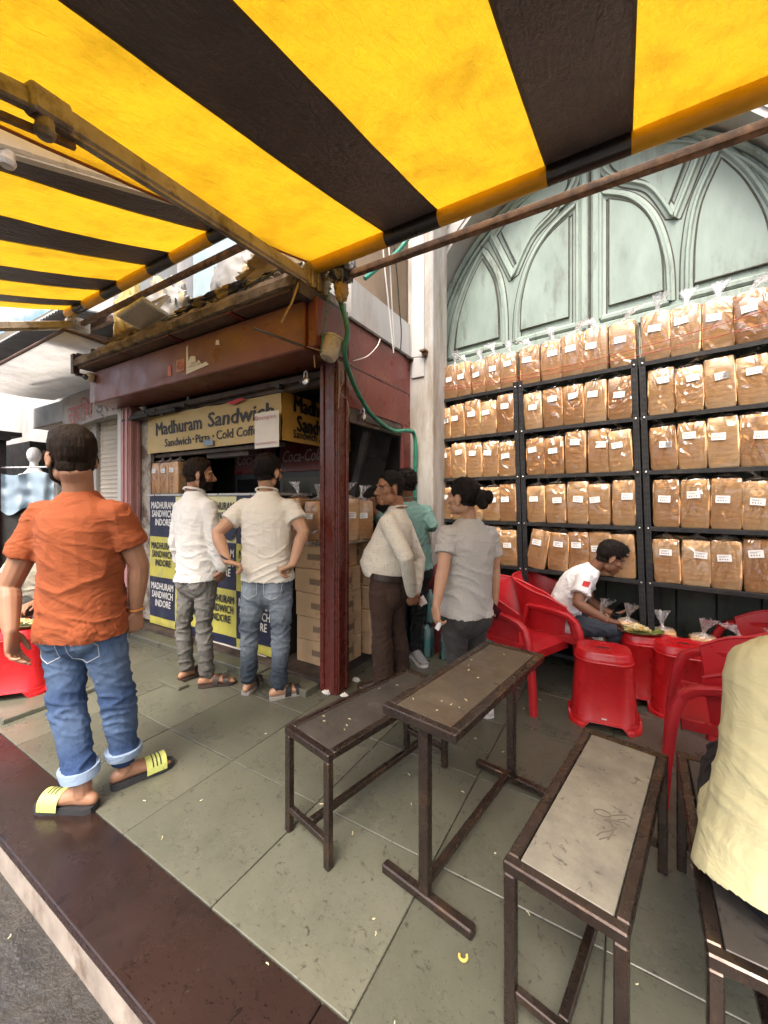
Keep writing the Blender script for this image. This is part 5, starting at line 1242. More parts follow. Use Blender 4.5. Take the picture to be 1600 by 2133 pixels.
    for k_,sg in ((0,-1),(1,1)):
        el,wr=Vector(arms[k_]['el']),Vector(arms[k_]['wr']); s_=sh[k_]; inn=spine(.80)*.55+s_*.45
        if st['sleeve']=='short':
            e=s_.lerp(el,st.get('slen',.66)); limb(mb,[inn,s_+Vector((0,0,.004)),s_.lerp(e,.5),e],[.070*bw,.064*A,.066*A,.066*A*st.get('flare',1.0)],14,3,open_end=True)
        else:
            e=el.lerp(wr,st.get('slen',.95)); limb(mb,[inn,s_+Vector((0,0,.004)),s_.lerp(el,.5),el,el.lerp(e,.5),e],[.070*bw,.062*A,.060*A,.056*A,.050*A,.040*A],14,3)
    if st.get('collar'):
        r0,f0=ax(1.0); limb(mb,[spine(1.0)+f0*.075*math.cos(a_)*.9+r0*.078*math.sin(a_)+up*(-.004-.020*math.cos(a_)) for a_ in np.linspace(.35,2*math.pi-.35,15)],[.0095]*15,8,1)
    sm=remesh(mb,st.get('vox',.0075),9,.5)
    if not st.get('tuck'):
        bm=bmesh.new(); bm.from_mesh(sm); cut=[f_ for f_ in bm.faces if ((f_.calc_center_median()-pel).dot(up)/H<z0+.05/H and f_.normal.dot(up)<-.45 and (f_.calc_center_median()-pel-up*(f_.calc_center_median()-pel).dot(up)).length<.26*bw)]
        bmesh.ops.delete(bm,geom=cut,context='FACES'); bm.to_mesh(sm); bm.free()
    V3=arr(sm); N3=nrm(sm)
    T=((V3-np.array(pel))@np.array(up))/H
    rel=V3-np.array(spine(.5)); lat=rel@np.array(ax(.5)[0])
    amp=st.get('wr',1.0)
    elb=np.array([min((Vector(v)-Vector(arms[0]['el'])).length,(Vector(v)-Vector(arms[1]['el'])).length,(Vector(v)-sh[0]).length*1.3,(Vector(v)-sh[1]).length*1.3) for v in V3])
    wv=V3+.05*np.stack([nz(V3,(4,4,4),seed+1),nz(V3,(4,4,4),seed+2),1.8*nz(V3,(4,4,4),seed+3)],1)
    dg_=wv.copy(); dg_[:,2]=wv[:,2]+.45*lat*(1 if seed%2 else -1)
    d1=(ridge(dg_,(4.5,4.5,13),seed*2.3,5)-.2)*.010*(.30+.9*np.exp(-((T-.20)/.24)**2))
    d2=(ridge(wv,(10,10,17),seed*1.1,5)-.2)*.008*np.exp(-(elb/.15)**2)
    dv_=wv.copy(); dv_[:,2]*=.35
    d3=nz(V3,(3.5,3.5,4),seed+5)*.005+(ridge(dv_,(12,12,7),seed+8,4)-.25)*.0045*np.exp(-((T-.65)/.28)**2)
    V3=V3+N3*((d1+d2+d3)*amp)[:,None]
    from mathutils.bvhtree import BVHTree
    bt_=BVHTree.FromPolygons([Vector(v) for v in V2],[tuple(p.vertices) for p in tm.polygons])
    if not st.get('tuck'):
        for i in np.where(T<.42)[0]:
            q_=bt_.find_nearest(Vector(V3[i]))
            if q_[0] is None: continue
            dd=(Vector(V3[i])-q_[0]).dot(q_[1])
            if dd<.009 and (Vector(V3[i])-q_[0]).length<.09: V3[i]=q_[0]+q_[1]*(.009+.002*math.sin(i))
    th.shirt=BVHTree.FromPolygons([Vector(v) for v in V3],[tuple(p.vertices) for p in sm.polygons])
    setco(sm,V3-np.array(base)); ob('shirt',finish(sm,st['m'],'shirt'),th.o)
    # ---- footwear
    ft=S_.get('shoes')
    if ft:
        for k_ in (0,1): footwear(th,ft['kind'],legs[k_]['an'],legs[k_]['d'],ft['m'],ft.get('L',.275),0,ft.get('th',.022))
    return th,HM
def decal(th,name,mat,quad,nu=8,nv=6,off=.002):
    """a flat print laid on the shirt surface: quad of four photo points"""
    cam_=Vector((0,0,CAMH)); mb=MB(); ok=True
    def fn(a,b):
        u=(quad[0][0]*(1-a)+quad[1][0]*a)*(1-b)+(quad[3][0]*(1-a)+quad[2][0]*a)*b; v=(quad[0][1]*(1-a)+quad[1][1]*a)*(1-b)+(quad[3][1]*(1-a)+quad[2][1]*a)*b
        h=th.shirt.ray_cast(cam_,(px(u,v,1.0)-cam_).normalized()); return (h[0]-(px(u,v,1.0)-cam_).normalized()*off) if h[0] else None
    P=[[fn(i/nu,j/nv) for i in range(nu+1)] for j in range(nv+1)]
    for j in range(nv):
        for i in range(nu):
            q=[P[j][i],P[j][i+1],P[j+1][i+1],P[j+1][i]]
            if all(x is not None for x in q): mb.quad(*q)
    if mb.f: th.part(name,mb,mat,60,fix=False)
M_liplin=pm('lip_shadow',(.16,.05,.04),.5,0,5,0)
# ------------------------------------------------------------------ the people in the photo
def A_(el,wr,hand): return dict(el=el,wr=wr,hand=hand)
def L_(kn,an,d): return dict(kn=kn,an=an,d=d)
SHORT=dict(line=LINE_SHORT,th=.014,tufts=320,spike=.12)
M_or=cloth('orange_jersey',(.30,.076,.026),.08,.85); M_den1=denim('mid_blue_denim',(.028,.055,.135),(.22,.31,.43)); M_cuff=cloth('pale_denim_cuff',(.26,.34,.46))
M_lime=pm('lime_strap',(.52,.56,.16),.5,.05,9,.05); M_foam=pm('dark_foam',(.025,.025,.027),.7,.15,20,.2,90); M_stit=pm('pale_stitching',(.45,.47,.48),.8,.1,20,0)
# 1 man in the orange T-shirt, back to the camera, head turned to the left
Y=1.86
o1,HMo=person('person seen from behind in orange T-shirt and blue jeans, on the kerb edge',dict(seed=3,
 pelvis=px(172,1285,1.87),neck=px(166,1018,1.85),hipdir=(.10,1),shdir=(-.02,1),bw=.97,bd=1.04,armr=1.06,handL=1.05,vox=.0041,neckr=1.12,
 head=dict(c=px(150,955,1.83),f=(-.80,.60,-.04),u=(-.02,0,1),k=1.10),
 arms=[A_(px(18,1222,1.80),px(22,1316,1.72),((.06,.05,-1),(.92,.2,.0),-1,[.22,.34,.46,.58],.17)),A_(px(290,1178,1.93),px(282,1272,1.97),((.0,.02,-1),(-.75,.35,0),-1,[.9,.95,1.0,1.0],.02))],
 legs=[L_(px(140,1465,1.86),Vector((-1.36,1.80,.095)),(-1,.05)),L_(px(246,1455,1.92),Vector((-1.275,1.965,.095)),(.75,.72))],
 skin=M_skin1,hair=dict(line=[.062,.060,.038,.0,.008,-.03,-.066,-.076],th=.016,tufts=900,spike=.12,flow=(0,.35,-.55),tl=.018,quiff=.020),hairm=M_hairb,beard='full',
 shirt=dict(m=M_or,sleeve='short',hem=-.13,slen=.60,flare=1.12,wr=1.15,loose=1.02,vox=.0065),trousers=dict(m=M_den1,w=.98,knee=1.14,fade=.75,cut=.16,cuff=M_cuff,pockets=M_stit,pz=.11,wr=1.2,calf=1.12,hem=.066),
 shoes=dict(kind='slide',m=[M_foam,M_lime,M_foam],L=.285,th=.028)))
mb=MB(); c=px(283,1268,1.968); mb.tube([c+Vector((.033*math.cos(a),.033*math.sin(a),.004*math.sin(a))) for a in np.linspace(0,6.283,20)],.0045,6); o1.part('bracelet',mb,pm('orange_thread',(.6,.22,.03),.5,.1,9,0),50)
# 2 bearded man in the white long-sleeved shirt
M_wh=cloth('white_cotton',(.74,.73,.69),.04,.85); M_den2=denim('grey_denim',(.115,.108,.095),(.32,.31,.29)); M_brs=pm('brown_strap',(.035,.022,.016),.45,.2,9,.1); M_brsole=pm('brown_sole',(.05,.033,.025),.6,.2,9,.1)
o2,_=person('bearded person in white long-sleeved shirt and grey jeans, hand in pocket, at the kiosk',dict(seed=5,
 pelvis=px(414,1197,3.02),neck=px(404,1020,3.02),hipdir=(.42,.9),shdir=(.50,.86),bw=.93,bd=.95,armr=.95,
 head=dict(c=px(417,990,3.01),f=(.93,.36,-.03),u=(.03,0,1),k=.99),
 arms=[A_(px(366,1130,3.12),px(380,1188,3.18),((.3,.2,-.9),(.8,.3,0),-1,.5)),A_(px(446,1128,2.94),px(464,1188,2.95),((-.35,.35,-.85),(-.7,.5,.2),-1,.4))],
 legs=[L_(px(382,1298,3.06),Vector((-1.535,3.10,.09)),(.55,.83)),L_(px(424,1300,2.98),Vector((-1.325,2.985,.09)),(.95,.30))],
 skin=M_skin1,hair=dict(line=LINE_SHORT,th=.016,tufts=420,spike=.1,flow=(0,-.5,-.4)),hairm=M_hairb,beard='full',
 shirt=dict(m=M_wh,sleeve='long',hem=-.06,collar=True,wr=.9,slen=.97),trousers=dict(m=M_den2,w=.86,fade=.75,cut=.02,hem=.054,wr=1.3,calf=1.05,pockets=M_den2),shoes=dict(kind='sandal',m=[M_brsole,M_brs])))
# 3 man in the cream polo shirt, hands at his belt
M_cr=cloth('cream_pique',(.69,.65,.56),.05,.85); M_den3=denim('blue_grey_denim',(.040,.052,.068),(.34,.40,.45)); M_blks=pm('black_strap',(.014,.014,.015),.5,.2,9,.1); M_whsole=pm('grey_sole',(.30,.28,.25),.6,.2,9,.1)
o3,_=person('person in cream polo shirt and faded blue-grey jeans, hands at the back waistband',dict(seed=8,
 pelvis=px(557,1212,2.86),neck=px(556,1020,2.86),hipdir=(.14,1),shdir=(.05,1),bw=1.0,bd=.98,armr=1.02,
 head=dict(c=px(560,985,2.86),f=(.42,.90,-.02),u=(0,0,1),k=1.02),
 arms=[A_(px(452,1112,2.76),px(474,1170,2.68),((.85,.25,-.30),(-.3,-.2,-.9),1,.9)),A_(px(632,1108,2.78),px(610,1176,2.68),((-.80,.25,-.45),(.3,-.2,-.9),-1,.95))],
 legs=[L_(px(520,1305,2.86),Vector((-.985,2.90,.09)),(.12,.99)),L_(px(586,1305,2.82),Vector((-.745,2.815,.09)),(.88,.47))],
 skin=M_skin4,hair=dict(line=LINE_SHORT,th=.016,tufts=420,spike=.12,flow=(0,-.4,-.5)),beard='stubble',
 shirt=dict(m=M_cr,sleeve='short',hem=.02,slen=.55,flare=1.12,collar=True,wr=.9),trousers=dict(m=M_den3,w=.94,fade=1.0,cut=.02,hem=.056,wr=1.3,calf=1.08,knee=1.05,pockets=M_stit),shoes=dict(kind='sandal',m=[M_whsole,M_blks])))
mb=MB(); c=px(471,1161,2.69); mb.tube([c+Vector((.033*math.cos(a),.031*math.sin(a),-.018*math.cos(a))) for a in np.linspace(0,6.283,20)],.007,6); o3.part('wristband',mb,M_blk,50)
mb=MB(); mb.box((-.03,-.002,-.02),(.03,.003,.02),.001,Matrix.Translation(px(586,1186,2.715))); o3.part('waist_patch',mb,pm('leather_patch',(.42,.34,.25),.6,.1,9,.1))
# 4 man in the dotted shirt, hands clasped behind, looking left
M_dot=cloth('dotted_white_cotton',(.66,.62,.52),.05,.8,dots=(.36,.32,.23)); M_brt=cloth('brown_trouser',(.050,.028,.020),.12,.85)
o4,_=person('person in dotted cream shirt and brown trousers, hands clasped behind, looking left',dict(seed=11,
 pelvis=px(806,1222,2.92),neck=px(829,1056,2.94),hipdir=(-.86,.46),shdir=(-.88,.40),bw=.90,bd=.96,belly=.08,armr=1.0,neckr=1.05,
 head=dict(c=px(811,1019,2.90),f=(-.90,-.44,-.02),u=(-.02,0,1),k=1.03),
 arms=[A_(px(846,1162,2.66),px(858,1238,2.86),((.15,.45,-.75),(-.3,.8,.1),1,.8)),A_(px(872,1165,3.12),px(866,1236,3.02),((-.3,-.55,-.55),(-.2,-.7,.1),-1,.8))],
 legs=[L_(px(795,1320,2.86),Vector((.00,2.87,.09)),(-.9,.35)),L_(px(826,1318,3.02),Vector((.13,3.05,.09)),(-.85,.5))],
 skin=M_skin2,hair=dict(line=[.074,.070,.045,.006,.012,-.02,-.055,-.072],th=.012,tufts=300,spike=.1,flow=(0,-.5,-.3)),beard='moustache' if 0 else None,
 shirt=dict(m=M_dot,sleeve='long',hem=.10,tuck=True,collar=True,wr=.45,slen=.97),trousers=dict(m=M_brt,w=1.02,fade=0,cut=-.02,hem=.075,calf=1.25,belt=pm('brown_belt',(.03,.016,.011),.4,.2,9,.1),bk=1.06,wr=.7),shoes=dict(kind='shoe',m=[M_brs,M_brsole])))
M_pen=pm('blue_pen',(.03,.04,.12),.3,.1,9,0)
# 5 man in the teal shirt behind him
M_teal=cloth('teal_cotton',(.115,.205,.178),.08,.8); M_blt=cloth('black_trouser',(.012,.012,.013),.2,.85); M_snk=pm('grey_knit',(.28,.28,.28),.8,.1,60,.2,200); M_snks=pm('white_foam_sole',(.7,.69,.66),.6,.05,9,0)
o5,_=person('person in teal shirt and black trousers, mostly hidden behind the dotted shirt',dict(seed=14,
 pelvis=px(862,1180,3.48),neck=px(849,1040,3.48),hipdir=(-.45,.9),shdir=(-.35,.94),bw=.92,bd=.92,armr=.95,
 head=dict(c=px(843,1010,3.47),f=(-.7,.7,-.05),u=(0,0,1),k=.98),
 arms=[A_(px(800,1090,3.50),px(775,1060,3.40),((-.2,-.3,.9),(.2,-.8,0),1,.9)),A_(px(902,1098,3.42),px(885,1085,3.65),((-.6,.8,.1),(0,0,-1),1,.6))],
 legs=[L_(px(835,1275,3.50),Vector((.17,3.55,.09)),(-.5,.85)),L_(px(872,1272,3.46),Vector((.275,3.50,.09)),(.1,-.3))],
 skin=M_skin3,hair=dict(line=LINE_SHORT,th=.022,tufts=420,spike=.8,flow=(0,-.2,.1)),
 shirt=dict(m=M_teal,sleeve='long',hem=-.06,collar=True,wr=1.1,slen=.6),trousers=dict(m=M_blt,w=.78,fade=0,cut=-.03,hem=.05,wr=1.0),shoes=dict(kind='shoe',m=[M_snk,M_snks]),face=True))
# 6 woman with the hair bun, grey T-shirt
M_gt=cloth('heather_grey_jersey',(.44,.42,.385),.05,.85,heather=.12); M_leg=cloth('charcoal_leggings',(.040,.038,.036),.15,.8); M_wsh=pm('white_slip_on',(.66,.62,.56),.6,.06,9,.05)
o6,_=person('person with a black hair bun, grey T-shirt and charcoal leggings, beside the table',dict(seed=17,
 pelvis=px(968,1268,2.46),neck=px(979,1076,2.44),hipdir=(-.52,.85),shdir=(-.45,.89),bw=.93,bd=.98,armr=.88,handL=.92,neckr=.85,vox=.0048,
 head=dict(c=px(963,1038,2.43),f=(-.78,.60,.10),u=(-.10,0,1),k=.95),
 arms=[A_(px(924,1180,2.30),px(909,1262,2.26),((.02,.08,-1),(.75,.35,0),-1,[.30,.5,.62,.72],.08)),A_(px(1030,1182,2.56),px(1030,1256,2.56),((.0,-.1,-1),(-.7,.4,0),-1,.9,.02))],
 legs=[L_(px(952,1385,2.42),Vector((.405,2.40,.085)),(-.35,.9)),L_(px(985,1385,2.55),Vector((.66,2.60,.085)),(-.3,.95))],
 skin=M_skin4,hair=dict(line=LINE_LONG,th=.016,tufts=140,spike=.1,flow=(0,-.6,.0),tl=.016,bun=[((0,-.135,.012),(.052,.045,.058)),((.012,-.168,.022),(.040,.032,.046)),((-.018,-.15,-.02),(.036,.034,.034))]),
 shirt=dict(m=M_gt,sleeve='short',hem=-.05,slen=.62,flare=1.22,wr=1.15,loose=1.02),trousers=dict(m=M_leg,w=.93,fade=0,cut=.05,hem=.042,calf=.85,wr=.6),shoes=dict(kind='shoe',m=[M_wsh,M_snks],L=.25)))
M_phone=pm('black_phone',(.012,.012,.014),.15,.1,9,0)
def slip(name,label,c,sz,rot):
    mb=MB(); mb.grid(lambda a,b:((a-.5)*sz[0],.004*math.sin(a*5+b*3),(b-.5)*sz[1]),6,4); me=mb.mesh(name,M_paper,50); o=ob(name,me,None,c); o.rotation_euler=rot; o['label']=label; o['category']='paper'; return o
slip('paper_slip','small folded white slip held by the person in grey T-shirt',px(914,1304,2.25),(.028,.05),(.3,.5,.3))
slip('paper_slip','white slip held behind the back of the person in dotted shirt',px(880,1252,2.98),(.055,.075),(.2,-.5,.2))
mb=MB(); mb.box((-.036,-.004,-.07),(.036,.004,.07),.003); me=mb.mesh('phone',M_phone); o=ob('phone',me,None,px(1029,1272,2.52)); o.rotation_euler=(.2,-.9,.5); o['label']='dark phone in the hand of the person in grey T-shirt'; o['category']='phone'
# 7 boy seated in the red chair, bent over the plate
M_wt=cloth('white_jersey',(.72,.71,.70),.04,.85); M_nav=denim('navy_denim',(.035,.042,.055),(.10,.11,.13))
o7,HMb=person('person in white T-shirt sitting in a red armchair, bent over a plate with a phone',dict(seed=21,seated=True,
 pelvis=px(1168,1290,3.16),neck=px(1240,1178,3.04),hipdir=(.88,-.47),shdir=(.90,-.43),bw=.90,bd=.92,armr=.90,hump=.05,neckr=.92,
 head=dict(c=px(1272,1163,2.99),f=(.86,-.26,-.44),u=(.40,-.1,.9),k=.96),
 arms=[A_(px(1228,1252,3.20),px(1272,1277,3.10),((.85,-.2,.25),(.1,-.1,1),1,.45)),A_(px(1203,1258,2.86),px(1263,1291,2.74),((.9,.1,-.22),(.1,.1,-1),1,.45,.06))],
 legs=[L_(px(1300,1300,3.12),Vector((1.86,3.20,.09)),(.9,-.3)),L_(px(1284,1312,2.88),Vector((1.72,3.02,.09)),(.9,-.3))],
 skin=M_skin3,hair=dict(line=[.060,.058,.040,.006,.012,-.02,-.055,-.070],th=.021,tufts=520,spike=.5,flow=(0,.7,-.1),tl=.030,quiff=.02),
 shirt=dict(m=M_wt,sleeve='short',hem=-.04,slen=.62,flare=1.2,wr=1.2),trousers=dict(m=M_nav,w=.92,fade=.5,cut=-.02,hem=.055),shoes=dict(kind='sandal',m=[M_brsole,M_brs])))
decal(o7,'chest_print',M_red,[(1216,1209),(1231,1213),(1226,1224),(1212,1220)])
mb=MB(); c=px(1261,1288,2.745); mb.tube([c+Vector((.008*math.sin(a),.030*math.cos(a),.030*math.sin(a))) for a in np.linspace(0,6.283,18)],.0035,6); o7.part('bracelet',mb,M_stk2,50)
mb=MB(); mb.box((-.036,-.075,-.004),(.036,.075,.004),.003); me=mb.mesh('phone',M_phone); o=ob('phone',me,None,px(1293,1270,3.06)); o.rotation_euler=(.55,.1,-1.1); o['label']='black phone held by the seated person in white T-shirt'; o['category']='phone'
# 8 person in pale yellow at the right edge, seen from behind
M_py=cloth('pale_yellow_jersey',(.60,.555,.32),.05,.85)
o8,_=person('person in pale yellow T-shirt seated at the right edge, seen from behind',dict(seed=25,seated=True,
 pelvis=(1.045,.93,.53),neck=(1.255,1.09,1.03),hipdir=(.35,.94),shdir=(.40,.92),bw=1.27,bd=1.22,armr=1.1,hump=.03,neckr=1.1,shoulders=[(1.105,1.14,.92),(1.415,.99,.92)],
 head=dict(c=(1.395,1.20,1.21),f=(.7,.6,-.3),k=1.02),
 arms=[A_((1.395,1.44,.75),(1.575,1.56,.72),((.8,.6,0),(0,0,-1),-1,.4)),A_((1.655,1.20,.76),(1.715,1.45,.72),((.6,.7,0),(0,0,-1),1,.4))],
 legs=[L_((1.175,1.36,.51),Vector((1.255,1.46,.09)),(.4,.9)),L_((1.415,1.27,.51),Vector((1.495,1.37,.09)),(.4,.9))],
 skin=M_skin2,hair=SHORT,shirt=dict(m=M_py,sleeve='short',hem=-.22,slen=.66,wr=.5,loose=1.04,vox=.0065),trousers=dict(m=M_blt,w=.95,hipk=.86,fade=0,cut=-.02,hem=.06),shoes=dict(kind='sandal',m=[M_brsole,M_brs])))
# 9 person half hidden behind the orange shirt, seated by the left stool
M_bei=cloth('beige_cotton',(.52,.47,.36),.05,.85); M_gryt=cloth('grey_trouser',(.10,.10,.10),.1,.85)
o9,_=person('person in beige shirt seated at the left stool, almost hidden by the orange shirt',dict(seed=29,seated=True,
 pelvis=(-3.0,3.55,.50),neck=(-2.92,3.42,.98),hipdir=(.35,-.95),shdir=(.35,-.95),bw=.95,bd=.95,
 head=dict(c=(-2.88,3.34,1.11),f=(.4,-.85,-.4),u=(.1,-.3,.95),k=1.0),
 arms=[A_((-2.66,3.38,.73),(-2.72,3.12,.60),((-.2,-.9,-.2),(0,0,-1),1,.5)),A_((-3.15,3.28,.72),(-2.95,3.05,.62),((.5,-.8,-.1),(0,0,-1),-1,.5))],
 legs=[L_((-2.72,3.18,.50),Vector((-2.78,3.25,.09)),(.2,-.98)),L_((-2.98,3.12,.50),Vector((-3.0,3.2,.09)),(.2,-.98))],
 skin=M_skin2,hair=SHORT,shirt=dict(m=M_bei,sleeve='short',hem=-.05,slen=.72,wr=1.0),trousers=dict(m=M_gryt,w=.95,fade=0,cut=-.02,hem=.06),shoes=dict(kind='sandal',m=[M_brsole,M_brs])))
stool('red plastic stool under the person in the beige shirt, almost hidden',(-3.0,3.57),R(10))
# ------------------------------------------------------------------ neighbouring shops on the left
M_shut=pm('cream_shutter',(.62,.55,.46),.55,.12,3,.1,40,dirt=(.40,.32,.25),dsc=3,dth=.6,stretch=(1,1,.3))
M_sheet=cloth_mat('white_sheet',(.62,.60,.56),.45,(.62,.60,.56),.6); M_corr=pm('corrugated_iron',(.10,.10,.105),.5,.3,3,.2,30)
nb=Thing('neighbour_shop','cream roller-shuttered shop front beyond the left end of the kiosk','building',(-8,3.4,0),'s')
mb=MB(); mb.box((-14,3.45,0),(-4.8,3.7,5.2)); nb.part('wall',mb,M_white)
for k,(a,b) in enumerate(((-9.4,-8.02),(-7.86,-6.6),(-6.45,-5.0))):
    mb=MB(); pr=[]; z=.0
    while z<2.72: pr+=[(3.43,z),(3.415,z+.022),(3.43,z+.045)]; z+=.075
    for (y0,z0),(y1,z1) in zip(pr,pr[1:]): mb.quad((a,y0,z0),(b,y0,z0),(b,y1,z1),(a,y1,z1))
    nb.part('roller_shutter',mb,M_shut,fix=False)
for a in (-9.5,-7.94,-6.52,-4.93): mb=MB(); mb.box((a-.07,3.36,0),(a+.07,3.448,2.8),.006); nb.part('shutter_guide',mb,M_white)
mb=MB(); mb.box((-9.6,3.05,2.74),(-4.86,3.44,3.12),.01); nb.part('header_box',mb,M_sheet)
mb=MB(); mb.tube([(-9.5,3.03,2.73),(-4.9,3.03,2.755)],.012,6); nb.part('conduit',mb,M_rust)
cs=Thing('sheet_canopy','taut white sheet canopy hanging left of the kiosk beam','canopy',(-5.9,2.0,2.88),'s')
mb=MB(); mb.grid(lambda a,b:(-7.4+a*3.0,1.62+b*.98,2.90+.05*a-.10*4*b*(1-b)*.25),14,10); cs.part('sheet',mb,M_sheet,60,fix=False)
mb=MB(); mb.tube([(-7.4,1.62,2.905),(-4.4,1.62,2.955)],.016,6); mb.tube([(-4.4,1.62,2.955),(-4.4,2.6,2.955)],.014,6); cs.part('frame_tube',mb,M_wood)
cr=Thing('corrugated_roof','dark corrugated iron roof above the white sheet at the left','roof',(-6.3,2.4,3.4),'s')
mb=MB(); mb.grid(lambda a,b:(-9.5+a*4.55,1.84+b*1.6,3.40+.32*b+.014*math.sin(a*4.55*2*math.pi/.075)),480,2); cr.part('iron_sheet',mb,M_corr,60,fix=False)
mb=MB(); mb.bar((-9.4,2.25,3.42),(-4.9,2.25,3.42),.05,.06); mb.bar((-5.4,1.95,3.3),(-5.1,3.4,3.35),.05,.05); mb.bar((-6.6,2.0,3.0),(-5.1,1.98,3.36),.035,.035); cr.part('rafter',mb,M_wood)
fb=Thing('street_banner','white and blue cloth banner with Hindi lettering above the corrugated roof','banner',(-6.5,1.82,3.45),'s')
def bnm():
    t=NT('banner_cloth'); xs=t.new('SeparateXYZ'); t.l(t.co(),xs.inputs[0]); 
    w_=t.math('ADD',xs.outputs[2],t.math('MULTIPLY',t.noise(1.2,3),.5)); c=t.ramp(t.math('FRACT',t.math('MULTIPLY',w_,.8)),[(.0,(.20,.27,.50)),(.22,(.24,.40,.62)),(.34,(.72,.74,.78)),(.85,(.70,.70,.72)),(.95,(.34,.40,.62))]); t.set(col=c,rough=.6); return t.m
M_fb=bnm(); M_fbi=pm('purple_letters',(.16,.13,.32),.6,.1,9,0)
mb=MB(); mb.grid(lambda a,b:(-9.0+a*4.1,1.80+.03*math.sin(a*9+b*3),3.44+b*1.35),40,8); fb.part('cloth',mb,M_fb,60,fix=False)
mb=MB(); put_text(mb,'काच मन्दिर के सामने',(-6.45,1.745,3.60),(1,0,0),(0,0,1),size=.26,bold=.003); fb.part('lettering',mb,M_wink,fix=False)
mb=MB(); put_text(mb,'पा के सेल',(-6.2,1.745,4.1),(1,0,0),(0,0,1),size=.42,bold=.004); fb.part('lettering',mb,M_fbi,fix=False)
hs=Thing('hanging_sign','pale translucent sheet sign with faded red and grey Hindi lettering','sign',(-5.75,2.60,2.4),'s')
mb=MB(); mb.grid(lambda a,b:(-7.1+a*2.1,2.60+.02*math.sin(a*8),2.44+b*.45+.06*a),20,4); hs.part('sheet',mb,cloth_mat('pinkish_sheet',(.60,.54,.52),.45,(.60,.54,.52),.6),60,fix=False)
M_fr=pm('faded_red_letters',(.38,.10,.09),.6,.2,9,0); M_fg=pm('faded_grey_letters',(.11,.11,.12),.6,.2,9,0)
mb=MB(); put_text(mb,'सुरिभ',(-6.5,2.575,2.60),(1,0,.03),(0,0,1),size=.34,bold=.004); hs.part('lettering',mb,M_fr,fix=False)
mb=MB(); put_text(mb,'ड्रेसे',(-5.75,2.575,2.64),(1,0,.03),(0,0,1),size=.34,bold=.004); hs.part('lettering',mb,M_fg,fix=False)
dk=Thing('dark_stall','dark stall with black frame posts at the far left','stall',(-9.6,2.6,0),'s')
mb=MB(); mb.box((-13,3.0,0),(-9.6,3.44,2.5)); dk.part('back_panel',mb,M_dark)
for s_,n_ in ((-8.55,2.25),(-10.6,2.25)): mb=MB(); mb.box((s_,n_,0),(s_+.10,n_+.10,2.35),.004); dk.part('post',mb,M_blk)
mb=MB(); mb.box((-11,2.2,2.33),(-8.3,2.36,2.42),.004); mb.box((-9.4,2.05,2.40),(-8.3,2.5,2.47),.004); dk.part('beam',mb,M_blk)
mb=MB(); mb.box((-13,2.3,.0),(-8.7,3.0,.9)); dk.part('counter',mb,pm('grey_counter',(.30,.28,.25),.7,.2,4,.2))
mb=MB(); mb.grid(lambda a,b:(-13+a*4.2,2.22+.03*math.sin(a*12),2.35+b*.9),30,3); wbn=Thing('white_banner','white banner with blue and purple print at the far left edge','banner',(-10.8,2.2,2.4),'s'); wbn.part('cloth',mb,pm('white_flex',(.45,.45,.47),.5,.05,3,.05),60,fix=False)
mb=MB()
for k in range(5): put_text(mb,'मन्दिर सामने',(-10.4-.35*(k%2),2.17,2.5+k*.16),(1,0,0),(0,0,1),size=.15)
wbn.part('lettering',mb,pm('blue_letters',(.06,.12,.30),.6,.1,9,0),fix=False)
# white mannequin bust on the stall
M_mann=pm('white_mannequin',(.74,.73,.72),.35,.03,4,0)
bs=px(71,1040,5.6); mq=Thing('mannequin','white mannequin bust standing in the dark stall at left','mannequin',(bs.x,bs.y,.9),'w')
mb=MB(); c0=Vector((bs.x,bs.y,0))
ell(mb,c0+Vector((0,0,2.02)),(.078,.095,.115)); limb(mb,[c0+Vector((0,0,1.95)),c0+Vector((0,0,1.80))],[.045,.055],12); loft(mb,[(c0+Vector((0,0,z)),Vector((a,0,0)),Vector((0,b,0))) for z,a,b in ((1.2,.15,.11),(1.4,.13,.10),(1.6,.17,.12),(1.72,.19,.10),(1.80,.10,.07))],18)
for sg in (-1,1): limb(mb,[c0+Vector((sg*.17,0,1.72)),c0+Vector((sg*.23,0,1.55)),c0+Vector((sg*.21,-.06,1.35))],[.055,.048,.04],10)
mm_=remesh(mb,.012,4); a=arr(mm_)-np.array((bs.x,bs.y,.9)); setco(mm_,a); ob('torso',finish(mm_,M_mann,'torso'),mq.o)
mb=MB(); mb.tube([c0+Vector((0,0,.9)),c0+Vector((0,0,1.25))],.02,8); mb.lathe([(.14,0),(.14,.015),(.03,.03)],20,c0+Vector((0,0,.9))); mq.part('stand',mb,M_blk,40)
# hawker's rail with a pale blue plastic sheet
M_bl=pm('pale_blue_plastic',(.26,.34,.41),.4,.06,3,.08,6)
pc=Thing('plastic_cover','pale blue plastic sheet hung over a rail behind the orange shirt','sheet',(-4.3,4.75,1.2),'w')
mb=MB(); mb.tube([px(-60,975,4.85),px(100,973,4.85)],.012,8); pc.part('rail',mb,M_bolt)
mb=MB(); mb.grid(lambda a,b:px(2+a*110,986+4*math.sin(a*7)+b*(78+6*math.sin(a*11)),4.80+.03*math.sin(a*14)+.04*noise.noise((a*5,b*4,0))),24,12); pc.part('sheet',mb,M_bl,60,fix=False)
cb=Thing('hawker_cart','hawker cart with a red side under the pale blue plastic sheet','cart',(-4.4,4.9,0),'w')
mb=MB(); mb.box((-5.4,4.86,.35),(-3.75,5.5,1.33),.01); cb.part('cart_body',mb,M_dark); mb=MB(); mb.box((-4.72,4.78,.4),(-4.66,4.84,2.0)); cb.part('red_post',mb,M_cool)
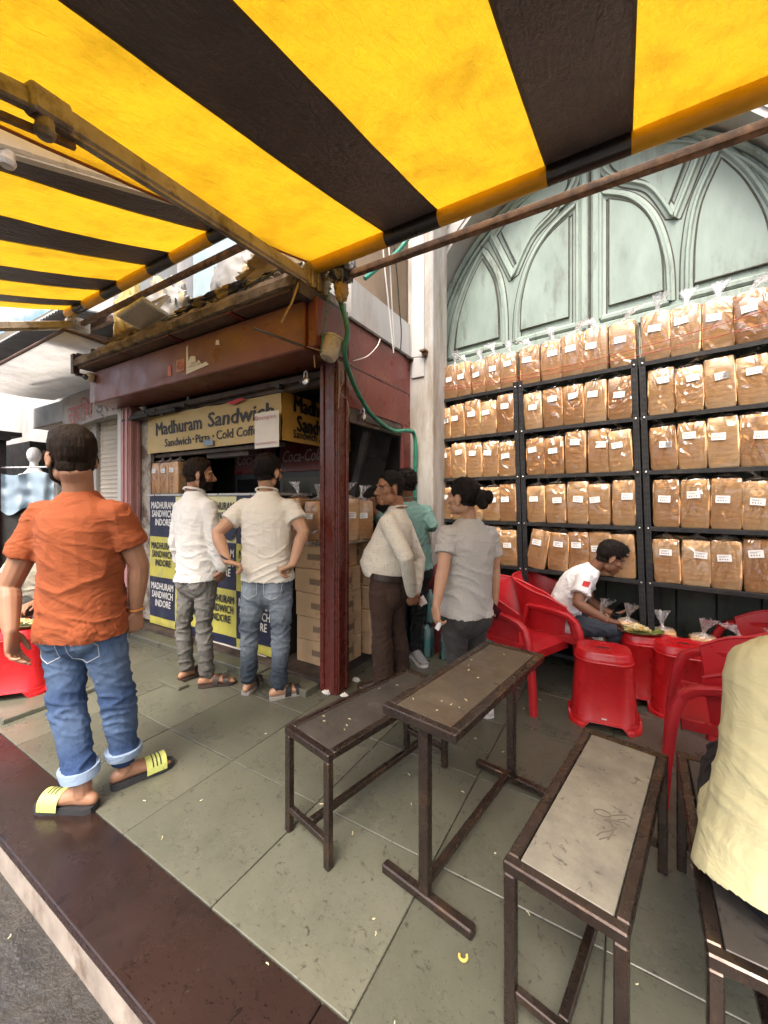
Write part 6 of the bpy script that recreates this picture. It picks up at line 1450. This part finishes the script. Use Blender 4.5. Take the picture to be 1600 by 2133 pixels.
for s_ in (-5.2,-3.95): mb=MB(); mb.tube([(s_,4.9,.27),(s_,4.98,.27)],.27,20); cb.part('wheel',mb,M_blk,40)
# ------------------------------------------------------------------ clutter on and around the kiosk
def crumple(name,label,cat,c,r_,mats,seed,amp=.28,fr=5,pick=None,rz=0):
    mb=MB(); nu,nv=56,32
    Pp=[]
    for j in range(nv+1):
        for i in range(nu):
            a=2*math.pi*i/nu; ph=math.pi*j/nv; d=Vector((math.sin(ph)*math.cos(a),math.sin(ph)*math.sin(a),math.cos(ph)))
            k=1+amp*(2*abs(noise.noise(d*fr*.5+Vector((seed,0,0))))-.4)+amp*.6*(2*abs(noise.noise(d*fr*1.3+Vector((0,seed,0))))-.4)
            Pp.append(Vector((d.x*r_[0]*k,d.y*r_[1]*k,d.z*r_[2]*k)))
    mb.v=[tuple(p) for p in Pp]
    for j in range(nv):
        for i in range(nu):
            f=(j*nu+i,(j+1)*nu+i,(j+1)*nu+(i+1)%nu,j*nu+(i+1)%nu); mb.f.append(f)
            mb.m.append(pick(i/nu,j/nv,mb.v[f[0]]) if pick else 0)
    me=mb.mesh(name,mats,55); o=ob(name,me,None,c,SA+rz); o['label']=label; o['category']=cat; return o
M_tan=pm('dusty_tan_tarp',(.34,.25,.13),.7,.3,6,.3,30); M_tany=pm('dirty_yellow_tarp',(.42,.30,.10),.6,.3,6,.3,30); M_blkt=pm('black_tarp',(.02,.018,.016),.5,.3,8,.2); M_wht=pm('dirty_white_tarp',(.22,.21,.19),.6,.2,6,.2,30)
crumple('crumpled_tarp','dusty tan tarp bundled on the kiosk slab beside the awning arm','tarp',S(-2.15,2.16,3.05),(.40,.20,.24),[M_tan],1.3,.24,6)
crumple('crumpled_tarp','dirty white plastic sheet bundled behind the awning bar on the kiosk roof','tarp',S(-2.75,2.25,3.15),(.28,.18,.34),[M_wht],2.9,.20,5)
crumple('crumpled_tarp','yellowed plastic sheet hanging upright at the left end of the kiosk roof','tarp',S(-4.18,2.1,3.15),(.20,.13,.36),[M_tany],4.1,.22,5)
crumple('crumpled_tarp','greyish patterned plastic sheet at the left part of the kiosk roof','tarp',S(-3.70,2.15,3.12),(.34,.15,.32),[M_wht,M_tan],5.7,.20,5,lambda a,b,p:int(noise.noise(Vector(p)*7)>.08))
crumple('crumpled_tarp','black and yellow striped tarp rolled along the slab edge','tarp',S(-2.62,2.02,2.94),(.62,.11,.075),[M_blkt,M_tany,M_wht],7.7,.30,7,lambda a,b,p:(1 if (p[0]*3.3+5)%1<.30 else (2 if (p[0]*9+5)%1<.16 and p[0]>.2 else 0)))
crumple('crumpled_tarp','brown rag heap on the slab left of the flood lamp','tarp',S(-3.95,1.98,2.90),(.36,.09,.05),[M_tan],9.2,.4,7)
crumple('crumpled_cloth','black and white chequered cloth bundle at the awning roller end','cloth',S(-1.64,2.17,2.98),(.085,.08,.14),[M_blkt,M_wht],3.3,.28,5,lambda a,b,p:int((int(a*8)+int(b*5))%2))
crumple('crumpled_cloth','yellowish rag hanging under the awning bracket','cloth',S(-1.63,2.16,2.80),(.045,.04,.07),[M_tan],6.3,.2,4)
fl=Thing('flood_lamp','grey flood lamp tilted down on the edge of the kiosk slab','lamp',tuple(S(-3.42,1.80,2.93)),'w',rz=SA)
Mx=Matrix.Rotation(R(-14),4,'X')@Matrix.Rotation(R(-8),4,'Y')
mb=MB(); mb.box((-.19,-.11,-.018),(.19,.11,.018),.008,Mx); fl.part('housing',mb,M_armw,local=True)
mb=MB(); mb.box((-.17,-.09,-.0205),(.17,.09,-.0185),.001,Mx); fl.part('lens',mb,pm('dusty_lens',(.45,.40,.33),.4,.2,8,.1),local=True)
mb=MB(); mb.bar((.20,0,.0),(.20,.10,.15),.03,.008,(1,0,0)); mb.bar((-.20,0,0),(-.20,.10,.15),.03,.008,(1,0,0)); mb.bar((-.20,.1,.15),(.20,.1,.15),.03,.008); fl.part('bracket',mb,M_armw,local=True)
bk=Thing('bucket','small dirty white plastic tub tied at the kiosk corner','bucket',tuple(px(690,728,2.70)),'w')
Mx=Matrix.Translation(bk.base)@Matrix.Rotation(R(22),4,'Y')@Matrix.Rotation(R(-12),4,'X')
mb=MB(); mb.lathe([(.045,-.075),(.058,-.06),(.078,.06),(.084,.062),(.084,.072),(.076,.072),(.070,.05),(.03,.03)],24,mat=Mx); bk.part('tub',mb,pm('dirty_white_plastic',(.52,.49,.43),.5,.2,9,.1,dirt=(.25,.2,.15),dsc=12,dth=.58),35)
# hose
M_hose=pm('green_hose',(.015,.17,.11),.35,.15,9,.1)
def cat3(P,k=10):
    P=[Vector(p) for p in P]; Q=[]
    for i in range(len(P)-1):
        a,b,c,d=P[max(i-1,0)],P[i],P[i+1],P[min(i+2,len(P)-1)]
        for j in range(k):
            t=j/k; Q.append(.5*((2*b)+(c-a)*t+(2*a-5*b+4*c-d)*t*t+(3*b-a-3*c+d)*t**3))
    Q.append(P[-1]); return Q
def hose(P,label):
    Q=cat3(P,22); mb=MB(); mb.tube(Q,[.0165+.0022*(i%2) for i in range(len(Q))],10); single('garden_hose',mb,M_hose,label,'hose',tuple(P[-1]),smooth=50)
hose([px(707,620,2.72),px(716,650,2.70),px(724,690,2.66),px(718,740,2.70),px(733,790,2.88),px(752,830,3.02),px(778,868,3.16),px(818,897,3.42),px(846,897,3.60),px(862,903,3.71),px(866,940,3.73),px(864,1010,3.74),px(866,1100,3.74),px(864,1200,3.75),px(866,1300,3.76)],'green ribbed hose looping down the kiosk corner and the white column')
hose([px(760,580,3.05),px(800,548,3.15),px(832,520,3.25),px(858,482,3.3),px(880,430,3.32),px(900,370,3.35)],'green ribbed hose rising behind the rusty awning bar')
M_wire=pm('white_cable',(.6,.58,.54),.5,.1,9,0); M_wireb=pm('black_cable',(.015,.015,.015),.5,.1,9,0); M_twine=pm('twine',(.32,.24,.16),.8,.2,20,0)
def wire(name,P,mat,r_,label,cat='cable'):
    Q=cat3(P,8); mb=MB(); mb.tube(Q,r_,6); single(name,mb,mat,label,cat,tuple(P[0]),smooth=60)
wire('cable',[px(794,470,3.2),px(800,540,3.22),px(806,600,3.24),px(812,660,3.30),px(820,735,3.36)],M_wire,.006,'white cable hanging left of the white column, left one')
wire('cable',[px(806,470,3.2),px(812,540,3.22),px(815,600,3.26),px(818,660,3.32),px(822,725,3.38)],M_wire,.005,'white cable hanging left of the white column, middle one')
wire('cable',[px(815,470,3.25),px(826,560,3.3),px(832,640,3.36),px(836,690,3.4),px(834,738,3.42)],M_wireb,.005,'black cable hanging left of the white column')
wire('cable',[px(735,752,2.93),px(765,742,3.08),px(785,722,3.2),px(792,706,3.24)],M_wire,.004,'pale thin cable curving across the maroon side panel')
wire('cable',[px(855,745,3.65),px(880,744,3.66),px(905,752,3.9)],M_wireb,.004,'thin dark wire from the column bracket to the rack')
wire('twine',[px(686,600,2.70),px(680,650,2.66),px(672,700,2.64),px(668,735,2.64)],M_hose,.004,'thin green cord hanging from the awning bracket to the tub','cord')
for k,(P,lb) in enumerate((([px(706,750,2.72),px(707,800,2.74),px(705,850,2.76)],'longest twine end hanging at the kiosk corner'),([px(712,752,2.74),px(716,790,2.78),px(708,815,2.78),px(722,830,2.84)],'looped twine at the kiosk corner'),([px(654,740,2.6),px(656,765,2.6)],'short twine end under the beam'),([px(640,722,2.58),px(680,735,2.66),px(715,752,2.74),px(735,760,2.8)],'twine knot tying the tub to the hose'),([px(724,835,2.85),px(727,860,2.88),px(724,868,2.88)],'twine end beside the padlock'))): wire('twine',P,M_twine,.0035,lb,'twine')
wire('rod',[px(527,683,2.55),px(580,702,2.55),px(634,722,2.55)],M_wireb,.008,'thin black rod sticking out in front of the maroon beam','rod')
wire('ribbon',[px(622,590,2.55),px(608,630,2.52),px(597,650,2.5),px(586,672,2.5)],M_tan,.007,'dry tan strip of cloth dangling from the awning arm','ribbon')
# padlocks
for (u,v,Y_,lb) in ((335,860,4.16,'padlock hanging under the left end of the kiosk beam'),(392,842,3.90,'padlock under the kiosk beam above the word Madhuram'),(637,793,2.93,'padlock under the kiosk beam next to the corner post'),(755,868,3.06,'padlock on the lintel of the kiosk side door')):
    c=px(u,v,Y_); pl=Thing('padlock',lb,'padlock',tuple(c),'w',group='padlocks on the kiosk',rz=SA)
    mb=MB(); mb.lathe([(.026,-.009),(.030,-.006),(.030,.006),(.026,.009)],18,mat=Matrix.Rotation(R(90),4,'X')); pl.part('lock_body',mb,M_bolt,40,local=True)
    mb=MB(); mb.tube([(-.016,0,.02),(-.016,0,.05),(-.010,0,.064),(0,0,.07),(.010,0,.064),(.016,0,.05),(.016,0,.02)],.005,6); pl.part('shackle',mb,M_bolt,40,local=True)
    mb=MB(); mb.lathe([(.010,-.0105),(.010,-.0095)],10,mat=Matrix.Rotation(R(90),4,'X')); pl.part('keyhole',mb,M_blk,local=True)
cc=px(187,786,4.12); cv=Thing('security_camera','round white security camera at the left end of the kiosk beam','camera',tuple(cc),'w')
mb=MB(); ell(mb,cc,(.055,.055,.05)); mb.tube([cc,cc+Vector((.06,.06,.01))],.03,10); cv.part('housing',mb,M_armw,50)
mb=MB(); ell(mb,cc+Vector((-.012,-.035,-.006)),(.034,.03,.031)); cv.part('lens',mb,M_phone,50)
wire('cable',[cc+Vector((.03,0,-.04)),px(195,825,4.12),px(196,845,4.12)],M_wire,.004,'white cable drooping below the security camera')
# white pipe at the kiosk foot
mb=MB(); mb.tube([px(446,1334,3.74),px(556,1374,3.36)],.032,12); single('pipe',mb,pm('dirty_white_pipe',(.55,.49,.42),.5,.2,5,.1),'dirty white pipe lying at the foot of the kiosk counter','pipe',tuple(px(500,1354,3.5)),smooth=40)
# stone slab under the left stool
mb=MB(); mb.box((-4.9,.90,.0),(-3.30,1.62,.03),.004); single('stone_slab',mb,M_kota,'loose stone slab under the red stool at the left edge','slab',(-4,1.2,0),'s')
mb=MB(); mb.box((-3.05,1.72,.001),(-2.78,1.80,.022),.003); single('stone_scrap',mb,M_kota,'thin stone offcut lying left of the bearded person','slab',(-2.9,1.75,0),'s')
mb=MB(); mb.bar(gr(600,1512,.006),gr(800,1412,.006),.022,.012); single('floor_strip',mb,M_soot,'dark floor strip running past the corner post','strip',tuple(gr(700,1460)))
# ------------------------------------------------------------------ food
def leafm():
    t=NT('leaf_plate'); c=t.ramp(t.noise(30,4,.6,(1,4,1)),[(.4,(.08,.10,.03)),(.6,(.20,.22,.06))]); t.set(col=c,rough=.35,spec=.5); return t.m
M_leaf=leafm(); M_nood=pm('noodles',(.62,.40,.10),.5,.2,30,0); M_nood2=pm('pale_shreds',(.75,.66,.40),.5,.1,30,0); M_foil=pm('foil_rim',(.5,.48,.40),.3,.2,30,.2,90,metal=.6)
def plate(label,c,rz,seed):
    th=Thing('plate',label,'plate',tuple(c),'w',rz=rz); N=28; rd=random.Random(seed)
    mb=MB(); rows=[[(k*math.cos(2*math.pi*j/N)*.145,k*math.sin(2*math.pi*j/N)*.10,z+.004*(k>.9)*math.sin(j*2.4)) for j in range(N)] for k,z in ((.02,.003),(.6,.003),(.82,.010),(1.0,.026),(1.01,.024),(.82,.006),(.6,0),(.02,0))]
    mb.add([p for r_ in rows for p in r_],[(k*N+j,k*N+(j+1)%N,(k+1)*N+(j+1)%N,(k+1)*N+j) for k in range(7) for j in range(N)]); th.part('dish',mb,M_leaf,40,local=True)
    for nm,mt,n_,cx_ in (('noodles',M_nood,170,-.01),('cheese_shreds',M_nood2,110,-.02)):
        mb=MB()
        for _ in range(n_):
            r_=abs(rd.gauss(0,.42)); a=rd.uniform(0,6.28); p=Vector((cx_+r_*.10*math.cos(a),r_*.065*math.sin(a),.014+.03*max(0,1-r_)+rd.uniform(0,.008)+(.006 if nm!='noodles' else 0))); d=Vector((rd.uniform(-1,1),rd.uniform(-1,1),rd.uniform(-.3,.3))).normalized()
            mb.tube([p-d*.014,p+Vector((rd.uniform(-.006,.006),rd.uniform(-.006,.006),.005)),p+d*.014],.0024,5)
        th.part(nm,mb,mt,60,local=True,kind='stuff')
    return th
plate('leaf-patterned plate of yellow noodles on the stool by the seated person',(1.80,2.80,.461),R(-15),4)
plate('plate of yellow noodles on the left stool behind the orange shirt',(-2.57,2.84,.492),R(20),5)
mb=MB(); rd=random.Random(5)
for _ in range(70):
    q=rd.random()
    if q<.7:
        p=Vector((rd.gauss(.75,.5),rd.gauss(1.75,.45),.0035))
        if p.y<.9 or p.y>3 : continue
    else:
        p=Vector((rd.uniform(-1.2,1.9),rd.uniform(1.1,2.7),.0035))
    a=rd.uniform(0,3.14); d=Vector((math.cos(a),math.sin(a),0))*rd.uniform(.003,.009); mb.tube([p-d,p+Vector((d.y,-d.x,0))*.4,p+d],.0017,5)
ob('food_crumbs',mb.mesh('food_crumbs',M_nood2,60),None,(0,0,0),kind='stuff',label='scattered pale noodle crumbs on the stone floor')
def onrot(cx_,cy_,ang,x,y,z): return Vector((cx_+x*math.cos(ang)-y*math.sin(ang),cy_+x*math.sin(ang)+y*math.cos(ang),z))
mb=MB()
for cx_,cy_,ang,wd_,ln_,z,n_ in ((-.007,1.441,R(-39.7),.30,.85,.6595,12),(-.422,1.685,R(-42),.288,.81,.4385,7)):
    for _ in range(n_):
        p=onrot(cx_,cy_,ang,rd.uniform(.05,wd_-.05),rd.uniform(.06,ln_-.06),z); a=rd.uniform(0,3.14); d=Vector((math.cos(a),math.sin(a),0))*rd.uniform(.002,.007); mb.tube([p-d,p+Vector((d.y,-d.x,0))*.4,p+d],.0013,5)
ob('table_crumbs',mb.mesh('table_crumbs',M_nood2,60),None,(0,0,0),kind='stuff',label='pale crumbs on the table and bench tops')
p=gr(965,1992,.008); mb=MB(); mb.tube([p+Vector((.012*math.cos(a),.012*math.sin(a),0)) for a in np.linspace(2.6,6.6,10)],.0042,6); single('pasta_curl',mb,pm('yellow_pasta',(.75,.52,.12),.5,.1,9,0),'yellow pasta curl at the end of the near table foot','food',tuple(p),smooth=60)
for k,(u,v,lb) in enumerate(((680,1442,'crumpled white paper scrap at the foot of the corner post'),(718,1449,'crumpled white paper scrap right of the corner post'),(742,1416,'crumpled clear wrapper behind the corner post'))):
    crumple('paper_scrap',lb,'litter',gr(u,v,.012),(.026,.018,.012),[M_paper],k+1.1,.5,5)
# shrink-wrapped water bottles and a maroon bag by the column
M_bot=pm('teal_bottle',(.16,.36,.36),.15,.1,9,0); M_botl=pm('teal_bottle_label',(.06,.30,.30),.4,.1,9,0)
def bottle_pack(label,c,rz):
    th=Thing('bottle_pack',label,'bottles',tuple(c),'w',group='water bottle packs by the column',rz=rz)
    pr=[(.034,0),(.036,.01),(.036,.20),(.030,.235),(.013,.265),(.013,.285)]; m1=MB(); m1.lathe(pr,12); me1=m1.mesh('bottle',M_bot,40); m2=MB(); m2.lathe([(.0368,.09),(.0368,.16)],12); me2=m2.mesh('bottle_label',M_botl,40)
    for i in range(3):
        for j in range(2): o=ob('bottle',me1,th.o,((i-1)*.075,(j-.5)*.075,.003)); ob('bottle_label',me2,o)
    mb=MB(); N=20; rows=[]
    for z,k in ((.0,.98),(.02,1.03),(.2,1.03),(.27,.8),(.30,.45)):
        rows.append([(math.copysign(abs(math.cos(2*math.pi*j/N))**.5,math.cos(2*math.pi*j/N))*.125*k,math.copysign(abs(math.sin(2*math.pi*j/N))**.5,math.sin(2*math.pi*j/N))*.085*k,z+.006*math.sin(j*3)) for j in range(N)])
    mb.add([p for r_ in rows for p in r_],[(k*N+j,k*N+(j+1)%N,(k+1)*N+(j+1)%N,(k+1)*N+j) for k in range(4) for j in range(N)]); th.part('shrink_wrap',mb,M_bag,60,local=True,fix=False)
bottle_pack('shrink-wrapped teal water bottles left of the maroon bag',(.34,3.62,0),R(-30))
bottle_pack('shrink-wrapped teal water bottles right of the maroon bag',(.62,3.50,0),R(-20))
bottle_pack('shrink-wrapped teal water bottles by the empty red chair',(.92,3.42,0),R(-35))
bottle_pack('shrink-wrapped teal water bottles stacked on the left pack',(.36,3.63,.305),R(-24))
mc=Vector((.46,3.68,0)); mb=MB(); M_mar=pm('maroon_fabric',(.16,.02,.025),.75,.25,5,.3,40)
mb.grid(lambda a,b:mc+Vector(((.13-.055*(1-b)+.012*math.sin(a*37))*math.cos(2*math.pi*a)*(1 if b<.93 else .6),(.09-.03*(1-b)+.012*math.sin(a*41+2))*math.sin(2*math.pi*a)*(1 if b<.93 else .6),.80*b+.012*math.sin(a*25)*(b>.9))),60,14); single('cloth_bag',mb,M_mar,'tall folded maroon cloth standing between the bottle packs','cloth',tuple(mc),smooth=60,fix=False)

# ------------------------------------------------------------------ houses further down the street
M_h1=pm('ochre_house',(.50,.42,.30),.8,.15,2,.2); M_h2=pm('grey_house',(.42,.42,.42),.8,.15,2,.2); M_win=pm('window_dark',(.03,.035,.04),.2,.2,5,0)
for k,(s0,s1,n0,h,mt,lb) in enumerate(((-22,-14.5,3.2,7.5,M_h1,'ochre house next along the street beyond the dark stall'),(-31,-22.4,3.0,9.5,M_h2,'grey house further along the street'),(-42,-31.5,3.3,8.0,M_white,'white house at the far end of the street'))):
    th=Thing('street_house',lb,'building',((s0+s1)/2,n0,0),'s',group='houses along the street'); mb=MB(); mb.box((s0,n0,-.1),(s1,n0+7,h)); th.part('wall',mb,mt)
    mb=MB(); mb.box((s0-.15,n0-.25,h),(s1+.15,n0+7.1,h+.25)); th.part('roof_slab',mb,M_conc)
    for i in range(4):
        for j in range(2 if h<9 else 3):
            x=s0+.8+i*(s1-s0-1.2)/4; z=3.4+j*2.6 if j<3 else 0
            if z+1.5>h: continue
            mb=MB(); mb.box((x,n0-.03,z),(x+1.0,n0+.02,z+1.4)); wo=th.part('window',mb,M_win); mb=MB(); mb.box((x-.08,n0-.10,z-.1),(x+1.08,n0-.001,z-.02)); th.part('sill',mb,M_conc,parent=wo)
    mb=MB(); mb.box((s0+.5,n0-.06,0),(s1-.5,n0+.02,2.6)); th.part('shutter',mb,M_shut)
